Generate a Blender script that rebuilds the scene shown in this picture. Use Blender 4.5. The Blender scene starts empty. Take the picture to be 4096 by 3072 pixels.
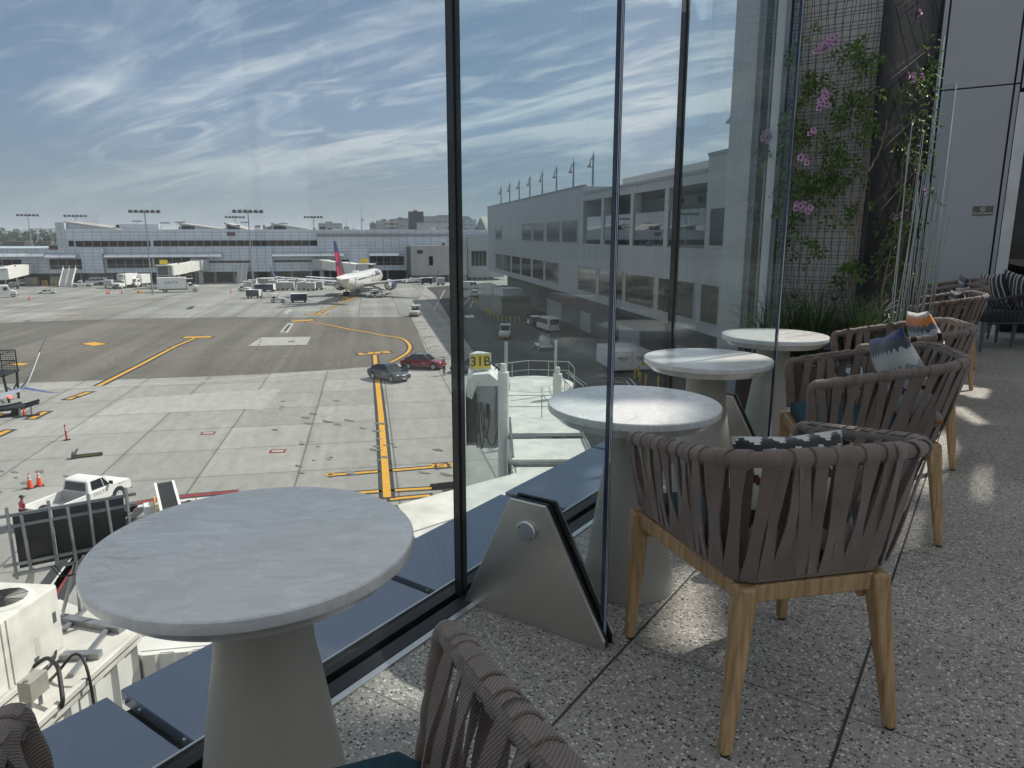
import bpy, bmesh, math, random
from mathutils import Vector, Matrix
random.seed(7)
C = bpy.context.scene.collection
S = bpy.context.scene
R = math.radians
PI = math.pi
# ---------------------------------------------------------------- camera, sky, sun, exposure
CAMZ = 1.362
GZ = -13.6                    # apron level, terrace floor is 0
FOC = 2870.0                  # focal length in photograph pixels (4096 wide)
PITCH = math.atan((1536 - 938) / FOC)
YAW = R(-33.97)
cam_d = bpy.data.cameras.new('camera'); cam = bpy.data.objects.new('camera', cam_d); C.objects.link(cam)
cam.location = (0, 0, CAMZ); cam.rotation_euler = (PI / 2 - PITCH, 0, -YAW)
cam_d.sensor_width = 36; cam_d.lens = FOC / 4096 * 36; cam_d.clip_start = .05; cam_d.clip_end = 20000
S.camera = cam
SUN_EL, SUN_AZ = R(46), R(22)          # azimuth from +Y towards +X
W = bpy.data.worlds.new('World'); S.world = W; W.use_nodes = True
SKY_STRENGTH, SUN_STRENGTH, EXPOSURE = .125, 4.2, .25
S.view_settings.view_transform = 'Standard'; S.view_settings.look = 'None'
S.view_settings.exposure = EXPOSURE; S.view_settings.gamma = 1
S.render.engine = 'CYCLES'
S.cycles.use_denoising = True
S.cycles.max_bounces = 7; S.cycles.diffuse_bounces = 3; S.cycles.glossy_bounces = 4
S.cycles.transmission_bounces = 4; S.cycles.transparent_max_bounces = 40
S.cycles.caustics_reflective = False; S.cycles.caustics_refractive = False
S.cycles.sample_clamp_indirect = 6
S.cycles.volume_bounces = 0
def sky_nodes():
    nt = W.node_tree; n = nt.nodes; L = nt.links
    bg = n['Background']; bg.inputs['Strength'].default_value = SKY_STRENGTH
    sk = n.new('ShaderNodeTexSky'); sk.sky_type = 'NISHITA'; sk.sun_disc = False
    sk.sun_elevation = SUN_EL; sk.sun_rotation = SUN_AZ
    sk.air_density = 1.0; sk.dust_density = .9; sk.ozone_density = 2.0; sk.altitude = 50
    tc = n.new('ShaderNodeTexCoord')
    sep = n.new('ShaderNodeSeparateXYZ'); L.new(tc.outputs['Generated'], sep.inputs[0])
    def math_(op, a, b=None, c=None):
        m = n.new('ShaderNodeMath'); m.operation = op
        for i, x in enumerate((a, b, c)):
            if x is None: continue
            if isinstance(x, (int, float)): m.inputs[i].default_value = x
            else: L.new(x, m.inputs[i])
        return m.outputs[0]
    zz = math_('ADD', math_('MAXIMUM', sep.outputs[2], 0.0), .16)
    cx = math_('DIVIDE', sep.outputs[0], zz); cy = math_('DIVIDE', sep.outputs[1], zz)
    cb = n.new('ShaderNodeCombineXYZ'); L.new(cx, cb.inputs[0]); L.new(cy, cb.inputs[1])
    def cloud(rot, sx, sy, scale, lo, hi, dist, w):
        mp = n.new('ShaderNodeMapping'); mp.inputs['Rotation'].default_value = (0, 0, R(rot)); mp.inputs['Scale'].default_value = (sx, sy, 1)
        mp.inputs['Location'].default_value = (w, w * 1.7, 0)
        L.new(cb.outputs[0], mp.inputs[0])
        t = n.new('ShaderNodeTexNoise'); t.inputs['Scale'].default_value = scale; t.inputs['Detail'].default_value = 9
        t.inputs['Roughness'].default_value = .58; t.inputs['Distortion'].default_value = dist
        L.new(mp.outputs[0], t.inputs['Vector'])
        mr = n.new('ShaderNodeMapRange'); mr.interpolation_type = 'SMOOTHSTEP'
        mr.inputs['From Min'].default_value = lo; mr.inputs['From Max'].default_value = hi
        L.new(t.outputs['Fac'], mr.inputs['Value']); return mr.outputs[0]
    a = cloud(-62, .26, 1.0, 1.35, .47, .66, 1.1, 3.1)     # long cirrus bands
    b = cloud(-50, .36, 1.15, 3.6, .47, .70, 1.9, 9.4)     # finer wisps
    c = cloud(-75, .7, .9, .5, .40, .62, .3, 1.3)          # where the sky is veiled
    side = n.new('ShaderNodeMapRange'); side.inputs['From Min'].default_value = -.95; side.inputs['From Max'].default_value = -.35
    side.inputs['To Min'].default_value = .5; side.inputs['To Max'].default_value = 1.7
    L.new(sep.outputs[0], side.inputs['Value'])
    m1 = math_('ADD', math_('MULTIPLY', a, .80), math_('MULTIPLY', b, .55))
    m2 = math_('MULTIPLY', m1, math_('ADD', math_('MULTIPLY', c, .62), .42))
    m3 = math_('MULTIPLY', m2, side.outputs[0])
    m3 = math_('MINIMUM', math_('ADD', m3, math_('MULTIPLY', math_('MULTIPLY', c, side.outputs[0]), .12)), .9)
    mix = n.new('ShaderNodeMix'); mix.data_type = 'RGBA'
    hs = n.new('ShaderNodeHueSaturation'); hs.inputs['Saturation'].default_value = .95; hs.inputs['Value'].default_value = 1.0
    L.new(sk.outputs[0], hs.inputs['Color'])
    # the low sky keeps some of the blue from higher up, and the glare next to the sun is eased
    lift = n.new('ShaderNodeVectorMath'); lift.operation = 'ADD'; lift.inputs[1].default_value = (0, 0, .42); L.new(tc.outputs['Generated'], lift.inputs[0])
    nrm = n.new('ShaderNodeVectorMath'); nrm.operation = 'NORMALIZE'; L.new(lift.outputs[0], nrm.inputs[0]); L.new(nrm.outputs[0], sk.inputs['Vector'])
    den = n.new('ShaderNodeVectorMath'); den.operation = 'MULTIPLY_ADD'; tn = n.new('ShaderNodeVectorMath'); tn.operation = 'MULTIPLY'; tn.inputs[1].default_value = (.97, 1.05, 1.06); L.new(hs.outputs[0], tn.inputs[0]); L.new(tn.outputs[0], den.inputs[0]); den.inputs[1].default_value = (.09, .09, .09); den.inputs[2].default_value = (1, 1, 1)
    vm = n.new('ShaderNodeVectorMath'); vm.operation = 'DIVIDE'; L.new(tn.outputs[0], vm.inputs[0]); L.new(den.outputs[0], vm.inputs[1])
    L.new(m3, mix.inputs['Factor']); L.new(vm.outputs[0], mix.inputs['A']); mix.inputs['B'].default_value = (4.7, 5.1, 5.4, 1)
    # white veil added to the unseen sky overhead to brighten tables and floor
    vz = n.new('ShaderNodeMapRange'); vz.interpolation_type = 'SMOOTHSTEP'; vz.inputs['From Min'].default_value = .34; vz.inputs['From Max'].default_value = .72; vz.inputs['To Min'].default_value = 0; vz.inputs['To Max'].default_value = .5
    L.new(sep.outputs[2], vz.inputs['Value'])
    veil = n.new('ShaderNodeMix'); veil.data_type = 'RGBA'; L.new(vz.outputs[0], veil.inputs['Factor']); L.new(mix.outputs['Result'], veil.inputs['A']); veil.inputs['B'].default_value = (5.3, 5.3, 5.2, 1); mix = veil
    # thin grey haze low in the sky
    hz = n.new('ShaderNodeMapRange'); hz.interpolation_type = 'SMOOTHSTEP'
    hz.inputs['From Min'].default_value = -.02; hz.inputs['From Max'].default_value = .175; hz.inputs['To Min'].default_value = .92; hz.inputs['To Max'].default_value = 0
    L.new(sep.outputs[2], hz.inputs['Value'])
    mx2 = n.new('ShaderNodeMix'); mx2.data_type = 'RGBA'; L.new(hz.outputs[0], mx2.inputs['Factor'])
    L.new(mix.outputs['Result'], mx2.inputs['A']); mx2.inputs['B'].default_value = (1.9, 2.3, 2.42, 1)
    L.new(mx2.outputs['Result'], bg.inputs['Color'])
sky_nodes()
sl = bpy.data.lights.new('sun', 'SUN'); sl.energy = SUN_STRENGTH; sl.angle = R(.53); sl.color = (1, .945, .86)
sun = bpy.data.objects.new('sun', sl); C.objects.link(sun)
SUND = Vector((math.sin(SUN_AZ) * math.cos(SUN_EL), math.cos(SUN_AZ) * math.cos(SUN_EL), math.sin(SUN_EL)))
sun.rotation_euler = SUND.to_track_quat('Z', 'Y').to_euler()
# ---------------------------------------------------------------- helpers
def ray(px, py):
    r = (px - 2048) / FOC; u = -(py - 1536) / FOC
    fh = math.cos(PITCH) + u * math.sin(PITCH); dz = -math.sin(PITCH) + u * math.cos(PITCH)
    return Vector((fh * math.sin(YAW) + r * math.cos(YAW), fh * math.cos(YAW) - r * math.sin(YAW), dz))
def at_z(px, py, z=GZ):
    d = ray(px, py); t = (z - CAMZ) / d.z
    return Vector((d.x * t, d.y * t, z))
G = at_z
def at_d(px, py, dist):                      # point at a horizontal distance from where the photographer stood
    d = ray(px, py); t = dist / math.hypot(d.x, d.y)
    return Vector((d.x * t, d.y * t, CAMZ + d.z * t))
def at_y(px, py, y):
    d = ray(px, py); t = y / d.y
    return Vector((d.x * t, y, CAMZ + d.z * t))
class Plane:                                 # a vertical face of a building: s runs along it, z is height
    def __init__(s, p, az):
        s.p = Vector((p[0], p[1])); s.u = Vector((math.sin(R(az)), math.cos(R(az)))); s.n = Vector((s.u.y, -s.u.x))
    def sz(s, px, py):
        d = ray(px, py); dv = Vector((d.x, d.y)); t = s.p.dot(s.n) / dv.dot(s.n)
        return (dv * t - s.p).dot(s.u), CAMZ + d.z * t
    def w(s, a, off, z):
        q = s.p + s.u * a + s.n * off; return Vector((q.x, q.y, z))
class MB:
    def __init__(s): s.v = []; s.f = []; s.mi = []; s.mats = []; s.c = 0; s.X = None
    def m(s, mat):
        if mat not in s.mats: s.mats.append(mat)
        s.c = s.mats.index(mat); return s
    def add(s, vs, fs):
        o = len(s.v)
        if s.X is not None: vs = [s.X @ Vector(v) for v in vs]
        s.v.extend(tuple(v) for v in vs); s.f.extend([tuple(i + o for i in f) for f in fs]); s.mi.extend([s.c] * len(fs)); return s
    def box(s, x0, x1, y0, y1, z0, z1):
        return s.add([(x0, y0, z0), (x1, y0, z0), (x1, y1, z0), (x0, y1, z0), (x0, y0, z1), (x1, y0, z1), (x1, y1, z1), (x0, y1, z1)],
                     [(3, 2, 1, 0), (4, 5, 6, 7), (0, 1, 5, 4), (1, 2, 6, 5), (2, 3, 7, 6), (3, 0, 4, 7)])
    def bar(s, p, q, w, h=None, up=(0, 0, 1)):         # square bar between two points
        p = Vector(p); q = Vector(q); h = h or w; d = (q - p).normalized(); up = Vector(up)
        if abs(d.dot(up)) > .99: up = Vector((1, 0, 0))
        a = d.cross(up).normalized() * w / 2; b = a.cross(d).normalized() * h / 2
        return s.add([p - a - b, p + a - b, p + a + b, p - a + b, q - a - b, q + a - b, q + a + b, q - a + b],
                     [(3, 2, 1, 0), (4, 5, 6, 7), (0, 1, 5, 4), (1, 2, 6, 5), (2, 3, 7, 6), (3, 0, 4, 7)])
    def cyl(s, p, q, r0, r1=None, n=12):
        p = Vector(p); q = Vector(q); r1 = r0 if r1 is None else r1; d = (q - p).normalized()
        a = d.orthogonal().normalized(); b = d.cross(a)
        vs = []
        for k in range(n):
            t = 2 * PI * k / n; e = a * math.cos(t) + b * math.sin(t); vs += [p + e * r0, q + e * r1]
        fs = [(2 * k, 2 * ((k + 1) % n), 2 * ((k + 1) % n) + 1, 2 * k + 1) for k in range(n)]
        fs += [tuple(2 * k for k in reversed(range(n))), tuple(2 * k + 1 for k in range(n))]
        return s.add(vs, fs)
    def tube(s, pts, r, n=8, closed=False, caps=True):
        pts = [Vector(p) for p in pts]; N = len(pts); rr = r if isinstance(r, (list, tuple)) else [r] * N
        vs = []; a = None
        for i, p in enumerate(pts):
            t = (pts[(i + 1) % N] - pts[i - 1]) if closed else (pts[min(i + 1, N - 1)] - pts[max(i - 1, 0)])
            t = t.normalized() if t.length > 1e-9 else Vector((0, 0, 1))
            a = t.orthogonal().normalized() if a is None else (a - t * a.dot(t)).normalized()
            b = t.cross(a)
            for k in range(n):
                q = 2 * PI * k / n; vs.append(p + (a * math.cos(q) + b * math.sin(q)) * rr[i])
        fs = []
        for i in range(N if closed else N - 1):
            j = (i + 1) % N
            for k in range(n): k2 = (k + 1) % n; fs.append((i * n + k, i * n + k2, j * n + k2, j * n + k))
        if caps and not closed: fs += [tuple(reversed(range(n))), tuple((N - 1) * n + k for k in range(n))]
        return s.add(vs, fs)
    def lathe(s, prof, n=48, c=(0, 0, 0)):             # profile of (radius, z) from bottom to top
        vs = []; N = len(prof)
        for r, z in prof:
            for k in range(n): t = 2 * PI * k / n; vs.append((c[0] + r * math.cos(t), c[1] + r * math.sin(t), c[2] + z))
        fs = [(i * n + k, i * n + (k + 1) % n, (i + 1) * n + (k + 1) % n, (i + 1) * n + k) for i in range(N - 1) for k in range(n)]
        fs += [tuple(reversed(range(n))), tuple((N - 1) * n + k for k in range(n))]
        return s.add(vs, fs)
    def prism(s, poly, z0, z1):
        n = len(poly); vs = [(p[0], p[1], z0) for p in poly] + [(p[0], p[1], z1) for p in poly]
        a = sum(poly[i][0] * poly[(i + 1) % n][1] - poly[(i + 1) % n][0] * poly[i][1] for i in range(n))
        o = list(range(n)) if a > 0 else list(reversed(range(n)))
        fs = [tuple(reversed(o)), tuple(i + n for i in o)] + [(o[i], o[(i + 1) % n], o[(i + 1) % n] + n, o[i] + n) for i in range(n)]
        return s.add(vs, fs)
    def side(s, prof, hw, cham=.06, shrink=.9):        # side profile in x,z extruded to half-width hw with eased edges
        n = len(prof); cx = sum(p[0] for p in prof) / n; cz = sum(p[1] for p in prof) / n
        rings = []
        for y, k in ((-hw, shrink), (-hw + cham, 1), (hw - cham, 1), (hw, shrink)):
            rings.append([(cx + (x - cx) * (1 - (1 - k) * .35), y, cz + (z - cz) * k) for x, z in prof])
        return s.loft(rings)
    def loft(s, rings, caps=True, closed=True):
        n = len(rings[0]); vs = [v for r in rings for v in r]
        fs = [(i * n + k, i * n + (k + 1) % n, (i + 1) * n + (k + 1) % n, (i + 1) * n + k) for i in range(len(rings) - 1) for k in range(n if closed else n - 1)]
        if caps: fs += [tuple(reversed(range(n))), tuple((len(rings) - 1) * n + k for k in range(n))]
        return s.add(vs, fs)
    def build(s, name, parent=None, loc=None, rz=0, smooth=True, angle=32, bevel=0, seg=2):
        me = bpy.data.meshes.new(name); me.from_pydata(s.v, [], s.f)
        for mt in s.mats: me.materials.append(mt)
        me.polygons.foreach_set('material_index', s.mi)
        me.update()
        bm = bmesh.new(); bm.from_mesh(me); bmesh.ops.recalc_face_normals(bm, faces=bm.faces); bm.to_mesh(me); bm.free()
        if smooth:
            me.polygons.foreach_set('use_smooth', [True] * len(me.polygons)); me.set_sharp_from_angle(angle=R(angle))
        o = bpy.data.objects.new(name, me); C.objects.link(o)
        if parent is not None: o.parent = parent
        if loc is not None: o.location = loc
        if rz: o.rotation_euler = (0, 0, rz)
        if bevel:
            b = o.modifiers.new('bevel', 'BEVEL'); b.width = bevel; b.segments = seg; b.limit_method = 'ANGLE'; b.angle_limit = R(30); b.harden_normals = True
        return o
def tag(o, label=None, cat=None, group=None, kind=None):
    if label: o['label'] = label
    if cat: o['category'] = cat
    if group: o['group'] = group
    if kind: o['kind'] = kind
    return o
def thing(name, label, cat, loc=(0, 0, 0), rz=0, group=None):
    o = bpy.data.objects.new(name, None); C.objects.link(o); o.location = loc; o.rotation_euler = (0, 0, rz)
    o.empty_display_size = .2
    return tag(o, label, cat, group)
def struct(o): o['kind'] = 'structure'; return o
def dup(root, loc, rz=None, label=None, group=None, scale=None):
    r = root.copy(); C.objects.link(r); r.location = loc
    if rz is not None: r.rotation_euler = (0, 0, rz)
    if label: r['label'] = label
    if group: r['group'] = group
    if scale: r.scale = scale
    for ch in [o for o in bpy.data.objects if o.parent == root]:
        c = ch.copy(); C.objects.link(c); c.parent = r
        for g in [o for o in bpy.data.objects if o.parent == ch]:
            d = g.copy(); C.objects.link(d); d.parent = c
    return r
def lettering(txt, size, mat, parent, loc, rot, name='lettering', extrude=.002, align='CENTER', shear=0, space=1.0, bold=0):
    cu = bpy.data.curves.new(name, 'FONT'); cu.body = txt; cu.size = size; cu.extrude = extrude; cu.align_x = align; cu.align_y = 'CENTER'
    cu.shear = shear; cu.space_character = space; cu.offset = bold; cu.resolution_u = 3
    cu.materials.append(mat)
    o = bpy.data.objects.new(name, cu); C.objects.link(o); o.parent = parent; o.location = loc; o.rotation_euler = rot
    return o
def aim(p, q): d = Vector(q) - Vector(p); return math.atan2(d.y, d.x)
# ---------------------------------------------------------------- materials
_M = {}
def nodes(name):
    m = bpy.data.materials.new(name); m.use_nodes = True; nt = m.node_tree
    return m, nt, nt.nodes, nt.links, nt.nodes['Principled BSDF']
def mat(name, col, rough=.5, metal=0, var=.12, scale=3.0, bump=0, bscale=40, spec=.5, coat=0, stretch=(1, 1, 1)):
    if name in _M: return _M[name]
    m, nt, n, L, b = nodes(name)
    b.inputs['Roughness'].default_value = rough; b.inputs['Metallic'].default_value = metal
    b.inputs['Specular IOR Level'].default_value = spec; b.inputs['Coat Weight'].default_value = coat
    tc = n.new('ShaderNodeTexCoord'); mp = n.new('ShaderNodeMapping'); mp.inputs['Scale'].default_value = stretch; L.new(tc.outputs['Object'], mp.inputs[0])
    t = n.new('ShaderNodeTexNoise'); t.inputs['Scale'].default_value = scale; t.inputs['Detail'].default_value = 6; L.new(mp.outputs[0], t.inputs['Vector'])
    cr = n.new('ShaderNodeValToRGB'); cr.color_ramp.elements[0].position = .3; cr.color_ramp.elements[1].position = .7
    cr.color_ramp.elements[0].color = tuple(c * (1 - var) for c in col) + (1,); cr.color_ramp.elements[1].color = tuple(min(1, c * (1 + var)) for c in col) + (1,)
    L.new(t.outputs['Fac'], cr.inputs[0]); L.new(cr.outputs[0], b.inputs['Base Color'])
    mr = n.new('ShaderNodeMapRange'); mr.inputs['To Min'].default_value = max(0, rough - .08); mr.inputs['To Max'].default_value = min(1, rough + .08)
    L.new(t.outputs['Fac'], mr.inputs['Value']); L.new(mr.outputs[0], b.inputs['Roughness'])
    if bump:
        t2 = n.new('ShaderNodeTexNoise'); t2.inputs['Scale'].default_value = bscale; t2.inputs['Detail'].default_value = 4; L.new(mp.outputs[0], t2.inputs['Vector'])
        bp = n.new('ShaderNodeBump'); bp.inputs['Strength'].default_value = bump; bp.inputs['Distance'].default_value = .01; L.new(t2.outputs['Fac'], bp.inputs['Height']); L.new(bp.outputs[0], b.inputs['Normal'])
    _M[name] = m; return m
def pane_mat(name, tint, ior=1.5, gain=1.0, dirt=0.0):
    if name in _M: return _M[name]
    m = bpy.data.materials.new(name); m.use_nodes = True; nt = m.node_tree; n = nt.nodes; L = nt.links; n.clear()
    out = n.new('ShaderNodeOutputMaterial'); tr = n.new('ShaderNodeBsdfTransparent'); tr.inputs[0].default_value = tint + (1,)
    gl = n.new('ShaderNodeBsdfAnisotropic'); gl.inputs['Roughness'].default_value = 0.0; gl.inputs['Color'].default_value = (1, 1, 1, 1)
    fr = n.new('ShaderNodeFresnel'); ge = n.new('ShaderNodeNewGeometry'); im = n.new('ShaderNodeMapRange')
    im.inputs['To Min'].default_value = ior; im.inputs['To Max'].default_value = 1 / ior; L.new(ge.outputs['Backfacing'], im.inputs['Value']); L.new(im.outputs[0], fr.inputs['IOR'])
    mu = n.new('ShaderNodeMath'); mu.operation = 'MULTIPLY'; mu.inputs[1].default_value = gain; mu.use_clamp = True; L.new(fr.outputs[0], mu.inputs[0])
    mx = n.new('ShaderNodeMixShader'); L.new(mu.outputs[0], mx.inputs[0]); L.new(tr.outputs[0], mx.inputs[1]); L.new(gl.outputs[0], mx.inputs[2])
    L.new(mx.outputs[0], out.inputs[0]); _M[name] = m; return m
def emit(name, col, k):
    if name in _M: return _M[name]
    m, nt, n, L, b = nodes(name); b.inputs['Base Color'].default_value = col + (1,); b.inputs['Emission Color'].default_value = col + (1,); b.inputs['Emission Strength'].default_value = k
    _M[name] = m; return m
white = mat('white_paint', (.78, .78, .75), .45, var=.06, scale=1.2)
bridge_white = mat('bridge_white', (.72, .71, .66), .5, var=.14, scale=1.6, bump=.1, bscale=12)
offwhite = mat('off_white', (.62, .62, .59), .5, var=.1)
lgrey = mat('light_grey_paint', (.48, .49, .49), .5)
mgrey = mat('mid_grey_paint', (.26, .27, .28), .5)
dgrey = mat('dark_grey_paint', (.09, .095, .10), .5)
black = mat('black_rubber', (.012, .012, .013), .6)
blackm = mat('black_metal', (.02, .02, .022), .4, spec=.4)
yellow = mat('safety_yellow', (.72, .42, .02), .5)
tyre = mat('tyre_rubber', (.018, .018, .019), .75)
rimm = mat('wheel_metal', (.45, .46, .47), .35, metal=.6)
carglass = mat('vehicle_glass', (.014, .018, .02), .06, spec=.8, var=.02)
orange = mat('cone_orange', (.80, .085, .03), .55, var=.06)
redp = mat('red_paint', (.55, .03, .03), .5)
chrome = mat('brushed_chrome', (.62, .62, .6), .25, metal=1, var=.05)
steelg = mat('galvanised_steel', (.42, .43, .43), .4, metal=.7, var=.1, scale=8)
navy = mat('navy_canvas', (.018, .022, .055), .65)
# ---------------------------------------------------------------- terrace: floor, parapet, glass
def paver_mat():
    m, nt, n, L, b = nodes('terrazzo_pavers')
    tc = n.new('ShaderNodeTexCoord'); sp = n.new('ShaderNodeSeparateXYZ'); L.new(tc.outputs['Object'], sp.inputs[0])
    def f(op, a, bb=None, cc=None):
        x = n.new('ShaderNodeMath'); x.operation = op
        for i, q in enumerate((a, bb, cc)):
            if q is None: continue
            if isinstance(q, (int, float)): x.inputs[i].default_value = q
            else: L.new(q, x.inputs[i])
        return x.outputs[0]
    gx = f('DIVIDE', f('ADD', sp.outputs[0], .222), .685); gy = f('DIVIDE', f('ADD', sp.outputs[1], -1.38), .68)
    def edge(g, size, wd):
        fr = f('FRACT', g); d = f('MULTIPLY', f('MINIMUM', fr, f('SUBTRACT', 1.0, fr)), size)
        mr = n.new('ShaderNodeMapRange'); mr.interpolation_type = 'SMOOTHSTEP'; mr.inputs['From Min'].default_value = wd * .5; mr.inputs['From Max'].default_value = wd * 1.6
        L.new(d, mr.inputs['Value']); return mr.outputs[0]
    e = f('MULTIPLY', edge(gx, .685, .0042), f('ADD', f('MULTIPLY', edge(gy, .68, .002), .7), .3))
    cb = n.new('ShaderNodeCombineXYZ'); L.new(f('FLOOR', gx), cb.inputs[0]); L.new(f('FLOOR', gy), cb.inputs[1])
    wn = n.new('ShaderNodeTexWhiteNoise'); wn.noise_dimensions = '2D'; L.new(cb.outputs[0], wn.inputs['Vector'])
    v = n.new('ShaderNodeTexVoronoi'); v.inputs['Scale'].default_value = 118; L.new(tc.outputs['Object'], v.inputs['Vector'])
    chip = n.new('ShaderNodeSeparateColor'); L.new(v.outputs['Color'], chip.inputs[0])
    cr = n.new('ShaderNodeValToRGB'); cr.color_ramp.interpolation = 'CONSTANT'; el = cr.color_ramp.elements
    el[0].position = 0; el[0].color = (.03, .03, .032, 1); el[1].position = .13; el[1].color = (.22, .205, .18, 1)
    for p, c in ((.3, (.34, .32, .285)), (.52, (.43, .41, .36)), (.68, (.31, .29, .26)), (.82, (.60, .57, .51)), (.92, (.75, .72, .65))):
        q = el.new(p); q.color = c + (1,)
    L.new(chip.outputs[0], cr.inputs[0])
    inchip = n.new('ShaderNodeMapRange'); inchip.inputs['From Min'].default_value = .45; inchip.inputs['From Max'].default_value = .62; inchip.inputs['To Min'].default_value = 1; inchip.inputs['To Max'].default_value = 0
    L.new(v.outputs['Distance'], inchip.inputs['Value'])
    big = n.new('ShaderNodeTexNoise'); big.inputs['Scale'].default_value = 1.7; big.inputs['Detail'].default_value = 7; L.new(tc.outputs['Object'], big.inputs['Vector'])
    cem = n.new('ShaderNodeMix'); cem.data_type = 'RGBA'; cem.inputs['A'].default_value = (.30, .28, .245, 1); cem.inputs['B'].default_value = (.40, .375, .33, 1); L.new(big.outputs['Fac'], cem.inputs['Factor'])
    mx = n.new('ShaderNodeMix'); mx.data_type = 'RGBA'; L.new(inchip.outputs[0], mx.inputs['Factor']); L.new(cem.outputs['Result'], mx.inputs['A']); L.new(cr.outputs[0], mx.inputs['B'])
    hs = n.new('ShaderNodeHueSaturation'); L.new(mx.outputs['Result'], hs.inputs['Color'])
    L.new(f('MULTIPLY', f('ADD', f('MULTIPLY', wn.outputs[0], .12), .86), f('ADD', f('MULTIPLY', big.outputs['Fac'], .34), .83)), hs.inputs['Value'])
    mj = n.new('ShaderNodeMix'); mj.data_type = 'RGBA'; L.new(e, mj.inputs['Factor']); mj.inputs['A'].default_value = (.035, .033, .03, 1); L.new(hs.outputs[0], mj.inputs['B'])
    L.new(mj.outputs['Result'], b.inputs['Base Color'])
    ro = n.new('ShaderNodeMapRange'); ro.inputs['To Min'].default_value = .38; ro.inputs['To Max'].default_value = .6; L.new(chip.outputs[1], ro.inputs['Value']); L.new(ro.outputs[0], b.inputs['Roughness'])
    bp = n.new('ShaderNodeBump'); bp.inputs['Strength'].default_value = .35; bp.inputs['Distance'].default_value = .004
    L.new(f('ADD', f('MULTIPLY', e, 1.5), f('MULTIPLY', chip.outputs[1], .12)), bp.inputs['Height']); L.new(bp.outputs[0], b.inputs['Normal'])
    return m
GX = -1.585                                            # plane of the glass wall
b_ = MB().m(paver_mat()); b_.box(-1.49, 11, -6, 12.02, -.06, 0)
struct(b_.build('terrace_floor', smooth=False))
facade_white = mat('facade_white', (.55, .56, .56), .45, var=.05, scale=.6)
t = thing('terminal_building', 'white terminal wall under the terrace below the blue grey ledge', 'building', (0, 0, GZ))
b_ = MB().m(facade_white); b_.box(-2.03, 11.2, -30, 12.6, 0, -GZ - .12); b_.build('wall', t, smooth=False)
def panel_mat():
    m, nt, n, L, b = nodes('ledge_metal')
    tc = n.new('ShaderNodeTexCoord'); no = n.new('ShaderNodeTexNoise'); no.inputs['Scale'].default_value = 2.5; no.inputs['Detail'].default_value = 8; L.new(tc.outputs['Object'], no.inputs['Vector'])
    v = n.new('ShaderNodeTexVoronoi'); v.inputs['Scale'].default_value = 17; v.feature = 'DISTANCE_TO_EDGE'
    mpn = n.new('ShaderNodeMixRGB'); mpn.blend_type = 'ADD'; mpn.inputs[0].default_value = .12; L.new(tc.outputs['Object'], mpn.inputs[1]); L.new(no.outputs['Color'], mpn.inputs[2]); L.new(mpn.outputs[0], v.inputs['Vector'])
    ring = n.new('ShaderNodeMapRange'); ring.inputs['From Min'].default_value = .0; ring.inputs['From Max'].default_value = .09; ring.inputs['To Min'].default_value = 1; ring.inputs['To Max'].default_value = 0; L.new(v.outputs['Distance'], ring.inputs['Value'])
    msk = n.new('ShaderNodeMapRange'); msk.inputs['From Min'].default_value = .5; msk.inputs['From Max'].default_value = .62; L.new(no.outputs['Fac'], msk.inputs['Value'])
    mu = n.new('ShaderNodeMath'); mu.operation = 'MULTIPLY'; L.new(ring.outputs[0], mu.inputs[0]); L.new(msk.outputs[0], mu.inputs[1])
    mu2 = n.new('ShaderNodeMath'); mu2.operation = 'MULTIPLY'; L.new(mu.outputs[0], mu2.inputs[0]); mu2.inputs[1].default_value = .3
    mx = n.new('ShaderNodeMix'); mx.data_type = 'RGBA'; mx.inputs['A'].default_value = (.205, .25, .325, 1); mx.inputs['B'].default_value = (.33, .35, .38, 1); L.new(mu2.outputs[0], mx.inputs['Factor'])
    fine = n.new('ShaderNodeTexNoise'); fine.inputs['Scale'].default_value = 300; L.new(tc.outputs['Object'], fine.inputs['Vector'])
    hs = n.new('ShaderNodeHueSaturation'); mr = n.new('ShaderNodeMapRange'); mr.inputs['To Min'].default_value = .8; mr.inputs['To Max'].default_value = 1.2; L.new(fine.outputs['Fac'], mr.inputs['Value']); L.new(mr.outputs[0], hs.inputs['Value'])
    L.new(mx.outputs['Result'], hs.inputs['Color']); L.new(hs.outputs[0], b.inputs['Base Color'])
    b.inputs['Metallic'].default_value = .35; b.inputs['Roughness'].default_value = .42
    return m
ledge = panel_mat(); seal = mat('dark_sealant', (.008, .009, .010), .55); alu = mat('aluminium_trim', (.55, .56, .56), .35, metal=.85, var=.08, scale=6)
nm = ['first', 'second', 'third', 'fourth', 'fifth', 'sixth', 'seventh', 'eighth', 'ninth', 'tenth', 'eleventh', 'twelfth']
for k in range(-2, 6):
    y0 = .935 + 1.04 * k
    b_ = MB().m(ledge)
    b_.loft([[(-2.09, y, -.05), (-2.09, y, -.002), (-1.66, y, -.014), (-1.66, y, -.06)] for y in (y0 + .02, y0 + 1.02)])
    wh = {0: 'beneath the nearest table', 1: 'outside the first trapezoid bracket', -1: 'at the bottom left corner of the view', 2: 'outside the second table'}.get(k, '%s from the near corner' % nm[k + 2])
    o = b_.build('ledge_panel', bevel=.004); tag(o, 'blue grey metal ledge panel, ' + wh, 'ledge panel', 'metal ledge panels outside the glass')
    for xx in (-2.06, -1.98, -1.75): MB().m(alu).cyl((xx, y0 + .02, -.028), (xx, y0 + .012, -.028), .008, n=8).build('rivet', o)
b_ = MB().m(seal); b_.box(-2.06, -1.60, -6, 6.3, -.118, -.062); struct(b_.build('ledge_gutter', smooth=False))
t = thing('glazing_channel', 'black floor channel with a bright metal lip holding the glass wall', 'channel')
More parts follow.
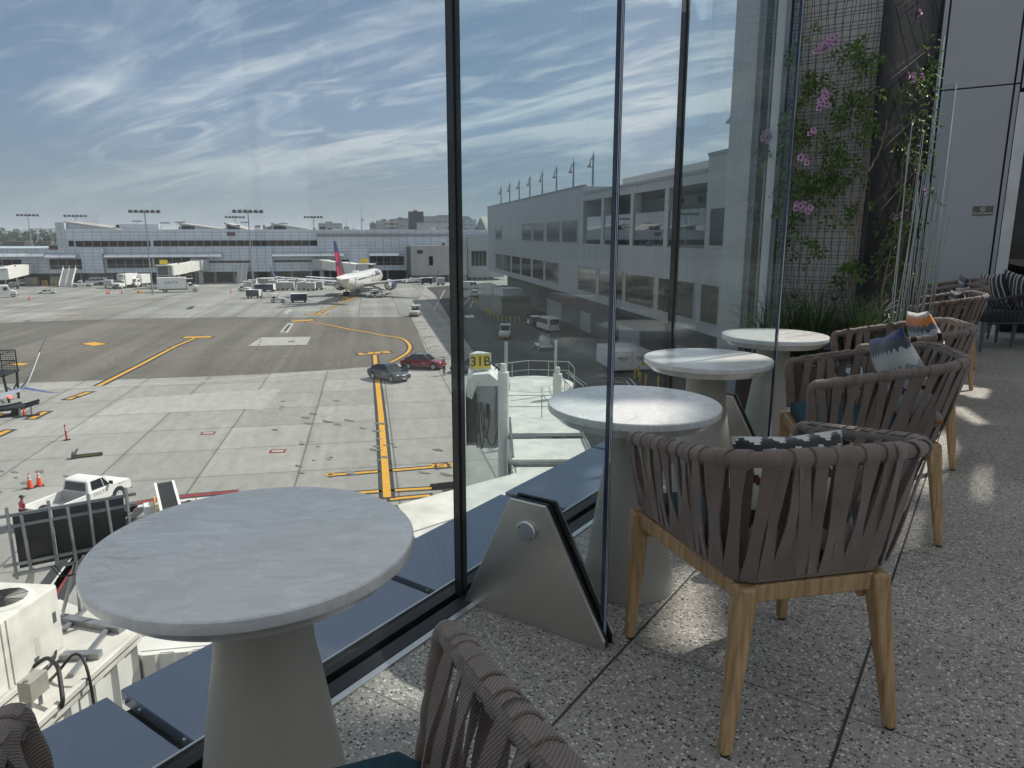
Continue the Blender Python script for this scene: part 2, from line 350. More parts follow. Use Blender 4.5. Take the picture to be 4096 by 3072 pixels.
b_ = MB().m(seal); b_.box(-1.655, -1.60, -6, 5.9, -.06, .012); b_.box(-1.57, -1.512, -6, 5.9, -.06, .008); b_.build('gasket', t, smooth=False)
b_ = MB().m(alu); b_.box(-1.51, -1.485, -6, 5.9, -.05, .006); b_.box(-1.665, -1.657, -6, 5.9, -.05, .02); b_.build('lip', t, smooth=False)
glass = pane_mat('clear_glass', (.965, .98, .98), 1.5, .66); fin_glass = pane_mat('fin_glass', (.90, .945, .955), 1.52, .7)
gedge = mat('glass_edge', (.55, .66, .68), .12, var=.1, spec=.9); gblue = mat('laminate_edge', (.012, .02, .06), .15, spec=.8)
FINY = (2.005, 4.05); TOP = 4.6
for y0, y1, wh in ((-4, .0, 'beside the photographer'), (.014, 1.985, 'behind the nearest table'), (2.026, 4.03, 'between the two glass fins'), (4.07, 5.84, 'beyond the second glass fin')):
    o = MB().m(glass).box(GX - .011, GX + .011, y0, y1, -.04, TOP).build('clear_glazing', smooth=False)
    tag(o, 'tall clear glass wall panel ' + wh, 'glass panel', 'glass wall panels')
def brushed():
    m, nt, n, L, b = nodes('brushed_steel')
    tc = n.new('ShaderNodeTexCoord'); mp = n.new('ShaderNodeMapping'); mp.inputs['Scale'].default_value = (3, 3, 260); L.new(tc.outputs['Object'], mp.inputs[0])
    t = n.new('ShaderNodeTexNoise'); t.inputs['Scale'].default_value = 2; t.inputs['Detail'].default_value = 5; L.new(mp.outputs[0], t.inputs['Vector'])
    cr = n.new('ShaderNodeValToRGB'); cr.color_ramp.elements[0].color = (.52, .50, .45, 1); cr.color_ramp.elements[1].color = (.70, .67, .61, 1); L.new(t.outputs['Fac'], cr.inputs[0]); L.new(cr.outputs[0], b.inputs['Base Color'])
    mr = n.new('ShaderNodeMapRange'); mr.inputs['To Min'].default_value = .24; mr.inputs['To Max'].default_value = .42; L.new(t.outputs['Fac'], mr.inputs['Value']); L.new(mr.outputs[0], b.inputs['Roughness'])
    bp = n.new('ShaderNodeBump'); bp.inputs['Strength'].default_value = .05; bp.inputs['Distance'].default_value = .002; L.new(t.outputs['Fac'], bp.inputs['Height']); L.new(bp.outputs[0], b.inputs['Normal'])
    b.inputs['Metallic'].default_value = .95; b.inputs['Anisotropic'].default_value = .6
    return m
steel = brushed()
for i, fy in enumerate(FINY):
    t = thing('glass_fin', ('clear upright glass fin in a steel trapezoid bracket, behind the nearest table', 'clear upright glass fin in a steel bracket, behind the third table')[i], 'glass fin', (0, fy, 0), 0, 'upright glass fins')
    MB().m(fin_glass).box(-1.5655, -.985, -.011, .011, .02, TOP).build('pane', t, smooth=False)
    e = MB()
    for k in range(5):
        e.m(gblue if k % 2 == 0 else gedge); w = .0052; y = -.0125 + k * w; e.box(-.9845, -.972, y, y + w * .98, .03, TOP)
    e.build('polished_edge', t, smooth=False)
    s_ = MB().m(seal); s_.box(-1.604, -1.572, -.017, .017, .0, TOP); s_.m(mat('seal_edge', (.02, .021, .022), .3)); s_.box(-1.5715, -1.566, -.012, .012, .012, TOP); s_.build('silicone_joint', t, smooth=False)
    z1 = .455
    prof = [(-1.545, 0.0), (-.955, 0.0), (-.955, .03), (-1.185, z1), (-1.335, z1)]
    k_ = MB().m(steel)
    for y0, y1 in ((-.040, -.026), (.026, .040)):
        k_.loft([[(x, y, z) for x, z in prof] for y in (y0, y1)])
    k_.box(-1.334, -1.186, -.0415, -.027, z1 - .004, z1 + .004)
    br = k_.build('bracket', t, smooth=False, bevel=.0025)
    f_ = MB().m(seal); f_.loft([[(x, y, max(0, z * 1.012)) for x, z in prof] for y in (-.0255, -.0135)]); f_.loft([[(x, y, max(0, z * 1.012)) for x, z in prof] for y in (.0135, .0255)]); f_.build('packing', t, smooth=False)
    c_ = MB().m(chrome); c_.lathe([(.036, 0), (.038, .003), (.038, .010), (.034, .013)], 40); 
    d_ = c_.build('clamp_disc', br, (-1.26, -.0405, .355)); d_.rotation_euler = (PI / 2, 0, 0)
    [MB().m(blackm).cyl((xx, -.0536, zz), (xx, -.0545, zz), .0035, n=8).build('pin_hole', br) for xx, zz in ((-1.285, .368), (-1.238, .335))]
# ---------------------------------------------------------------- round tables
def marble():
    m, nt, n, L, b = nodes('pale_stone')
    tc = n.new('ShaderNodeTexCoord'); mp = n.new('ShaderNodeMapping'); mp.inputs['Rotation'].default_value = (0, 0, R(35)); mp.inputs['Scale'].default_value = (1.0, 2.6, 1); L.new(tc.outputs['Object'], mp.inputs[0])
    a = n.new('ShaderNodeTexNoise'); a.inputs['Scale'].default_value = 9; a.inputs['Detail'].default_value = 9; a.inputs['Distortion'].default_value = 1.2; L.new(mp.outputs[0], a.inputs['Vector'])
    cr = n.new('ShaderNodeValToRGB'); e = cr.color_ramp.elements; e[0].position = .44; e[0].color = (.66, .65, .62, 1); e[1].position = .50; e[1].color = (.73, .72, .69, 1)
    q = e.new(.56); q.color = (.69, .68, .65, 1); q = e.new(.6); q.color = (.77, .76, .73, 1); L.new(a.outputs['Fac'], cr.inputs[0])
    v = n.new('ShaderNodeTexNoise'); v.inputs['Scale'].default_value = 3.1; v.inputs['Detail'].default_value = 12; v.inputs['Roughness'].default_value = .62; v.inputs['Distortion'].default_value = .6; L.new(mp.outputs[0], v.inputs['Vector'])
    s = n.new('ShaderNodeMath'); s.operation = 'SUBTRACT'; L.new(v.outputs['Fac'], s.inputs[0]); s.inputs[1].default_value = .5
    ab = n.new('ShaderNodeMath'); ab.operation = 'ABSOLUTE'; L.new(s.outputs[0], ab.inputs[0])
    mr = n.new('ShaderNodeMapRange'); mr.inputs['From Min'].default_value = 0; mr.inputs['From Max'].default_value = .0045; mr.inputs['To Min'].default_value = 1; mr.inputs['To Max'].default_value = 0; L.new(ab.outputs[0], mr.inputs['Value'])
    g = n.new('ShaderNodeTexNoise'); g.inputs['Scale'].default_value = 2.2; g.inputs['Detail'].default_value = 2; L.new(tc.outputs['Object'], g.inputs['Vector'])
    gm = n.new('ShaderNodeMapRange'); gm.inputs['From Min'].default_value = .47; gm.inputs['From Max'].default_value = .6; L.new(g.outputs['Fac'], gm.inputs['Value'])
    mu = n.new('ShaderNodeMath'); mu.operation = 'MULTIPLY'; L.new(mr.outputs[0], mu.inputs[0]); L.new(gm.outputs[0], mu.inputs[1])
    mx = n.new('ShaderNodeMix'); mx.data_type = 'RGBA'; L.new(mu.outputs[0], mx.inputs['Factor']); L.new(cr.outputs[0], mx.inputs['A']); mx.inputs['B'].default_value = (.33, .29, .25, 1)
    L.new(mx.outputs['Result'], b.inputs['Base Color']); b.inputs['Roughness'].default_value = .22; b.inputs['Specular IOR Level'].default_value = .5
    return m
stone = marble(); cream = mat('cream_pedestal', (.34, .325, .28), .42, var=.04, scale=1)
TABLES = [(-1.220, .860, 'nearest pale stone round table with a fine crack in its top', 40), (-1.094, 2.447, 'round stone table with sunlit front half, beside the nearest whole armchair', 100), (-1.202, 3.590, 'round stone table crossed by a thin band of sunlight, third from the camera', 210), (-1.145, 4.682, 'farthest round stone table, dappled with leaf shadow beside the planter', 300)]
def make_table():
    t = thing('round_table', TABLES[0][2], 'table')
    r = .3235
    MB().m(stone).lathe([(.262, .678), (.285, .680), (r - .006, .712), (r - .001, .714), (r, .717), (r, .7365), (r - .0022, .74)], 128).build('tabletop', t, angle=25)
    MB().m(cream).lathe([(.176, .0), (.178, .004), (.178, .012), (.118, .42), (.104, .50), (.102, .56), (.102, .678)], 72).build('pedestal', t, angle=12)
    MB().m(blackm).lathe([(.172, -.001), (.172, .001)], 48).build('glide', t, loc=(0, 0, .0))
    return t
tb0 = make_table()
for i, (x, y, lab, rz) in enumerate(TABLES):
    o = tb0 if i == 0 else dup(tb0, (x, y, 0)); o.location = (x, y, 0); o.rotation_euler = (0, 0, R(rz)); o['label'] = lab; o['group'] = 'round stone tables along the glass'
# ---------------------------------------------------------------- woven armchairs
def rope_mat():
    m, nt, n, L, b = nodes('taupe_rope')
    tc = n.new('ShaderNodeTexCoord')
    w = n.new('ShaderNodeTexWave'); w.wave_type = 'BANDS'; w.bands_direction = 'DIAGONAL'; w.inputs['Scale'].default_value = 95; w.inputs['Distortion'].default_value = 1.5; w.inputs['Detail'].default_value = 1; L.new(tc.outputs['Object'], w.inputs['Vector'])
    no = n.new('ShaderNodeTexNoise'); no.inputs['Scale'].default_value = 14; no.inputs['Detail'].default_value = 6; L.new(tc.outputs['Object'], no.inputs['Vector'])
    cr = n.new('ShaderNodeValToRGB'); cr.color_ramp.elements[0].color = (.075, .056, .045, 1); cr.color_ramp.elements[1].color = (.24, .18, .145, 1)
    ad = n.new('ShaderNodeMath'); ad.operation = 'MULTIPLY_ADD'; L.new(w.outputs['Fac'], ad.inputs[0]); ad.inputs[1].default_value = .6; mm = n.new('ShaderNodeMath'); mm.operation = 'MULTIPLY'; L.new(no.outputs['Fac'], mm.inputs[0]); mm.inputs[1].default_value = .5; L.new(mm.outputs[0], ad.inputs[2])
    L.new(ad.outputs[0], cr.inputs[0]); L.new(cr.outputs[0], b.inputs['Base Color']); b.inputs['Roughness'].default_value = .75
    b.inputs['Sheen Weight'].default_value = .25
    bp = n.new('ShaderNodeBump'); bp.inputs['Strength'].default_value = .5; bp.inputs['Distance'].default_value = .002; L.new(w.outputs['Fac'], bp.inputs['Height']); L.new(bp.outputs[0], b.inputs['Normal'])
    return m
def wood_mat():
    m, nt, n, L, b = nodes('teak')
    tc = n.new('ShaderNodeTexCoord'); mp = n.new('ShaderNodeMapping'); mp.inputs['Scale'].default_value = (38, 38, 2.6); L.new(tc.outputs['Object'], mp.inputs[0])
    t = n.new('ShaderNodeTexNoise'); t.inputs['Scale'].default_value = 1.6; t.inputs['Detail'].default_value = 7; t.inputs['Distortion'].default_value = .8; L.new(mp.outputs[0], t.inputs['Vector'])
    cr = n.new('ShaderNodeValToRGB'); e = cr.color_ramp.elements; e[0].position = .3; e[0].color = (.25, .145, .062, 1); e[1].position = .7; e[1].color = (.50, .325, .165, 1); L.new(t.outputs['Fac'], cr.inputs[0]); L.new(cr.outputs[0], b.inputs['Base Color'])
    b.inputs['Roughness'].default_value = .5
    bp = n.new('ShaderNodeBump'); bp.inputs['Strength'].default_value = .12; bp.inputs['Distance'].default_value = .003; L.new(t.outputs['Fac'], bp.inputs['Height']); L.new(bp.outputs[0], b.inputs['Normal'])
    return m
rope = rope_mat(); teak = wood_mat(); teal = mat('teal_cushion', (.012, .05, .072), .9, var=.3, scale=30, bump=.3, bscale=220)
def upath(x0, xb, w, wb, r, n1, n2):                   # U-shaped plan path, right front to left front
    P = [Vector((x0 + (xb + r - x0) * k / n1, -(w + (wb - w) * k / n1))) for k in range(n1)]
    P += [Vector((xb + r - r * math.sin(a), -wb + r - r * math.cos(a))) for a in [PI / 2 * k / n2 for k in range(n2 + 1)]]
    return P + [Vector((p.x, -p.y)) for p in reversed(P)]
class Path:
    def __init__(s, pts):
        s.p = pts; s.l = [0]
        for a, b in zip(pts, pts[1:]): s.l.append(s.l[-1] + (b - a).length)
    def at(s, u):
        d = u * s.l[-1]
        for i in range(len(s.l) - 1):
            if d <= s.l[i + 1] + 1e-9: return s.p[i].lerp(s.p[i + 1], (d - s.l[i]) / max(1e-9, s.l[i + 1] - s.l[i]))
        return s.p[-1]
def make_chair(name, label, n_straps=40):
    t = thing(name, label, 'chair')
    top = [Vector((p.x, p.y, .715 + (.305 - p.x) / .63 * .115)) for p in upath(.305, -.335, .305, .305, .17, 14, 10)]
    low = [Vector((p.x, p.y, .487)) for p in upath(.285, -.245, .262, .225, .06, 14, 6)]
    # seat frame and legs in teak
    fr = MB().m(teak)
    cb = [(-.236, .19), (.296, .262)]
    F = {'bl': (-.24, .197), 'br': (-.24, -.197), 'fl': (.305, .268), 'fr': (.305, -.268)}; FT = {'bl': (-.292, .254), 'br': (-.292, -.254), 'fl': (.30, .292), 'fr': (.30, -.292)}
    for a, b in (('bl', 'br'), ('fl', 'fr'), ('bl', 'fl'), ('br', 'fr')):
        p = Vector((*F[a], .438)); q = Vector((*F[b], .438)); d = (q - p).normalized() * .018; fr.bar(p + d, q - d, .034, .052)
    for k, (x, y) in F.items():
        ix = -1 if x > 0 else 1; iy = -1 if y > 0 else 1
        fr.add([(x + ix * .02, y, .414), (x + ix * .085, y + iy * .01, .414), (x + ix * .02, y + iy * .005, .37), (x + ix * .02, y + iy * .034, .414), (x + ix * .085, y + iy * .038, .414), (x + ix * .02, y + iy * .034, .37)], [(0, 1, 2), (5, 4, 3), (0, 3, 4, 1), (1, 4, 5, 2), (2, 5, 3, 0)])
    fr.build('seat_frame', t, bevel=.008, seg=3)
    for k in F:
        a = Vector((*F[k], .462)); f = Vector((*FT[k], .004)); rings = []
        for z, w in ((0, .034), (.15, .041), (.33, .05), (.40, .056), (1, 0)):
            if z == 1: break
            p = f.lerp(a, z / .458 if z else 0); rings.append([(p.x + w / 2 * sx, p.y + w / 2 * sy, p.z) for sx, sy in ((-1, -1), (1, -1), (1, 1), (-1, 1))])
        rings.append([(a.x + .028 * sx, a.y + .028 * sy, a.z) for sx, sy in ((-1, -1), (1, -1), (1, 1), (-1, 1))])
        lg = MB().m(teak).loft(rings).build('leg', t, bevel=.011, seg=3)
        MB().m(black).cyl((f.x, f.y, 0), (f.x, f.y, .006), .013, n=10).build('glide', lg)
    # wrapped tubular rim with its front posts, and the lower tube
    post = lambda tp, lp: [lp, lp.lerp(tp, .5), lp.lerp(tp, .86) + Vector((.002, 0, 0)), lp.lerp(tp, .97) + Vector((-.004, 0, 0))]
    full = post(top[0], low[0]) + [top[0] + Vector((-.02, 0, .008))] + top[1:-1] + [top[-1] + Vector((-.02, 0, .008))] + list(reversed(post(top[-1], low[-1])))
    pp = Path(full); N = 230; pts = [pp.at(k / N) for k in range(N + 1)]
    pat = [.0205, .0218, .0226, .0228, .0222, .0212, .0200]
    rim = MB().m(rope).tube(pts, [pat[k % 7] + random.uniform(-.0003, .0003) for k in range(N + 1)], 14); rim.build('rim', t, angle=60)
    pl = Path(low); MB().m(rope).tube([pl.at(k / 90) for k in range(91)], [.0145 + .002 * ((k * 7) % 3) for k in range(91)], 10).build('lower_tube', t, angle=60)
    # woven straps between the tubes
    pt = Path(top); wv = MB().m(rope)
    for k in range(n_straps):
        u0 = .022 + .956 * (k + .5) / n_straps
        sh = (.016 if k % 3 == 0 else (-.014 if k % 3 == 1 else .004)) + random.uniform(-.005, .005)
        side = abs(u0 - .5) > .3
        if not side: sh = sh * .5 + (.035 if u0 < .56 else -.012) * (1 - abs(u0 - .5) / .3)
        a = pl.at(u0); b = pt.at(min(.985, max(.015, u0 + sh)))
        tg = pl.at(min(1, u0 + .01)) - pl.at(max(0, u0 - .01)); tg.z = 0; tg.normalize(); tt = pt.at(min(1, u0 + .01)) - pt.at(max(0, u0 - .01)); tt.normalize()
        out = Vector((tg.y, -tg.x, 0))
        if out.dot(Vector((a.x, a.y, 0)) - Vector((.03, 0, 0))) < 0: out = -out
        lay = .0045 if k % 2 else -.0045
        hw = .0205
        for inner in ((0, 1) if k % 2 == 0 else (0,)):
            sgn = -1 if inner else 1
            ln = []
            for q in range(9):
                z = q / 8; p = a.lerp(b, z); tgq = tg.lerp(tt, z).normalized(); o = out * (sgn * (.0185 + .003 * math.sin(PI * z)) + lay * (1 - abs(2 * z - 1)))
                tw = .25 * math.sin(2 * PI * z + k) * (1 if not inner else -1); hv = (tgq * math.cos(tw) + out * math.sin(tw)) * hw * (1 - .25 * math.sin(PI * z))
                e = out * .0022
                ln.append([p + o - hv - e, p + o + hv - e, p + o + hv + e, p + o - hv + e])
            wv.loft(ln)
        # the wrap over the rim
        c = b; ring = []
        for q in range(13):
            an = -PI * .75 + q * PI * 1.5 / 12; d = out * math.cos(an) + Vector((0, 0, 1)) * math.sin(an)
            ring.append([c + d * .0222 - tt * hw, c + d * .0222 + tt * hw, c + d * .0258 + tt * hw * .9, c + d * .0258 - tt * hw * .9])
        wv.loft(ring)
        ring = []
        for q in range(10):
            an = -PI * 1.1 + q * PI * 1.5 / 9; d = out * math.cos(an) + Vector((0, 0, 1)) * math.sin(an)
            ring.append([a + d * .016 - tg * hw, a + d * .016 + tg * hw, a + d * .0195 + tg * hw * .9, a + d * .0195 - tg * hw * .9])
        wv.loft(ring)
    wv.build('woven_straps', t, angle=50)
    # seat cushion
    cu = MB().m(teal); rows = []
    for z, k in ((.463, .94), (.470, 1.0), (.505, 1.01), (.522, .985), (.528, .93)):
        pts = [(-.20, -.195), (.0, -.222), (.26, -.245), (.295, -.22), (.295, .22), (.26, .245), (0, .222), (-.20, .195), (-.228, .16), (-.228, -.16)]
        rows.append([(x * k + .02 * (1 - k), y * k, z) for x, y in pts])
    cu.loft(rows); cu.build('seat_cushion', t, bevel=.006)
    return t
CH = [(-.625, .417, 145.2, 'nearest taupe woven armchair, only its arms and teal seat in view by the nearest table'), (-.500, 2.093, 136.2, 'taupe woven armchair seen whole from behind, with a black and white pillow'), (-.458, 3.667, 202.3, 'taupe woven armchair holding the pillow with a blue top edge'), (-.469, 4.93, 202.4, 'taupe woven armchair with sunlit rim, holding the orange edged pillow'), (-.45, 7.65, 196, 'taupe woven armchair with a sunlit rim behind the steel rods'), (-.46, 8.85, 194, 'taupe woven armchair in half shade, second behind the steel rods'), (-.50, 10.0, 192, 'farthest taupe woven armchair, in shade by the white wall')]
ch0 = make_chair('armchair', CH[0][3])
chairs = []
for i, (x, y, a, lab) in enumerate(CH):
    o = ch0 if i == 0 else dup(ch0, (x, y, 0)); o.location = (x, y, 0); o.rotation_euler = (0, 0, R(a)); o['label'] = lab; o['group'] = 'taupe woven armchairs'; chairs.append(o)
# ---------------------------------------------------------------- pillows
def zig_mat(name, stops, bands=True, amp=.035, freq=26):
    m, nt, n, L, b = nodes(name)
    tc = n.new('ShaderNodeTexCoord'); sp = n.new('ShaderNodeSeparateXYZ'); L.new(tc.outputs['Object'], sp.inputs[0])
    pp_ = n.new('ShaderNodeMath'); pp_.operation = 'PINGPONG'; mu = n.new('ShaderNodeMath'); mu.operation = 'MULTIPLY'; L.new(sp.outputs[0], mu.inputs[0]); mu.inputs[1].default_value = freq
    L.new(mu.outputs[0], pp_.inputs[0]); pp_.inputs[1].default_value = .5
    sn = n.new('ShaderNodeMath'); sn.operation = 'SNAP'; L.new(pp_.outputs[0], sn.inputs[0]); sn.inputs[1].default_value = .125
    no = n.new('ShaderNodeTexNoise'); no.inputs['Scale'].default_value = 60; L.new(tc.outputs['Object'], no.inputs['Vector'])
    ad = n.new('ShaderNodeMath'); ad.operation = 'MULTIPLY_ADD'; L.new(sn.outputs[0], ad.inputs[0]); ad.inputs[1].default_value = amp * 2; L.new(sp.outputs[1], ad.inputs[2])
    a2 = n.new('ShaderNodeMath'); a2.operation = 'MULTIPLY_ADD'; L.new(no.outputs['Fac'], a2.inputs[0]); a2.inputs[1].default_value = .008; L.new(ad.outputs[0], a2.inputs[2])
    mr = n.new('ShaderNodeMapRange'); mr.inputs['From Min'].default_value = -.22; mr.inputs['From Max'].default_value = .27; L.new(a2.outputs[0], mr.inputs['Value'])
    cr = n.new('ShaderNodeValToRGB'); cr.color_ramp.interpolation = 'CONSTANT'; e = cr.color_ramp.elements
    e[0].position = 0; e[0].color = stops[0][1] + (1,); e[1].position = stops[1][0]; e[1].color = stops[1][1] + (1,)
    for p, c in stops[2:]: q = e.new(p); q.color = c + (1,)
    L.new(mr.outputs[0], cr.inputs[0]); L.new(cr.outputs[0], b.inputs['Base Color']); b.inputs['Roughness'].default_value = .9; b.inputs['Sheen Weight'].default_value = .3
    t2 = n.new('ShaderNodeTexNoise'); t2.inputs['Scale'].default_value = 350; L.new(tc.outputs['Object'], t2.inputs['Vector']); bp = n.new('ShaderNodeBump'); bp.inputs['Strength'].default_value = .4; bp.inputs['Distance'].default_value = .002; L.new(t2.outputs['Fac'], bp.inputs['Height']); L.new(bp.outputs[0], b.inputs['Normal'])
    return m
wh_ = (.52, .52, .48); gr_ = (.25, .27, .29); bl_ = (.02, .035, .14); mar = (.07, .012, .02); og = (.62, .21, .04); pale = (.45, .48, .50); dk = (.014, .014, .018)
zA = zig_mat('black_white_weave', [(0, wh_), (.1, dk), (.17, wh_), (.32, (.03, .035, .045)), (.40, wh_), (.54, mar), (.60, wh_), (.72, dk), (.79, wh_), (.9, mar), (.95, wh_)], freq=14, amp=.03)
zB = zig_mat('blue_edge_weave', [(0, og), (.08, gr_), (.18, wh_), (.36, mar), (.41, pale), (.48, gr_), (.6, wh_), (.7, pale), (.76, (.06, .075, .09)), (.86, bl_)], freq=26, amp=.025)
zC = zig_mat('orange_edge_weave', [(0, bl_), (.1, wh_), (.3, bl_), (.36, wh_), (.56, pale), (.68, (.09, .11, .13)), (.76, og), (.86, wh_)], freq=24, amp=.025)
stripe = zig_mat('navy_stripe_weave', [(0, (.02, .025, .04)), (.07, wh_), (.1, (.02, .025, .04)), (.2, wh_), (.24, (.02, .025, .04)), (.36, wh_), (.4, (.08, .012, .02)), (.47, wh_), (.5, (.02, .025, .04)), (.6, wh_), (.64, (.02, .025, .04)), (.74, wh_), (.78, (.02, .025, .04)), (.9, wh_), (.93, (.02, .025, .04))], freq=2, amp=.0)
def pillow(label, m, M, size=.42, thick=.13):
    N = 18; vs = []; fs = []
    for s in (1, -1):
        for i in range(N + 1):
            for j in range(N + 1):
                u = -1 + 2 * i / N; v = -1 + 2 * j / N
                h = max(0, (1 - abs(u) ** 2.6) * (1 - abs(v) ** 2.6)) ** .62
                pin = 1 - .07 * ((1 - abs(u)) * abs(v) ** 3 + (1 - abs(v)) * abs(u) ** 3)
                vs.append((u * size / 2 * pin, v * size / 2 * pin, s * thick / 2 * h + .006 * math.sin(5 * u + 2) * math.cos(4 * v) * h))
    n1 = (N + 1) ** 2
    for s in range(2):
        for i in range(N):
            for j in range(N):
                a = s * n1 + i * (N + 1) + j; q = (a, a + N + 1, a + N + 2, a + 1); fs.append(q if s == 0 else tuple(reversed(q)))
    b = MB().m(m).add(vs, fs); me = b.build('pillow', angle=80)
    bm = bmesh.new(); bm.from_mesh(me.data); bmesh.ops.remove_doubles(bm, verts=bm.verts, dist=.0004); bm.to_mesh(me.data); bm.free(); me.data.polygons.foreach_set('use_smooth', [True] * len(me.data.polygons))
    me.matrix_world = M; tag(me, label, 'pillow', 'patterned pillows in the armchairs'); return me
def in_chair(i, x, y, z, lean, roll, yaw):             # pillow leaning on a chair's back: local y runs up the back
    c = Matrix.Translation(chairs[i].location) @ Matrix.Rotation(chairs[i].rotation_euler.z, 4, 'Z')
    return c @ Matrix.Translation((x, y, z)) @ Matrix.Rotation(R(yaw), 4, 'Z') @ Matrix.Rotation(R(90), 4, 'Z') @ Matrix.Rotation(R(90 - lean), 4, 'X') @ Matrix.Rotation(R(roll), 4, 'Z')
pillow('black and white pillow with dark zigzags in the nearest whole armchair', zA, in_chair(1, -.165, .02, .668, -20, 0, 0), .34)
pillow('pillow with a royal blue top band and grey zigzags', zB, in_chair(2, -.14, .03, .71, -22, 16, 8), .45)
pillow('pillow with an orange band along its top, in the sunlit armchair', zC, in_chair(3, -.17, -.02, .70, -20, 6, 0), .44)
pillow('striped pillow half hidden in the armchair behind the rods', stripe, in_chair(4, -.2, 0, .66, -16, 0, 0), .42)
pillow('striped pillow in the second armchair behind the rods', stripe, in_chair(5, -.2, 0, .67, -16, 4, 0), .42)
pillow('striped pillow in the farthest woven armchair', stripe, in_chair(6, -.2, .02, .68, -16, -4, 0), .42)
# ---------------------------------------------------------------- plant tower, planter and white building at the end of the terrace
TY = 6.4; TX0, TX1 = -1.60, -.925
block = mat('grey_white_block', (.50, .50, .48), .8, var=.08, scale=5, bump=.2, bscale=60)
panelw = mat('white_wall_panel', (.31, .33, .35), .5, var=.04, scale=.7)
t = thing('plant_tower', 'tall grey plant tower clad in black wire mesh beside the glass wall', 'tower', (0, 0, 0))
MB().m(block).box(TX0, TX1 - .03, TY, TY + .25, 0, 5.6).build('wall', t, smooth=False)
w_ = MB().m(blackm)
z = .5
while z < 5.5:
    w_.bar((TX0, TY - .06, z), (TX1, TY - .06, z), .0035); w_.bar((TX0, TY - .065, z + .022), (TX1, TY - .065, z + .022), .0035) if int(z * 20) % 2 else None
    z += .052
x = TX0 + .03; k = 0
while x < TX1:
    w_.bar((x, TY - .057, .45), (x, TY - .057, 5.5), .0035)
    w_.tube([(x + .018 + .011 * math.sin(q * .55 + k), TY - .066, .45 + q * .045) for q in range(113)], .0022, 4)
    x += .058; k += 1
w_.build('wire_mesh', t, smooth=False)
f_ = MB().m(blackm); f_.box(TX0 - .03, TX0, TY - .09, TY + .02, .4, 5.6); f_.box(TX1 - .012, TX1 + .02, TY - .09, TY - .05, .4, 5.6)
ex, ey = -.69, 7.8
f_.bar((ex, ey, .4), (ex, ey, 5.6), .035); f_.build('frame', t, smooth=False)
def screen_mat():
    m, nt, n, L, b = nodes('perforated_black_screen')
    tc = n.new('ShaderNodeTexCoord'); v = n.new('ShaderNodeTexVoronoi'); mp = n.new('ShaderNodeMapping'); mp.inputs['Scale'].default_value = (1, 1, .35); L.new(tc.outputs['Object'], mp.inputs[0]); v.inputs['Scale'].default_value = 46; v.inputs['Randomness'].default_value = .55; L.new(mp.outputs[0], v.inputs['Vector'])
    mr = n.new('ShaderNodeMath'); mr.operation = 'LESS_THAN'; L.new(v.outputs['Distance'], mr.inputs[0]); mr.inputs[1].default_value = .22
    tr = n.new('ShaderNodeBsdfTransparent'); mx = n.new('ShaderNodeMixShader'); L.new(mr.outputs[0], mx.inputs[0]); L.new(b.outputs[0], mx.inputs[1]); L.new(tr.outputs[0], mx.inputs[2]); L.new(mx.outputs[0], n['Material Output'].inputs[0])
    b.inputs['Base Color'].default_value = (.008, .008, .009, 1); b.inputs['Roughness'].default_value = .45; return m
scr = screen_mat()
s_ = MB().m(scr); s_.bar((TX1 + .02, TY - .05, 3.0), (ex, ey, 3.0), .004, 5.2); s_.build('perforated_screen', t, smooth=False)
d_ = MB().m(blackm); q0 = Vector((TX1 + .05, TY - .03, 0)); q1 = Vector((ex, ey, 0))
for i in range(11):
    zz = .5 + .5 * i; d_.bar(q0 + Vector((.012, 0, zz)), q1 + Vector((.012, 0, zz - .9)), .004); d_.bar(q0 + Vector((.014, 0, zz)), q1 + Vector((.014, 0, zz + .55)), .004)
d_.build('cross_wire', t, smooth=False)
# pier where the glass wall ends
t = thing('end_pier', 'white cladded pier with dark upright strips where the glass wall ends', 'pier', (0, 0, 0))
MB().m(mat('pier_white', (.46, .47, .48), .5, var=.05, scale=.8)).box(-1.985, -1.80, 6.15, 7.4, -13.4, 5.6).build('outer_panel', t, smooth=False)
d_ = MB().m(mgrey); d_.box(-1.80, -1.757, 6.19, 7.4, -13.4, 5.6); d_.m(seal); d_.box(-1.757, -1.70, 6.22, 7.4, -13.4, 5.6); d_.m(mat('bronze_strip', (.28, .26, .22), .4)); d_.box(-1.70, -1.686, 6.2, 7.4, -.1, 5.6); d_.m(dgrey); d_.box(-1.686, -1.662, 6.21, 7.4, -.1, 5.6); d_.build('strip', t, smooth=False)
MB().m(mat('pale_jamb', (.42, .44, .45), .5)).box(-1.662, -1.60, 6.16, 6.46, -.1, 5.6).build('jamb', t, smooth=False)
# planter
corten = mat('brown_steel', (.07, .038, .026), .7, var=.3, scale=5, bump=.1, bscale=30); soil = mat('planting_soil', (.028, .02, .014), .95, var=.5, scale=40, bump=1, bscale=60)
t = thing('planter', 'long brown steel planter bed at the foot of the plant tower', 'planter')
p_ = MB().m(corten); p_.box(-1.53, -.55, 5.30, 5.318, 0, .46); p_.box(-.568, -.55, 5.318, 7.8, 0, .46); p_.box(-1.53, -1.512, 5.318, 6.38, 0, .46); p_.build('trough', t, smooth=False)
MB().m(soil).box(-1.51, -.57, 5.32, 6.38, .0, .42).box(-.9, -.57, 6.38, 7.8, 0, .42).build('soil', t, smooth=False)
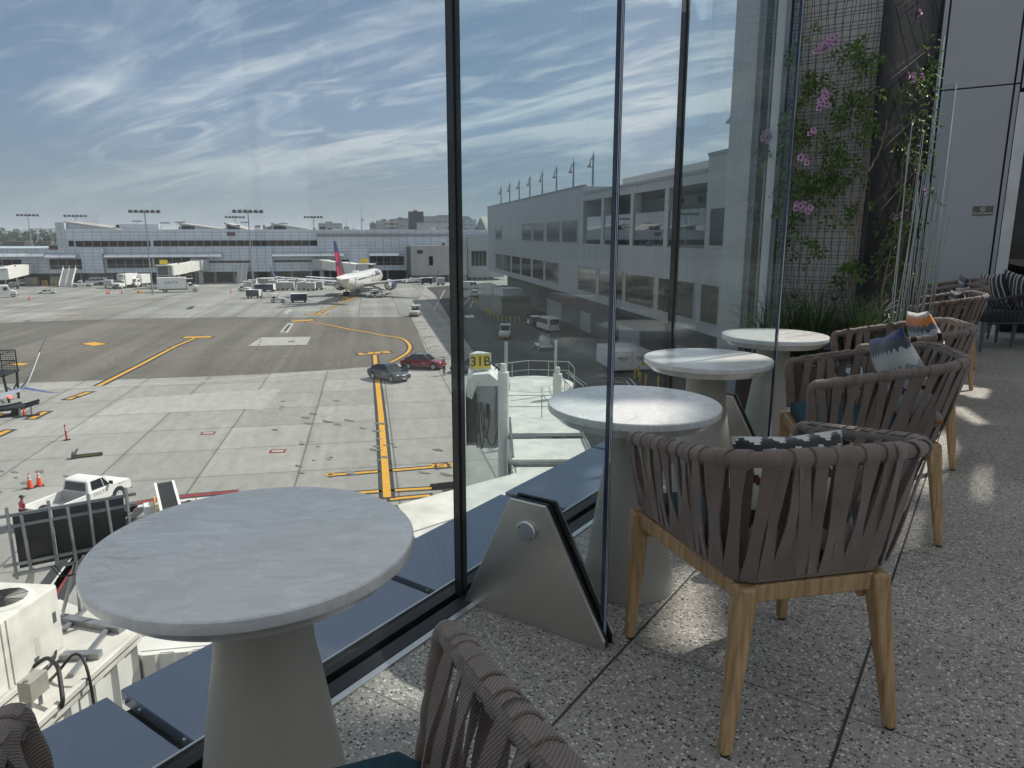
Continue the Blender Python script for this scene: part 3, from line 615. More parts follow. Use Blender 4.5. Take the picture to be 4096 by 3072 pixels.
# steel rods
rg = 'slender steel rods in the planter'
rodm = mat('polished_rod', (.34, .35, .35), .3, metal=1, var=.05)
rod0 = None; rr = random.Random(3)
hs_ = [2.9, 2.6, 2.2, 2.75, 3.05, 1.9, 2.35, 2.5, 1.7, 2.1, 2.85, 1.55, 2.3, 2.65, 1.8, 2.0, 2.45, 1.65, 2.2, 1.5, 1.9, 2.55, 1.75, 2.05, 2.7, 1.6, 2.4, 1.85]
for i, h in enumerate(hs_):
    px = 3575 + 150 * (i / 27) + rr.uniform(-14, 14); yy = rr.uniform(6.0, 7.1) if i > 3 else rr.uniform(5.6, 6.2)
    q = at_y(px, 1200, yy); 
    o = MB().m(rodm).cyl((0, 0, 0), (rr.uniform(-.03, .07), rr.uniform(-.03, .03), h * .60), .0042, .0042, 8).build('steel_rod', loc=(max(-.9, q.x), yy, .40))
    tag(o, 'slender polished steel rod standing upright in the cluster beside the plant tower', 'rod', rg)
# white building across the end
WY = 12.03
t = thing('clubhouse_wall', 'tall white panelled wall with a dark doorway at the end of the terrace', 'building', (0, 0, 0))
xd = at_y(4003, 938, WY).x; zd = at_y(4060, 372, WY).z
jx = [-2.2, at_y(3697, 938, WY).x, at_y(3978, 938, WY).x, xd]; jz = [0, at_y(3930, 347, WY).z, 4.74]
b_ = MB().m(panelw)
for a, bb in zip(jx[:-1], jx[1:]):
    for c, d in zip(jz[:-1], jz[1:]): b_.box(a + .012, bb - .012, WY, WY + .05, c + .01, d - .01)
for a, bb in ((xd, xd + 2.6), (xd + 2.6, 5.5), (5.5, 10.9)):
    for c, d in (((zd + .06), jz[1] + .32), (jz[1] + .34, 4.74)): b_.box(a + .012, bb - .012, WY, WY + .05, c, d - .01)
b_.m(seal); b_.box(-2.2, xd, WY + .06, WY + .1, 0, 4.73); b_.box(xd + 2.6, 10.9, WY + .06, WY + .1, 0, 4.73); b_.box(xd, xd + 2.6, WY + .06, WY + .1, zd + .05, 4.73)
b_.build('wall_panel', t, smooth=False)
j_ = MB().m(mat('pale_jamb2', (.5, .52, .53), .5)); j_.box(xd - .002, xd + .13, WY - .02, WY + .12, 0, zd); j_.box(xd + .13, xd + 2.6, WY - .018, WY + .12, zd - .07, zd + .05); j_.m(steelg); j_.box(xd + .13, xd + 2.6, WY - .05, WY + .2, 0.002, .03); j_.build('door_frame', t, smooth=False)
dark = mat('dark_interior', (.015, .016, .018), .7)
MB().m(dark).box(xd + .13, xd + 2.6, WY + 2.2, WY + 2.3, 0, 4.2).box(xd + .0, xd + .1, WY + .13, WY + 2.2, 0, 4.2).box(xd, xd + 2.6, WY + .13, WY + 2.2, 4.1, 4.2).box(xd, xd + 2.6, WY + .13, WY + 2.2, -.02, -.0).build('lobby', t, smooth=False)
MB().m(pane_mat('door_glass', (.35, .38, .38), 1.5, 1.0)).box(xd + .14, xd + 2.6, WY + .04, WY + .055, .03, zd - .07).build('door_pane', t, smooth=False)
sx, sz_ = at_y(3931, 843, WY).x, at_y(3931, 843, WY).z
t = thing('no_smoking_sign', 'small dark no smoking plate on the white panelled wall', 'sign', (sx, WY - .004, sz_))
MB().m(mat('olive_plate', (.10, .10, .085), .4)).box(-.118, .118, -.006, .004, -.063, .063).build('plate', t, bevel=.004)
sw = mat('sign_white', (.6, .6, .56), .5)
lettering('NO SMOKING', .036, sw, t, (0, -.0068, -.036), (PI / 2, 0, 0), extrude=.0006)
r_ = MB().m(sw); r_.tube([(.026 * math.cos(a), -.0075, .02 + .026 * math.sin(a)) for a in [2 * PI * k / 24 for k in range(24)]], .003, 6, closed=True); r_.bar((-.018, -.0075, .038), (.018, -.0075, .002), .004); r_.bar((-.016, -.007, .016), (.016, -.007, .016), .006); r_.build('symbol', t)
# tall glass screens behind the tower
for i, (pl, pr, pt, y, lab) in enumerate(((3560, 3686, 152, 9.6, 'tall frameless glass screen behind the plant tower, its lit edge nearest the tower'), (3600, 3752, 338, 9.2, 'shorter frameless glass screen behind the plant tower, its lit edge nearer the white wall'))):
    a = at_y(pl, 938, y).x; b = at_y(pr, 938, y).x; ztop = at_y(pr + 40, pt, y).z
    t = thing('glass_screen', lab, 'glass screen', (0, 0, 0))
    MB().m(fin_glass).box(a, b, y, y + .015, 0, ztop).build('pane', t, smooth=False)
    MB().m(mat('lit_glass_edge', (.7, .78, .8), .1, spec=.9)).box(b + .0005, b + .012, y - .001, y + .016, 0, ztop).build('polished_edge', t, smooth=False)
# unseen blocker added above the white wall, holes shaped to cast the sun patches
SY = WY + .12
holes = [([(2150, 1586), (2420, 1612), (2640, 1602), (2780, 1640), (2700, 1730), (2150, 1730)], .74), ([(2560, 1440), (2750, 1434), (2900, 1422), (3115, 1394), (3115, 1442), (2900, 1449), (2750, 1452), (2560, 1457)], .74), ([(2545, 1405), (2690, 1405), (2690, 1425), (2545, 1430)], .74),
         ([(2875, 1318), (3335, 1318), (3335, 1378), (2875, 1378)], .74), ([(3290, 1290), (3600, 1235), (3800, 1200), (3990, 1215), (3990, 1350), (3700, 1375), (3500, 1415), (3290, 1425)], .76), ([(3560, 1195), (3960, 1125), (3960, 1190), (3560, 1230)], .80),
         ([(3290, 1672), (3600, 1680), (3600, 1725), (3290, 1720)], .79), ([(3790, 1535), (3870, 1540), (3970, 1560), (3940, 1605), (3800, 1575)], 0), ([(3795, 1625), (3870, 1635), (3965, 1700), (3900, 1705), (3800, 1650)], 0), ([(3690, 1765), (3790, 1715), (3835, 1790), (3730, 1960), (3650, 2020)], 0), ([(3610, 2080), (3690, 2010), (3640, 2200), (3560, 2330)], 0),
         ([(2670, 2290), (2800, 2270), (2850, 2480), (2920, 2690), (2620, 2590)], 0), ([(1480, 2650), (1700, 2600), (1740, 2700), (1610, 2840), (1440, 2730)], 0), ([(2340, 1880), (2440, 1850), (2440, 1990), (2340, 2040)], 0), ([(1560, 2500), (1640, 2420), (1400, 2680), (1330, 2700)], 0), ([(3900, 1900), (3960, 1830), (3950, 2000), (3900, 2050)], 0)]
k2 = lambda p: (p.x + SUND.x / SUND.y * (SY - p.y), p.z + SUND.z / SUND.y * (SY - p.y))
HP = [[k2(at_z(px, py, z)) for px, py in poly] for poly, z in holes]
HP.append([k2(Vector(p)) for p in ((-.95, 6.3, .6), (-.55, 7.9, .6), (-.55, 7.9, 3.6), (-.95, 6.3, 3.6))])
def crosses(poly, y):
    xs = []
    for (x0, y0), (x1, y1) in zip(poly, poly[1:] + poly[:1]):
        if (y0 <= y) != (y1 <= y): xs.append(x0 + (y - y0) / (y1 - y0) * (x1 - x0))
    xs.sort(); return list(zip(xs[::2], xs[1::2]))
t = thing('sun_blocker', 'unseen wall added to block the sun above the white panelled wall, holes shaped for sun patches', 'added sun blocker', (0, 0, 0))
c_ = MB().m(panelw); z = 4.75; dz = .09
while z < 14.2:
    cut = sorted(i for p in HP for i in crosses(p, z + dz / 2)); x = -2.2
    for a, b in cut + [(13.0, 13.0)]:
        if a > x + .02: c_.box(x, min(a, 13.0), SY, SY + .06, z, z + dz - .0005)
        x = max(x, b)
    z += dz
c_.build('blocker_strips', t, smooth=False)
e_ = MB().m(panelw); e_.box(-2.3, -2.2, SY - .02, SY + .2, 0, 14.3); e_.box(13, 13.1, SY - .02, SY + .2, 0, 14.3); e_.box(-2.2, 13, SY - .02, SY + .2, 14.2, 14.3); e_.build('blocker_edge', t, smooth=False)
# ---------------------------------------------------------------- climbing plants, flowers and grasses
def leaf_mat(name, a, b_, tr=.25):
    m, nt, n, L, b = nodes(name)
    g = n.new('ShaderNodeNewGeometry'); cr = n.new('ShaderNodeValToRGB'); cr.color_ramp.elements[0].color = a + (1,); cr.color_ramp.elements[1].color = b_ + (1,)
    L.new(g.outputs['Random Per Island'], cr.inputs[0]); L.new(cr.outputs[0], b.inputs['Base Color']); b.inputs['Roughness'].default_value = .42
    tl = n.new('ShaderNodeBsdfTranslucent'); L.new(cr.outputs[0], tl.inputs[0]); mx = n.new('ShaderNodeMixShader'); mx.inputs[0].default_value = tr; L.new(b.outputs[0], mx.inputs[1]); L.new(tl.outputs[0], mx.inputs[2]); L.new(mx.outputs[0], n['Material Output'].inputs[0]); return m
leafm = leaf_mat('vine_leaf', (.045, .085, .025), (.15, .23, .06), .45); grassm = leaf_mat('strap_leaf', (.03, .065, .02), (.075, .12, .04), .2)
stemm = mat('vine_stem', (.20, .15, .10), .7, var=.3, scale=20); petal = mat('pink_petal', (.60, .36, .55), .6, var=.12, scale=30); eye = mat('flower_eye', (.05, .008, .02), .6)
rv = random.Random(11)
def leaflet(mb, p, d, up, L_):
    d = d.normalized(); s = d.cross(up).normalized(); nrm = s.cross(d); w = L_ * .24
    mb.add([p, p + d * L_ * .35 + s * w + nrm * L_ * .05, p + d * L_ * .72 + s * w * .7 + nrm * L_ * .02, p + d * L_ - nrm * L_ * .14, p + d * L_ * .72 - s * w * .7 + nrm * L_ * .02, p + d * L_ * .35 - s * w + nrm * L_ * .05], [(0, 1, 2, 3), (0, 3, 4, 5)])
def sprig(mb, p, nrm, n=5, L_=.043):
    ax = (Vector((rv.uniform(-1, 1), rv.uniform(-.3, .3), rv.uniform(-.9, .35))) + nrm * .55).normalized(); l = rv.uniform(.07, .13)
    for k in range(n):
        f = (k + 1) / n; q = p + ax * l * f + Vector((0, 0, -.03 * f * f)); sd = ax.cross(nrm).normalized() * (1 if k % 2 else -1)
        d = (sd * .9 + ax * .6 + Vector((0, 0, -.35))) if k < n - 1 else ax + Vector((0, 0, -.3))
        leaflet(mb, q, d, (nrm + Vector((rv.uniform(-.5, .5), rv.uniform(-.5, .5), rv.uniform(-.2, .6)))).normalized(), L_ * rv.uniform(.8, 1.25))
def flower(parent, p, nrm, n=7):
    for k in range(n):
        c = p + Vector((rv.uniform(-.032, .036), rv.uniform(-.03, .0), rv.uniform(-.03, .03))); f = MB().m(petal)
        ax = (nrm + Vector((rv.uniform(-.5, .5), 0, rv.uniform(-.3, .5)))).normalized(); a = ax.orthogonal().normalized(); b = ax.cross(a); r = rv.uniform(.021, .028)
        for q in range(5):
            t0 = 2 * PI * q / 5; e = lambda t, rad, h: c + (a * math.cos(t) + b * math.sin(t)) * rad + ax * h
            f.add([e(t0, .004, -.01), e(t0 - .5, r * .75, .004), e(t0 - .3, r * 1.05, .003), e(t0, r, .008), e(t0 + .3, r * 1.05, .003), e(t0 + .5, r * .75, .004)], [(0, 1, 2, 3), (0, 3, 4, 5)])
        f.m(eye).cyl(c - ax * .002, c + ax * .004, .007, .004, 7); f.build('flower', parent)
Z5 = lambda x, y: (2900 + x * .784, y * .784)
def vine(label, pts, yfun, nrm, per, spread, stems, flowers):
    t = thing('climbing_vine', label, 'vine', tuple(at_y(*Z5(*stems[0][0]), yfun(0))) if False else (0, 0, 0))
    lm = MB().m(leafm)
    for x, y, d in pts:
        for _ in range(int(per * d)):
            px, py = Z5(x + rv.gauss(0, spread), y + rv.gauss(0, spread)); p = at_y(px, py, yfun(px)); p -= nrm * -rv.uniform(.0, .10)
            sprig(lm, p, nrm)
    lm.build('foliage', t, smooth=False)
    sm = MB().m(stemm)
    for st in stems:
        pp_ = [at_y(*Z5(*q), yfun(Z5(*q)[0])) + nrm * .05 for q in st]; pth = Path(pp_); N = 5 * len(st)
        sm.tube([pth.at(k / N) + Vector((rv.uniform(-.006, .006), 0, rv.uniform(-.006, .006))) for k in range(N + 1)], [.009 * (1 - .65 * k / N) for k in range(N + 1)], 6)
    sm.build('stem', t)
    for x, y, n in flowers: flower(t, at_y(*Z5(x, y), yfun(Z5(x, y)[0])) + nrm * .13, nrm, n)
front = lambda px: TY - .10
vine('climbing vine with pink flowers spread over the mesh front of the plant tower', [(660, 530, 1.2), (720, 480, 1), (610, 590, 1), (740, 600, 1), (750, 330, 1), (690, 235, 1), (640, 245, .5), (400, 300, .5), (430, 400, .9), (460, 430, .5), (400, 500, .7), (365, 615, .8), (420, 680, 1.2), (350, 690, .8), (520, 720, 1), (600, 800, 1.2), (560, 870, 1.3), (400, 900, 1.3), (350, 950, 1), (460, 960, 1.4), (560, 960, 1), (650, 900, .6), (330, 1100, .8), (350, 1180, .6), (470, 1280, 1), (620, 1390, 1.1), (690, 1350, .8), (700, 1050, .5), (250, 760, 1), (275, 850, .8), (255, 1050, .7), (240, 700, .6), (540, 420, .4), (420, 200, .3), (700, 700, .6), (600, 1100, .4)], front, Vector((0, -1, 0)), 11, 27,
     [[(610, 1620), (640, 1500), (640, 1280), (690, 1120), (720, 980), (740, 800), (760, 560)], [(650, 1200), (560, 1080), (480, 990), (400, 900), (350, 760), (370, 560), (390, 330)], [(690, 1120), (640, 980), (560, 860), (520, 720), (610, 560), (700, 420), (710, 240)], [(625, 1560), (660, 1430), (650, 1250), (710, 1080)], [(740, 880), (800, 760), (830, 620)]],
     [(505, 265, 9), (545, 240, 10), (575, 225, 6), (530, 495, 6), (522, 540, 7), (235, 700, 9), (225, 715, 6), (470, 692, 3), (420, 825, 5), (400, 1055, 7), (437, 1060, 7)])
side_y = lambda px: TY + max(0, min(1, (px - 3490) / 180)) * 1.25
vine('sunlit climbing vine on the black screen side of the plant tower', [(930, 200, .6), (935, 270, 1), (960, 330, 1.3), (900, 400, 1.3), (935, 430, 1.4), (870, 460, 1), (930, 540, 1), (985, 600, .8), (960, 690, 1), (865, 740, .9), (900, 800, 1), (930, 850, 1), (860, 950, .8), (900, 1000, .8), (860, 1110, 1.1), (905, 1110, 1.3), (815, 1200, 1.2), (860, 1250, 1.2), (780, 1310, 1.2), (850, 1330, 1.3), (930, 1370, .7), (985, 720, .8), (1000, 380, .5), (990, 1000, .6), (880, 1420, .9), (800, 1420, .7), (820, 480, .8), (900, 620, .7)], side_y, Vector((.95, -.3, 0)), 11, 24,
     [[(760, 1640), (770, 1450), (820, 1250), (860, 1000), (880, 760), (900, 520), (930, 250)], [(770, 1450), (860, 1330), (900, 1120), (940, 850), (960, 600)]], [(885, 95, 7), (890, 85, 5), (860, 405, 5), (950, 975, 4), (795, 1105, 3), (905, 415, 3)])
def grass(label, x, y, n, L_, z=.42):
    g = MB().m(grassm)
    for k in range(n):
        a = rv.uniform(0, 2 * PI); d = Vector((math.cos(a), math.sin(a), 0)); l = L_ * rv.uniform(.6, 1.15); b = Vector((rv.gauss(0, .035), rv.gauss(0, .035), 0)); lean = rv.uniform(.25, .85); w = rv.uniform(.003, .006); s = Vector((-d.y, d.x, 0)); ln = []
        for q in range(7):
            f = q / 6; p = b + d * l * lean * f ** 1.5 + Vector((0, 0, l * (f - .55 * lean * f ** 2.4))); ww = w * (1 - f ** 2) + .0004; ln.append((p - s * ww, p + s * ww + Vector((0, 0, .001))))
        g.add([v for pr in ln for v in pr], [(2 * q, 2 * q + 1, 2 * q + 3, 2 * q + 2) for q in range(6)])
    tag(g.build('grass_plant', loc=(x, y, z)), label, 'plant', 'strap leaved plants in the planter')
for lab, x, y, n, L_ in (('strap leaved grass plant by the glass, leftmost in the planter', -1.44, 5.6, 90, .62), ('bushy strap leaved plant behind the farthest table', -1.28, 5.9, 130, .72), ('largest strap leaved plant with pale lower blades, in front of the mesh', -1.12, 5.75, 150, .75), ('strap leaved plant at the foot of the bare vine stem', -.92, 6.1, 100, .6), ('strap leaved plant at the tower corner beside the rods', -.80, 6.0, 130, .62), ('small strap leaved plant among the steel rods', -.68, 6.6, 90, .5), ('low strap leaved plant behind the steel rods', -.66, 7.3, 80, .5)): grass(lab, x, y, n, L_)
for px, py, lab in ((3177, 1180, 'small black spotlight low on the tower mesh, left of the grasses'), (3336, 1190, 'small black spotlight low on the tower mesh, above the largest grass plant')):
    p = at_y(px, py, TY - .09); t = thing('spotlight', lab, 'spotlight', tuple(p))
    l_ = MB().m(blackm); l_.cyl((0, 0, 0), (.02, -.07, .03), .03, .034, 14); l_.build('housing', t); MB().m(carglass).cyl((.0201, -.0702, .0301), (.0215, -.075, .0321), .029, n=14).build('lens', t); MB().m(blackm).bar((0, .09, 0), (0, 0, 0), .015).build('bracket', t)
# ---------------------------------------------------------------- dark rope lounge chairs by the doorway
def lounge():
    t = thing('lounge_chair', 'dark rope lounge chair', 'chair'); dm = mat('charcoal_rope', (.035, .035, .037), .7, bump=.4, bscale=120)
    tp = Path([Vector((p.x, p.y, .60 + (.36 - p.x) * .16)) for p in upath(.36, -.36, .40, .36, .2, 10, 8)]); lo = Path([Vector((p.x, p.y, .33)) for p in upath(.34, -.30, .35, .32, .12, 10, 8)])
    MB().m(dm).tube([tp.at(k / 60) for k in range(61)], .019, 10).build('rim', t); MB().m(dm).tube([lo.at(k / 60) for k in range(61)], .015, 8).build('lower_rail', t)
    w = MB().m(dm)
    for k in range(34):
        u = .03 + .94 * k / 33; w.tube([lo.at(u), tp.at(min(.99, u + .02))], .007, 6); w.tube([lo.at(u), tp.at(max(.01, u - .02))], .007, 6)
    w.build('ropes', t)
    for x, y in ((.34, .36), (.34, -.36), (-.30, .32), (-.30, -.32)):
        MB().m(dgrey).loft([[(x * 1.06 + .012 * a, y * 1.05 + .012 * b, 0) for a, b in ((-1, -1), (1, -1), (1, 1), (-1, 1))], [(x + .022 * a, y + .022 * b, .35) for a, b in ((-1, -1), (1, -1), (1, 1), (-1, 1))]]).build('leg', t, bevel=.004)
    MB().m(mat('charcoal_cushion', (.06, .06, .062), .9, bump=.2)).box(-.28, .33, -.32, .32, .34, .46).build('seat_cushion', t, bevel=.03)
    return t
lc = lounge(); LG = [(-.02, 10.6, 215, 'dark rope lounge chair nearest the woven armchairs, striped pillows in it'), (.42, 11.2, 200, 'dark rope lounge chair by the doorway, a tall striped pillow in it')]
lcs = []
for i, (x, y, a, lab) in enumerate(LG):
    o = lc if i == 0 else dup(lc, (x, y, 0)); o.location = (x, y, 0); o.rotation_euler = (0, 0, R(a)); o['label'] = lab; o['group'] = 'dark rope lounge chairs'; lcs.append(o)
def in_l(o, x, y, z, lean, roll): return Matrix.Translation(o.location) @ Matrix.Rotation(o.rotation_euler.z, 4, 'Z') @ Matrix.Translation((x, y, z)) @ Matrix.Rotation(R(90), 4, 'Z') @ Matrix.Rotation(R(90 - lean), 4, 'X') @ Matrix.Rotation(R(roll), 4, 'Z')
pillow('large navy striped pillow in the nearer lounge chair', stripe, in_l(lcs[0], -.2, .12, .68, -18, 80), .5); pillow('striped pillow leaning on the arm of the nearer lounge chair', stripe, in_l(lcs[0], -.12, -.16, .67, -20, 95), .46)
pillow('tall navy striped pillow in the lounge chair by the doorway', stripe, in_l(lcs[1], -.2, -.02, .70, -14, 85), .52)
# ---------------------------------------------------------------- apron
AZA, AZB = -45.2, 44.8                                  # the two directions everything on the apron follows
GROT = math.atan2(math.cos(R(AZA)), math.sin(R(AZA)))
def ground_mat(name, c0, c1, joint=None, stain=.5, streak=0):
    m, nt, n, L, b = nodes(name)
    tc = n.new('ShaderNodeTexCoord'); sp = n.new('ShaderNodeSeparateXYZ'); L.new(tc.outputs['Object'], sp.inputs[0])
    def f(op, a, bb=None):
        x = n.new('ShaderNodeMath'); x.operation = op
        for i, q in enumerate((a, bb)):
            if q is None: continue
            if isinstance(q, (int, float)): x.inputs[i].default_value = q
            else: L.new(q, x.inputs[i])
        return x.outputs[0]
    def noise(scale, detail, st=(1, 1, 1), rough=.55, dist=0):
        mp = n.new('ShaderNodeMapping'); mp.inputs['Scale'].default_value = st; L.new(tc.outputs['Object'], mp.inputs[0])
        t = n.new('ShaderNodeTexNoise'); t.inputs['Scale'].default_value = scale; t.inputs['Detail'].default_value = detail; t.inputs['Roughness'].default_value = rough; t.inputs['Distortion'].default_value = dist; L.new(mp.outputs[0], t.inputs['Vector']); return t.outputs['Fac']
    def rng(v, a, bb, c=0, d=1, smooth=True):
        r = n.new('ShaderNodeMapRange'); r.interpolation_type = 'SMOOTHSTEP' if smooth else 'LINEAR'
        for i, q in zip(('From Min', 'From Max', 'To Min', 'To Max'), (a, bb, c, d)): r.inputs[i].default_value = q
        L.new(v, r.inputs['Value']); return r.outputs[0]
    big = noise(.055, 6); mid = noise(.6, 8, (1, 2.2, 1)); fine = noise(9, 5)
    mx = n.new('ShaderNodeMix'); mx.data_type = 'RGBA'; mx.inputs['A'].default_value = c0 + (1,); mx.inputs['B'].default_value = c1 + (1,); L.new(rng(big, .3, .7), mx.inputs['Factor'])
    val = f('MULTIPLY', rng(mid, .3, .7, .9, 1.07), rng(fine, .3, .7, .93, 1.06))
    # oil spots and scuffs
    s1 = rng(noise(.42, 7, (1.6, .8, 1), .6, .4), .64, .76, 0, 1); s2 = rng(noise(1.7, 5, (2.4, .8, 1), .6, .5), .66, .76, 0, 1)
    val = f('MULTIPLY', val, f('SUBTRACT', 1.0, f('MULTIPLY', f('MAXIMUM', f('MULTIPLY', s1, .6), f('MULTIPLY', s2, .55)), stain)))
    if streak: val = f('MULTIPLY', val, rng(noise(.16, 6, (.05, 1.6, 1), .6, .6), .36, .62, 1 - streak, 1.04))
    if joint:
        off_a, sa, off_b, sb, wd, dep = joint
        ga = f('DIVIDE', f('SUBTRACT', sp.outputs[0], off_a), sa); gb = f('DIVIDE', f('SUBTRACT', sp.outputs[1], off_b), sb)
        cb = n.new('ShaderNodeCombineXYZ'); L.new(f('FLOOR', ga), cb.inputs[0]); L.new(f('FLOOR', gb), cb.inputs[1]); wn = n.new('ShaderNodeTexWhiteNoise'); wn.noise_dimensions = '2D'; L.new(cb.outputs[0], wn.inputs['Vector'])
        val = f('MULTIPLY', val, rng(wn.outputs[0], 0, 1, .9, 1.12, False))
        for g, sz, w in ((ga, sa, wd * .7), (gb, sb, wd)):
            fr = f('FRACT', g); d = f('MULTIPLY', f('MINIMUM', fr, f('SUBTRACT', 1.0, fr)), sz)
            val = f('MULTIPLY', val, rng(d, w * .4, w * 1.4, 1 - dep, 1)); val = f('MULTIPLY', val, rng(d, 0, .7, .95, 1))
    hs = n.new('ShaderNodeHueSaturation'); L.new(mx.outputs['Result'], hs.inputs['Color']); L.new(val, hs.inputs['Value']); L.new(hs.outputs[0], b.inputs['Base Color'])
    b.inputs['Roughness'].default_value = .85; b.inputs['Specular IOR Level'].default_value = .25
    return m
conc = ground_mat('apron_concrete', (.285, .285, .262), (.335, .333, .305), (46.05, 6.08, 17.14 % 6.13, 6.13, .07, .5), .75, .08)
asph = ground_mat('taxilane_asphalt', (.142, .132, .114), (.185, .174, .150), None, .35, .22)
patch = ground_mat('pale_concrete', (.36, .36, .335), (.40, .40, .375), None, .5)
far_asph = ground_mat('far_apron', (.25, .25, .235), (.31, .31, .29), (3, 7.6, 2, 7.6, .1, .35), .5, .2)
shade_paint = ground_mat('painted_shadow_colour', (.055, .055, .056), (.08, .08, .08), None, .4, .1)  # dark colour standing in for the concourse shadow on the apron
def sheet(name, pts, h, m, kind='structure', label=None):   # flat sheet on the apron, its mesh turned to the apron's own directions
    inv = Matrix.Rotation(-GROT, 3, 'Z'); b = MB().m(m); P_ = [inv @ Vector((p[0], p[1], 0)) for p in pts]
    b.add(P_, [tuple(range(len(P_)))]); o = b.build(name, loc=(0, 0, GZ + h), rz=GROT, smooth=False)
    if o.data.polygons[0].normal.z < 0: o.data.flip_normals()
    o['kind'] = kind; return o
GP = lambda pts: [at_z(x, y) for x, y in pts]
sheet('ground', [(-9000, -9000), (9000, -9000), (9000, 9000), (-9000, 9000)], -.012, mat('far_land', (.16, .16, .14), .9, var=.3, scale=.01))
sheet('apron', [(-900, -400), (400, -400), (400, 900), (-900, 900)], 0, conc)
sheet('far_apron', GP([(-900, 1310), (0, 1291), (550, 1274), (900, 1269), (1640, 1268), (1700, 1150), (1700, 1090), (300, 1095), (-900, 1125)]), .004, far_asph)
sheet('taxilane', GP([(-700, 1580), (72, 1533), (1000, 1499), (1490, 1470), (1718, 1436), (1645, 1268), (900, 1269), (550, 1274), (0, 1291), (-900, 1310)]), .008, asph)
sheet('pale_patch', GP([(992, 1384), (1045, 1350), (1243, 1347), (1228, 1379)]), .014, patch); sheet('drain_surround', GP([(1119, 1329), (1150, 1294), (1176, 1293), (1152, 1331)]), .014, patch)
sheet('pale_patch', GP([(1134, 1255), (1155, 1237), (1170, 1237), (1150, 1256)]), .014, patch)
sheet('newer_slab', GP([(383, 1662), (500, 1596), (1000, 1560), (1125, 1557), (1050, 1640), (1000, 1636)]), .004, ground_mat('newer_concrete', (.35, .35, .325), (.39, .385, .36), None, .6))
sheet('painted_shadow', GP([(1705, 1150), (1740, 1180), (1810, 1290), (2060, 1640), (2420, 2100), (3400, 1700), (2900, 1480), (2300, 1250), (1960, 1130)]), .004, shade_paint)  # shade painted as a dark sheet over the apron beside the near concourse
yl = mat('yellow_marking', (.62, .33, .035), .7, var=.14, scale=2.5, bump=0); bk = mat('black_marking', (.035, .04, .042), .8, var=.2, scale=3); wl = mat('white_marking', (.58, .58, .55), .7, var=.15, scale=3); rl = mat('red_marking', (.24, .03, .035), .7, var=.2, scale=3); fy = mat('faded_yellow_marking', (.36, .22, .07), .8, var=.3, scale=1.5); tm = mat('tyre_mark', (.125, .12, .11), .9, var=.3, scale=1)
def strip(pts, w, h, m, name='ground_marking', ends=0):
    b = MB().m(m); L_, R_ = [], []; N = len(pts)
    for i, p in enumerate(pts):
        d = (pts[min(i + 1, N - 1)] - pts[max(i - 1, 0)]); d.z = 0; d.normalize(); s = Vector((-d.y, d.x, 0)) * w / 2; e = d * ends * (-1 if i == 0 else 1 if i == N - 1 else 0)
        L_.append(p + s + e); R_.append(p - s + e)
    vs = [(q.x, q.y, 0) for a in zip(L_, R_) for q in a]; b.add(vs, [(2 * i, 2 * i + 1, 2 * i + 3, 2 * i + 2) for i in range(N - 1)])
    o = b.build(name, loc=(0, 0, GZ + h), smooth=False)
    for p in o.data.polygons:
        if p.normal.z < 0: o.data.flip_normals(); break
    return struct(o)
def lane(px, w, border=.0, m=None, h=.02, sub=1):
    P_ = GP(px)
    if sub > 1:
        Q = []
        for i in range(len(P_) - 1):
            p0, p1, p2, p3 = P_[max(i - 1, 0)], P_[i], P_[i + 1], P_[min(i + 2, len(P_) - 1)]
            for k in range(sub):
                t = k / sub; Q.append(.5 * (2 * p1 + (p2 - p0) * t + (2 * p0 - 5 * p1 + 4 * p2 - p3) * t * t + (3 * p1 - p0 - 3 * p2 + p3) * t ** 3))
        P_ = Q + [P_[-1]]
    if border: strip(P_, w + 2 * border, h - .004, bk, ends=border)
    return strip(P_, w, h, m or yl)
lane([(1499, 1420), (1512.6, 1553), (1526, 1684), (1540, 1865), (1549, 1990)], .46, .24, h=.024)
lane([(1433, 1417), (1559, 1408)], 1.35, .3, h=.03)
lane([(1225, 1288), (1300, 1297), (1397, 1317), (1470, 1329), (1533, 1342), (1590, 1350), (1619, 1360), (1638, 1380), (1638, 1398), (1623, 1416), (1580, 1441), (1528, 1462)], .42, .26, sub=5)
lane([(1166, 1286), (1254, 1280)], 1.5, .3, h=.03)
lane([(789, 1349), (700, 1386), (560, 1460), (393, 1544)], .46, .36); lane([(735, 1350), (845, 1348)], 1.5, .3, h=.03)
lane([(1226, 1258), (1308, 1257)], 1.3, .3, h=.03); lane([(1270, 1255), (1360, 1215), (1442, 1182)], .45, .35)
for q in ([(325, 1376), (375, 1368), (427, 1376), (375, 1384)], [(40, 1458), (70, 1452), (119, 1455), (80, 1463)]):
    P_ = GP(q); c = sum(P_, Vector()) / 4; sheet('ground_marking', [c + (p - c) * 1.18 for p in P_], .016, bk); sheet('ground_marking', P_, .02, yl)
for a, b in (((357, 1568), (271, 1598)), ((182, 1648), (126, 1675)), ((34, 1722), (-40, 1755))): lane([a, b], .5, .3)
lane([(318, 1585), (305, 1590)], .62, 0, bk, h=.026)
lane([(1330, 1900), (1518, 1886)], .34, .2); lane([(1548, 1884), (1738, 1868)], .34, .2); lane([(1320, 1980), (1526, 1965)], .34, .2); lane([(1560, 1963), (1765, 1951)], .34, .2); lane([(1560, 1998), (1720, 1982)], .34, .2)
for a, b, w in (((1735, 1867), (1800, 1861), 1.25), ((1312, 1902), (1330, 1900), .9), ((1762, 1950), (1835, 1943), 1.6)): lane([a, b], w, 0, bk, h=.026)
wl2 = [(-60, 1556), (154, 1551), (393, 1545), (640, 1535), (900, 1518), (1000, 1511), (1200, 1492), (1488, 1468)]
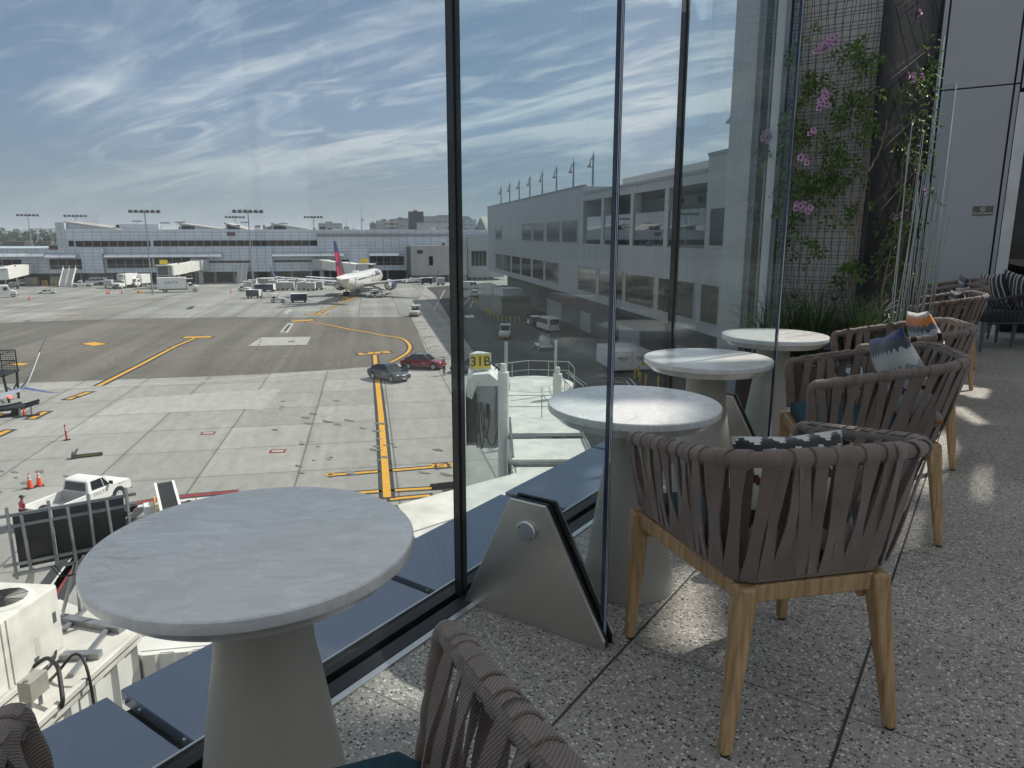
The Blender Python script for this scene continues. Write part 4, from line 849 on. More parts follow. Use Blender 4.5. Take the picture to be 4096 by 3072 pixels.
lane(wl2, .18, 0, wl); lane([(x, y + 5) for x, y in wl2], .18, 0, wl)
lane([(-60, 1414), (300, 1405), (967, 1388)], .2, 0, fy); lane([(1171, 1313), (1300, 1314), (1397, 1320)], .22, 0, fy); lane([(-50, 1283), (300, 1276), (640, 1270)], .25, 0, fy); lane([(225, 1264), (320, 1255), (480, 1226), (640, 1195)], .4, 0, fy); lane([(225, 1262), (330, 1260)], 1.0, 0, fy, h=.024)
for (x, y, w, hh) in ((832, 1733, 60, 13), (1111, 1805, 66, 16)):
    q = [(x - w / 2 - 3, y + hh / 2), (x - w / 2 + 5, y - hh / 2 + 2), (x + w / 2 + 3, y - hh / 2), (x + w / 2 - 4, y + hh / 2 - 2)]; sheet('ground_marking', GP(q), .016, rl)
    c = (x, y); sheet('ground_marking', GP([(x + (a - x) * .72, y + (b - y) * .5) for a, b in q]), .02, patch)
zone = [(180, 2420), (235, 2330), (300, 2238), (520, 2046), (541, 2021), (620, 2009), (760, 1992), (950, 1975)]
P_ = GP(zone); strip(P_, 1.5, .012, bk); strip([p + Vector((-.28, .28, 0)) for p in P_], .42, .016, rl); strip([p + Vector((.2, -.25, 0)) for p in P_], .42, .016, wl)
sheet('drain_grate', GP([(1132, 1326), (1154, 1299), (1164, 1299), (1143, 1326)]), .02, bk); sheet('drain_grate', GP([(741, 1238), (762, 1225), (784, 1223), (766, 1237)]), .02, bk)
for q in ([(1039, 1359), (1048, 1357), (1050, 1361), (1041, 1363)], [(1035, 1368), (1044, 1366), (1046, 1370), (1037, 1372)], [(1030, 1377), (1039, 1375), (1041, 1379), (1032, 1381)], [(1150, 1365), (1178, 1363), (1180, 1368), (1152, 1369)]): sheet('service_lid', GP(q), .02, tm)
for q, w in (([(190, 1480), (260, 1470), (268, 1440), (240, 1410)], .18), ([(425, 1440), (440, 1465), (436, 1480)], .2), ([(460, 1430), (478, 1450), (480, 1465)], .2), ([(-20, 1318), (60, 1302), (120, 1280)], .9), ([(240, 1305), (268, 1285)], .7), ([(960, 1300), (1050, 1297), (1130, 1310)], .35), ([(1000, 1330), (970, 1345), (960, 1362)], .25), ([(990, 1330), (960, 1350), (955, 1362)], .2), ([(1280, 1360), (1350, 1380), (1440, 1412)], .25), ([(380, 1320), (500, 1318), (640, 1322)], .4), ([(60, 1350), (220, 1366), (400, 1352)], .5), ([(0, 1230), (200, 1222), (420, 1190), (620, 1168)], .7), ([(60, 1250), (330, 1236), (640, 1190), (720, 1178)], .6)): lane(q, w, 0, tm, h=.012, sub=4)
for q, w in (([(1850, 1225), (1880, 1190), (1895, 1165)], .18), ([(1850, 1228), (1880, 1230), (1897, 1196)], .18), ([(2265, 1490), (2335, 1545)], .2), ([(2275, 1486), (2348, 1540)], .12), ([(2440, 1508), (2520, 1515), (2560, 1560)], .2), ([(2440, 1516), (2505, 1523), (2540, 1565)], .16), ([(1780, 1160), (1735, 1240), (1850, 1245)], .14)): lane(q, w, 0, wl, h=.012)
sheet('ground_marking', GP([(1857, 1262), (1892, 1260), (1899, 1270), (1862, 1271)]), .02, wl)
for txt, x, y, s, m, a in (('31B', 1495, 1412.5, 1.3, bk, 134.8), ('73', 1752, 1866, 1.0, yl, -45.2), ('57', 1784, 1863, 1.0, yl, -45.2), ('C', 1320, 1901, .8, yl, -45.2)):
    p = at_z(x, y); cu = bpy.data.curves.new('ground_number', 'FONT'); cu.body = txt; cu.size = s; cu.align_x = cu.align_y = 'CENTER'; cu.space_character = 1.6; cu.offset = .03; cu.materials.append(m)
    o = bpy.data.objects.new('ground_number', cu); C.objects.link(o); o.location = (p.x, p.y, GZ + .036); o.rotation_euler = (0, 0, R(90 - AZB + (180 if a > 0 else 0))); struct(o)
wr = random.Random(5); om = mat('oil_stain', (.17, .165, .15), .85, var=.3, scale=1)
for k in range(46):                                    # dark oil marks on the stands
    px, py = wr.choice([(wr.gauss(1250, 110), wr.gauss(1740, 90)), (wr.gauss(1530, 25), wr.uniform(1580, 1900)), (wr.gauss(60, 90), wr.gauss(1900, 60)), (wr.uniform(1100, 1800), wr.uniform(1560, 1900))])
    p = at_z(px, py); a = wr.uniform(0, 6.28); r = wr.uniform(.12, .55); sheet('oil_mark', [p + Vector((math.cos(t) * r * (1 + .4 * math.sin(3 * t + a)), math.sin(t) * r * .5 * (1 + .3 * math.cos(2 * t + a)), 0)) for t in [k2_ * PI / 7 for k2_ in range(14)]], .028 + .0002 * k, om)
# ---------------------------------------------------------------- far concourse, near concourse, far buildings, masts
def clad(name, col, az, w, h, wl_=.07, hl=.05, dark=.55, rough=.4, oz=0, metal=0, os_=0):
    m, nt, n, L, b = nodes(name)
    tc = n.new('ShaderNodeTexCoord'); mp = n.new('ShaderNodeMapping'); mp.inputs['Rotation'].default_value = (0, 0, R(az) - PI / 2); L.new(tc.outputs['Object'], mp.inputs[0])
    sp = n.new('ShaderNodeSeparateXYZ'); L.new(mp.outputs[0], sp.inputs[0])
    def f(op, a, bb=None):
        x = n.new('ShaderNodeMath'); x.operation = op
        for i, q in enumerate((a, bb)):
            if q is None: continue
            if isinstance(q, (int, float)): x.inputs[i].default_value = q
            else: L.new(q, x.inputs[i])
        return x.outputs[0]
    gs = f('DIVIDE', f('SUBTRACT', sp.outputs[0], os_), w); gz = f('DIVIDE', f('SUBTRACT', sp.outputs[2], oz), h); val = None
    cb = n.new('ShaderNodeCombineXYZ'); L.new(f('FLOOR', gs), cb.inputs[0]); L.new(f('FLOOR', gz), cb.inputs[1]); wn = n.new('ShaderNodeTexWhiteNoise'); wn.noise_dimensions = '2D'; L.new(cb.outputs[0], wn.inputs['Vector'])
    val = f('ADD', f('MULTIPLY', wn.outputs[0], .09), .955)
    for g, sz, wd in ((gs, w, wl_), (gz, h, hl)):
        if not wd: continue
        fr = f('FRACT', g); d = f('MULTIPLY', f('MINIMUM', fr, f('SUBTRACT', 1.0, fr)), sz); r = n.new('ShaderNodeMapRange'); r.interpolation_type = 'SMOOTHSTEP'; r.inputs['From Min'].default_value = wd * .4; r.inputs['From Max'].default_value = wd; r.inputs['To Min'].default_value = 1 - dark; L.new(d, r.inputs['Value']); val = f('MULTIPLY', val, r.outputs[0])
    no = n.new('ShaderNodeTexNoise'); no.inputs['Scale'].default_value = .35; no.inputs['Detail'].default_value = 6; L.new(tc.outputs['Object'], no.inputs['Vector']); val = f('MULTIPLY', val, f('ADD', f('MULTIPLY', no.outputs['Fac'], .2), .9))
    hs = n.new('ShaderNodeHueSaturation'); hs.inputs['Color'].default_value = col + (1,); L.new(val, hs.inputs['Value']); L.new(hs.outputs[0], b.inputs['Base Color']); b.inputs['Roughness'].default_value = rough; b.inputs['Metallic'].default_value = metal
    return m
wdark = mat('tinted_window', (.008, .009, .011), .06, spec=.22, var=.3, scale=.4); frm = mat('window_frame', (.34, .36, .38), .4)
d0 = ray(850, 938); T2 = Plane((d0.x * 223, d0.y * 223), AZB)
def blk(mb, P_, s0, s1, z0, z1, o0, o1):
    v = [P_.w(s, o, z) for z in (z0, z1) for s, o in ((s0, o0), (s1, o0), (s1, o1), (s0, o1))]
    return mb.add(v, [(3, 2, 1, 0), (4, 5, 6, 7), (0, 1, 5, 4), (1, 2, 6, 5), (2, 3, 7, 6), (3, 0, 4, 7)])
sx_ = lambda P_, px, py=1000: P_.sz(px, py)[0]; zx = lambda P_, px, py: P_.sz(px, py)[1]
c2 = clad('blue_grey_cladding', (.56, .62, .69), AZB, 2.62, 1.02, .10, .07, .5, .38)
zr = zx(T2, 900, 921); zfl = zx(T2, 900, 1087)
t2 = thing('far_concourse', 'long pale blue grey terminal concourse with two rows of dark windows across the apron', 'terminal', (0, 0, 0))
Lz = lambda py: zx(T2, 900, py)
s0, s1 = sx_(T2, 265), sx_(T2, 1990)
W2 = MB().m(c2); blk(W2, T2, s0, s1, Lz(990), zr, -38, 0); blk(W2, T2, -230, s1, zfl, Lz(989.9), -38, -.02)
blk(W2, T2, sx_(T2, 327), sx_(T2, 412), zfl, Lz(990), -1, 1.2); blk(W2, T2, sx_(T2, 1000), sx_(T2, 1088), zfl, Lz(990), -1, 1.0); blk(W2, T2, sx_(T2, 1395), sx_(T2, 1475), zfl, Lz(986), -1, 1.0)
W2.m(mat('grey_plant_band', (.27, .275, .28), .5)); blk(W2, T2, sx_(T2, 1270), sx_(T2, 1795), Lz(948), Lz(934), -.2, .05)
W2.build('wall', t2, smooth=False)
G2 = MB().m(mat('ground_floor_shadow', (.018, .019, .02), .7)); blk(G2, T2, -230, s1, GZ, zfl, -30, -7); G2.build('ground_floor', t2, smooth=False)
for px in list(range(300, 1640, 78)):
    s = sx_(T2, px); blk(MB().m(mat('concrete_column', (.30, .30, .29), .7)), T2, s - .35, s + .35, GZ, zfl, -3, -2.3).build('column', t2, smooth=False)
M_ = MB().m(mat('ground_floor_panel', (.42, .43, .43), .6)); 
for a, b in ((155, 240), (318, 425), (640, 690)): blk(M_, T2, sx_(T2, a), sx_(T2, b), GZ, zfl, -6.9, -5)
M_.build('ground_floor_panel', t2, smooth=False)
def win(P_, par, px0, px1, za, zb, nb=1, off=.03, mull=.12, mid=None):
    a, b = sx_(P_, px0), sx_(P_, px1)
    for k in range(nb):
        x0, x1 = a + (b - a) * k / nb, a + (b - a) * (k + 1) / nb
        f_ = MB().m(frm); e = mull / 2
        for q in ((x0, x0 + e, za, zb), (x1 - e, x1, za, zb), (x0 + e, x1 - e, za, za + e), (x0 + e, x1 - e, zb - e, zb)): blk(f_, P_, *q, off - .05, off + .06)
        if mid: blk(f_, P_, x0 + e, x1 - e, mid - .05, mid + .05, off - .05, off + .05)
        w = f_.build('window', par, smooth=False); blk(MB().m(wdark), P_, x0 + e, x1 - e, za + e, zb - e, off - .06, off).build('pane', w, smooth=False)
win(T2, t2, 277, 300, Lz(985), Lz(961), 1); win(T2, t2, 305, 605, Lz(986), Lz(962), 9); win(T2, t2, 616, 1012, Lz(985), Lz(961), 12); win(T2, t2, 1012, 1271, Lz(985), Lz(961), 8)
win(T2, t2, 191, 330, Lz(1072), Lz(1032), 4, mid=Lz(1059)); win(T2, t2, 2, 80, Lz(1055), Lz(1033), 2); win(T2, t2, -90, 0, Lz(1055), Lz(1033), 2); win(T2, t2, 422, 605, Lz(1069), Lz(1031), 5, mid=Lz(1057)); win(T2, t2, 612, 758, Lz(1069), Lz(1030), 4, mid=Lz(1057)); win(T2, t2, 795, 1005, Lz(1052), Lz(1042), 6); win(T2, t2, 1092, 1395, Lz(1051), Lz(1041), 8); win(T2, t2, 1478, 1615, Lz(1066), Lz(1028), 5, mid=Lz(1055))
awm = mat('white_awning', (.80, .82, .83), .3, metal=.75, var=.04)
for a, b in ((-250, 183), (183, 310), (420, 890), (1089, 1378), (1477, 1595)):
    A = MB().m(awm); x0, x1 = sx_(T2, a), sx_(T2, b); n = max(1, int((x1 - x0) / 3.4)); zt = Lz(1012 if a > 0 else 1008); prof = [(0, 0), (.9, -.12), (1.6, -.55), (2.0, -1.15), (1.95, -1.2), (1.5, -.65), (.8, -.24), (0, -.14)]
    for k in range(n):
        u0, u1 = x0 + (x1 - x0) * k / n, x0 + (x1 - x0) * (k + 1) / n - .12; A.loft([[T2.w(u, o, zt + z * .9) for o, z in prof] for u in (u0, u1)])
    A.build('awning', t2, angle=50)
rl2 = MB().m(awm); blk(rl2, T2, -230, s0, Lz(992), Lz(989), -.2, .1); blk(rl2, T2, s0, s1, zr, zr + .25, -.3, .12); blk(rl2, T2, sx_(T2, 413), sx_(T2, 419), Lz(1012), Lz(990), -.1, 1.5); rl2.build('roof_edge', t2, smooth=False)
roofm = clad('roof_monitor_cladding', (.46, .50, .54), AZB, 3.2, 1.6, .1, .08, .4, .4); tilt = mat('tilted_roof', (.38, .37, .34), .6, var=.15, scale=.3)
for a, b, ya, yb in ((265, 478, 893, 921), (722, 890, 898, 921), (905, 985, 895, 921), (1092, 1242, 897, 921)):
    q = MB().m(roofm); x0, x1 = sx_(T2, a), sx_(T2, b); za, zb = Lz(ya), Lz(yb)
    for o0, o1 in ((-20, -2),):
        q.add([T2.w(x0, o0, zr), T2.w(x1, o0, zr), T2.w(x0, o1, zr), T2.w(x1, o1, zr), T2.w(x0, o0, za), T2.w(x1, o0, zb + .1), T2.w(x0, o1, za), T2.w(x1, o1, zb + .1)], [(0, 1, 5, 4), (2, 6, 7, 3), (0, 4, 6, 2), (1, 3, 7, 5)]); q.m(tilt); q.add([T2.w(x0 - .4, -20.3, za + .02), T2.w(x1, -20.3, zb + .12), T2.w(x1, -1.7, zb + .12), T2.w(x0 - .4, -1.7, za + .02), T2.w(x0 - .4, -20.3, za + .5), T2.w(x1, -20.3, zb + .4), T2.w(x1, -1.7, zb + .4), T2.w(x0 - .4, -1.7, za + .5)], [(3, 2, 1, 0), (4, 5, 6, 7), (0, 1, 5, 4), (1, 2, 6, 5), (2, 3, 7, 6), (3, 0, 4, 7)])
        if a != 265: q.m(wdark); blk(q, T2, x0 + .4, x0 + 4.2, zr + .2, za - .4, -2.2, -1.96)
    q.build('roof_monitor', t2, smooth=False)
blk(MB().m(roofm), T2, sx_(T2, 462), sx_(T2, 622), zr, Lz(896), -25, -6).build('roof_block', t2, smooth=False); blk(MB().m(awm), T2, sx_(T2, 618), sx_(T2, 634), zr, Lz(895), -24, -8).build('roof_block', t2, smooth=False)
blk(MB().m(roofm), T2, s0 - 2.2, s0 + .3, Lz(990), Lz(892), -12, .15).build('end_wall', t2, smooth=False)
ru = random.Random(21)
for k in range(44):                                     # plant on the roof
    px = ru.choice([ru.uniform(395, 470), ru.uniform(690, 730), ru.uniform(840, 905), ru.uniform(985, 1090), ru.uniform(1240, 1560), ru.uniform(1240, 1430), ru.uniform(1600, 1960)]); s = sx_(T2, px); h = ru.uniform(.5, 1.9); w = ru.uniform(.5, 2.2); o = ru.uniform(-16, -4)
    b = MB().m(ru.choice([dgrey, mgrey, lgrey, blackm, steelg])); blk(b, T2, s, s + w, zr - .1, zr + h, o - w, o)
    if ru.random() < .4: p = T2.w(s + w / 2, o - .3, zr + h); b.m(steelg).cyl(p, p + Vector((0, 0, ru.uniform(.6, 2.4))), .07, n=6)
    b.build('roof_plant', t2, smooth=False)
an = MB().m(steelg)
for k in range(13): p = T2.w(sx_(T2, 302 + k * 5.2), -9, zr); an.cyl(p, p + Vector((0, 0, (4.6 if k > 9 else 3.2) + 1.6 - k * .06)), .06, .03, 6)
an.build('aerial', t2)
p = T2.w(sx_(T2, 1450), -14, zr); a_ = MB().m(steelg); a_.cyl(p, p + Vector((0, 0, 4)), .28, .15, 6); a_.cyl(p + Vector((0, 0, 4)), p + Vector((0, 0, 9.2)), .1, .03, 6); a_.cyl(p + Vector((.5, 0, 3.5)), p + Vector((.9, -.3, 3.6)), .5, .4, 10); a_.build('aerial', t2)
adm = mat('dark_advert', (.03, .02, .03), .4); adr = mat('advert_red', (.4, .03, .05), .5)
for px, py in ((924, 936), (214, 990)):
    s, z = T2.sz(px, py); b = MB().m(adm); blk(b, T2, s - 1.2, s + 1.2, z - .55, z + .55, .05, .25); b.m(adr); blk(b, T2, s - 1.0, s + .8, z - .3, z - .1, .251, .27); b.build('advert_sign', t2, smooth=False)
# connector block in front of the far concourse
T4 = Plane(tuple(T2.w(0, 9, 0))[:2], AZB); rib = clad('ribbed_grey_cladding', (.40, .405, .41), AZB, .62, 60, .08, 0, .35, .5)
t = thing('connector_building', 'ribbed grey connector block with a small red and black sign, right of the airliner', 'building', (0, 0, 0))
zc0, zc1 = zx(T4, 1750, 1101), zx(T4, 1750, 982)
b = MB().m(rib); blk(b, T4, sx_(T4, 1642), sx_(T4, 1868), zc0, zc1, -9, 0); b.m(mat('connector_base', (.30, .31, .31), .6)); blk(b, T4, sx_(T4, 1650), sx_(T4, 1868), GZ, zc0, -9, -1.4); b.build('wall', t, smooth=False)
blk(MB().m(dgrey), T4, sx_(T4, 1765), sx_(T4, 1792), GZ, zx(T4, 1750, 1103), -1.5, -1.3).build('doorway', t, smooth=False)
blk(MB().m(dgrey), T4, sx_(T4, 1632), sx_(T4, 1642), zc0, zc1 - .5, -9, -.5).build('corner_recess', t, smooth=False)
win(T4, t, 1714, 1732, zx(T4, 1720, 1062), zx(T4, 1720, 1024), 1); win(T4, t, 1807, 1822, zx(T4, 1810, 1064), zx(T4, 1810, 1026), 1); win(T4, t, 1799, 1809, zx(T4, 1800, 1095), zx(T4, 1800, 1078), 1)
s, z = T4.sz(1680, 1008); b = MB().m(adm); blk(b, T4, s - .85, s + .85, z - .55, z + .55, .02, .2); b.m(adr); blk(b, T4, s - .8, s + .7, z - .5, z - .32, .2001, .22); b.build('advert_sign', t, smooth=False)
b = MB().m(offwhite); s, z = T4.sz(1775, 975); blk(b, T4, s - 1.2, s + 1.2, zc1, zc1 + .9, -1.6, -.6); b.m(dgrey); blk(b, T4, s - .6, s + .5, zc1 + .1, zc1 + .8, -.6, -.58); b.build('roof_unit', t, smooth=False)
t = thing('link_building', 'low grey link wing with tall windows between the two concourses', 'building', (0, 0, 0))
b = MB().m(clad('link_cladding', (.38, .39, .40), AZB, .9, 40, .06, 0, .3, .5)); blk(b, T2, sx_(T2, 1868), sx_(T2, 2010), zx(T2, 1900, 1108), zx(T2, 1900, 937), -6, 2.5); b.build('wall', t, smooth=False)
for k in range(5): s = sx_(T2, 1880 + 20 * k); blk(MB().m(mgrey), T2, s, s + .9, GZ, zx(T2, 1900, 1108), 1, 2).build('column', t, smooth=False)
P3_ = Plane(tuple(T2.w(0, 2.5, 0))[:2], AZB); win(P3_, t, 1885, 1946, zx(P3_, 1915, 1064), zx(P3_, 1915, 1003), 4)
# near concourse on the right
k = .82; q = at_z(1951, 1140); T3 = Plane((q.x * k, q.y * k), 134.8)
c3 = clad('ribbed_white_cladding', (.36, .37, .385), 134.8, .98, 60, .05, 0, .28, .5)
t3 = thing('near_concourse', 'grey ribbed concourse with roof terrace openings and rows of dark windows, right of the apron', 'terminal', (0, 0, 0))
Z3 = lambda px, py: zx(T3, px, py); A3 = lambda px: sx_(T3, px)
zra = Z3(2140, 788); zrb = Z3(2580, 733); zrc = Z3(2870, 617); zbot = Z3(2050, 1107)
zbot = Z3(2400, 1212); lo = A3(1951); m1 = A3(2330); m2 = A3(2816); hi = A3(3060)
zop0, zop1 = Z3(2560, 984), Z3(2560, 770)              # terrace openings
b = MB().m(c3); blk(b, T3, lo, m1, zbot, zra, -30, 0); blk(b, T3, m1, m2, zbot, zop0, -30, 0); blk(b, T3, m1, m2, zop1, zrb, -30, 0); blk(b, T3, m1, m2, zop0, zop1, -30, -7); blk(b, T3, m2, hi, zbot, zrc, -30, 0)
b.build('wall', t3, smooth=False)
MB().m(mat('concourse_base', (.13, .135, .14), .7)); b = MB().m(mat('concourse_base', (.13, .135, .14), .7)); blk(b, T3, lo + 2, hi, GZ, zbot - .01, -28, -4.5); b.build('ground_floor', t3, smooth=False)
for px in (2404, 2520, 2656): s = A3(px); blk(MB().m(mat('pale_column', (.40, .41, .42), .5)), T3, s - .45, s + .45, zop0, zop1, -1.0, -.06).build('terrace_column', t3, smooth=False)
for a, bb in ((2342, 2402), (2414, 2516), (2526, 2650), (2662, 2806)): blk(MB().m(pane_mat('terrace_glass', (.55, .6, .62), 1.5, 1.6)), T3, A3(a), A3(bb), zop0, zop0 + (zop1 - zop0) * .62, -.22, -.18).build('terrace_screen', t3, smooth=False)
for a, bb in ((2490, 2514), (2557, 2645), (2726, 2800)): b = MB().m(mat('tan_bulkhead', (.30, .28, .24), .6)); blk(b, T3, A3(a), A3(bb), zop1 - 1.35, zop1 - .55, -4.5, -4.2); b.build('bulkhead', t3, smooth=False)
for a in (2575, 2640, 2700, 2770): b = MB().m(blackm); s = A3(a); blk(b, T3, s - .35, s + .35, zop1 - 1.2, zop1 - .7, -4.19, -3.9); b.build('heater', t3, smooth=False)
for a, bb in ((1983, 2008), (2089, 2127), (2134, 2176), (2187, 2239), (2249, 2309)): win(T3, t3, a, bb, Z3(2276, 971), Z3(2276, 880), 1, mull=.2)
win(T3, t3, 2835, 2909, Z3(2870, 987), Z3(2870, 828), 1, mull=.2)
zl0, zl1 = Z3(2352, 1170), Z3(2352, 1066)
for a, bb in ((1983, 2010), (2014, 2043), (2048, 2082), (2087, 2125), (2132, 2176), (2183, 2237), (2316, 2388), (2400, 2496), (2508, 2624), (2641, 2788), (2815, 2890), (2905, 3000)): win(T3, t3, a, bb, zl0, zl1, 1, mull=.2)
b = MB().m(mgrey); blk(b, T3, m1 + .1, m2, zrb, zrb + .3, -.4, .1); blk(b, T3, lo, m1, zra, zra + .22, -.4, .1); blk(b, T3, m2, hi, zrc, zrc + .25, -.4, .1); b.build('parapet_cap', t3, smooth=False)
b = MB().m(lgrey); blk(b, T3, A3(2235), A3(2520), zra, zra + 2.0, -24, -10); b.build('roof_screen', t3, smooth=False); b = MB().m(mgrey); blk(b, T3, A3(2585), A3(2640), zrb, zrb + 1.0, -9, -6); b.build('roof_unit', t3, smooth=False)
pw = mat('white_door_panel', (.48, .49, .49), .5)
for a, bb, y0, y1 in ((2103, 2154, 1208, 1262), (2224, 2260, 1240, 1298), (2364, 2440, 1296, 1370), (2575, 2660, 1380, 1452), (2700, 2790, 1425, 1500)):
    b = MB().m(pw); blk(b, T3, A3(a), A3(bb), GZ, GZ + 3.0, -4.5, -4.2); b.build('door_panel', t3, smooth=False)
# roof lamps of the near concourse
lampm = mat('lamp_grey', (.22, .24, .25), .5, metal=.3)
def roof_lamp():
    t = thing('roof_lamp', '', 'lamp post'); h = 4.0
    MB().m(lampm).cyl((0, 0, 0), (0, 0, h), .16, .12, 10).cyl((0, 0, h), (0, 0, h + .45), .05, .04, 6).cyl((-.3, 0, h - .3), (.3, 0, h - .3), .05, n=6).build('post', t)
    MB().m(lampm).tube([(0, 0, h - .45), (0, -.7, h - .42), (0, -1.25, h - .5), (0, -1.4, h - .85)], .075, 8).build('arm', t)
    MB().m(lampm).lathe([(.42, -.5), (.40, -.42), (.17, -.12), (.12, .1)], 16, (0, -1.4, h - 1.0)).build('lamp_shade', t); return t
L0 = roof_lamp(); ordn = ['farthest', 'second farthest', 'third farthest', 'fourth farthest', 'fifth farthest', 'third nearest', 'second nearest', 'nearest']
for i, px in enumerate((1988, 2021, 2057, 2098, 2145, 2199, 2263, 2337)):
    p = T3.w(A3(px), -1.0, zra); o = L0 if i == 0 else dup(L0, p); o.location = p; o.rotation_euler = (0, 0, math.atan2(-T3.u.y, -T3.u.x) + PI / 2); o['label'] = 'grey gooseneck lamp post, %s of the eight on the concourse parapet' % ordn[i]; o['group'] = 'gooseneck lamp posts on the concourse roof'
p = T3.w(A3(2866), -1.5, zrc); o = dup(L0, p, label='single large gooseneck lamp post on the taller roof block'); o.scale = (1.15, 1.15, 1.05)
# flood-light masts
def mast(h, head):
    t = thing('light_mast', '', 'light mast'); MB().m(mgrey).cyl((0, 0, 0), (0, 0, h), .22, .11, 10).build('pole', t)
    b = MB().m(steelg); b.bar((-head, 0, h - .3), (head, 0, h - .3), .16); b.cyl((0, 0, h), (0, 0, h + 1.3), .05, n=6); b.build('crossarm', t)
    n = 6
    for k in range(n):
        x = -head + 2 * head * k / (n - 1); f = MB().m(dgrey); f.loft([[(x + a * .52, -.45, h + .25 * c - .35) for a, c in ((-1, -1), (1, -1), (1, 1), (-1, 1))], [(x + a * .36, .25, h + .3 * c - .15) for a, c in ((-1, -1), (1, -1), (1, 1), (-1, 1))]]); f.build('floodlight', t)
    return t
Mp = [(577, 842, 1100, 205, 'tallest light mast, standing by the grey jet bridge'), (991, 842, 1150, 192, 'tall light mast standing beside the baggage carts'), (110, 858, 1005, 330, 'lone light mast left of the far concourse'), (301, 861, 925, 300, 'light mast among the aerials on the concourse left end'), (939, 866, 925, 300, 'light mast just left of the tall one by the baggage carts'), (1253, 866, 925, 300, 'light mast above the grey roof plant, left of the tail fin'), (1617, 874, 925, 420, 'light mast in front of the dark tower')]
m0 = None
for px, py, pb, dist, lab in Mp:
    p = at_d(px, py, dist); h = p.z - GZ
    if m0 is None: m0 = mast(h, 3.1); m0h = h; o = m0
    else: o = dup(m0, p)
    o.location = (p.x, p.y, GZ); o.scale = (1, 1, h / m0h); o.rotation_euler = (0, 0, math.atan2(p.y, p.x) + PI / 2); o['label'] = lab; o['group'] = 'apron flood light masts'
for i, (px, py) in enumerate(((548, 883), (660, 890), (720, 887), (980, 888), (1132, 893))):
    p = at_d(px, py, 520); o = dup(m0, (p.x, p.y, GZ), rz=math.atan2(p.y, p.x) + PI / 2, label='small distant light mast, %s from the left above the concourse roof' % nm[i]); o.scale = (.8, .8, (p.z - GZ) / m0h); o['group'] = 'distant light masts'
# buildings far behind
def far_block(name, label, px0, px1, yt, dist, col, bands=None, depth=40, cat='building'):
    a = at_d(px0, 938, dist); b = at_d(px1, 938, dist); zt = at_d((px0 + px1) / 2, yt, dist).z; u = (b - a).normalized(); nrm = Vector((u.y, -u.x, 0)); Pn = Plane((a.x, a.y), math.degrees(math.atan2(u.x, u.y))); w = (b - a).length
    t = thing(name, label, cat, (0, 0, 0)); m = clad('far_' + name + str(px0), col, math.degrees(math.atan2(u.x, u.y)), *(bands or (12, 5)), .5 if not bands else .9, .5 if not bands else 1.3, .3 if not bands else .55, .7)
    blk(MB().m(m), Pn, 0, w, GZ, zt, -depth, 0).build('wall', t, smooth=False); blk(MB().m(mgrey), Pn, w * .3, w * .6, zt, zt + 1.5, -depth * .6, -depth * .2).build('roof_unit', t, smooth=False); return t
far_block('office_tower', 'dark slate windowless tower rising above the far concourse', 1635, 1696, 846, 620, (.06, .065, .075))
for a in ((1574, 1636, 874, 760, (.30, .32, .34), 'grey slab block left of the dark tower'), (1506, 1575, 882, 700, (.34, .36, .37), 'wide grey block behind the white striped building'), (1480, 1507, 892, 720, (.33, .35, .36), 'small grey block farthest left of the dark tower'), (1690, 1878, 865, 800, (.30, .33, .34), 'broad grey hall right of the dark tower'), (1668, 1835, 890, 560, (.42, .44, .46), 'pale low hall in front of the dark tower'), (1860, 1905, 878, 640, (.38, .40, .42), 'pale block beside the triangular gable'), (1275, 1370, 893, 640, (.36, .38, .39), 'pale grey terminal roof block above the tail fin')): far_block('far_hall', a[5], a[0], a[1], a[2], a[3], a[4])
far_block('striped_building', 'white office block with dark horizontal window bands, above the airliner nose', 1542, 1596, 883, 640, (.55, .55, .53), (60, 3.4))
far_block('hotel', 'white striped hotel block left of the far concourse', 141, 216, 951, 900, (.62, .62, .58), (60, 4.2)); far_block('hotel', 'lower white striped block beside the far concourse end', 199, 276, 973, 760, (.58, .58, .54), (60, 3.6)); far_block('hangar', 'dark brown hangar at the far left', 15, 92, 966, 700, (.06, .055, .05)); far_block('hangar', 'low tan shed right of the dark hangar', 92, 130, 968, 720, (.30, .28, .24)); far_block('hangar', 'low grey sheds along the far left skyline', -120, 14, 972, 760, (.2, .2, .19))
a = at_d(1893, 930, 420); b = at_d(1952, 930, 420); c = at_d(1921, 871, 420); bk_ = (b - a).normalized(); dd = Vector((-bk_.y, bk_.x, 0)) * 30
t = thing('gabled_hall', 'triangular gabled hall with a sunlit sloping roof behind the near concourse', 'building', (0, 0, 0)); b1 = MB().m(mat('gable_grey', (.24, .235, .22), .7)); zb = GZ
b1.add([Vector((a.x, a.y, zb)), Vector((b.x, b.y, zb)), b, c, a], [(0, 1, 2, 3, 4)]).build('gable_wall', t, smooth=False); r_ = MB().m(mat('sand_roof', (.55, .52, .44), .7)); r_.add([c, b + bk_ * 1.5, b + bk_ * 40 + dd, c + bk_ * 38 + dd, c + Vector((0, 0, .6)), b + bk_ * 1.5 + Vector((0, 0, .6)), b + bk_ * 40 + dd + Vector((0, 0, .6)), c + bk_ * 38 + dd + Vector((0, 0, .6))], [(0, 1, 2, 3), (4, 7, 6, 5), (0, 4, 5, 1), (1, 5, 6, 2), (2, 6, 7, 3), (3, 7, 4, 0)]); r_.build('roof', t, smooth=False)
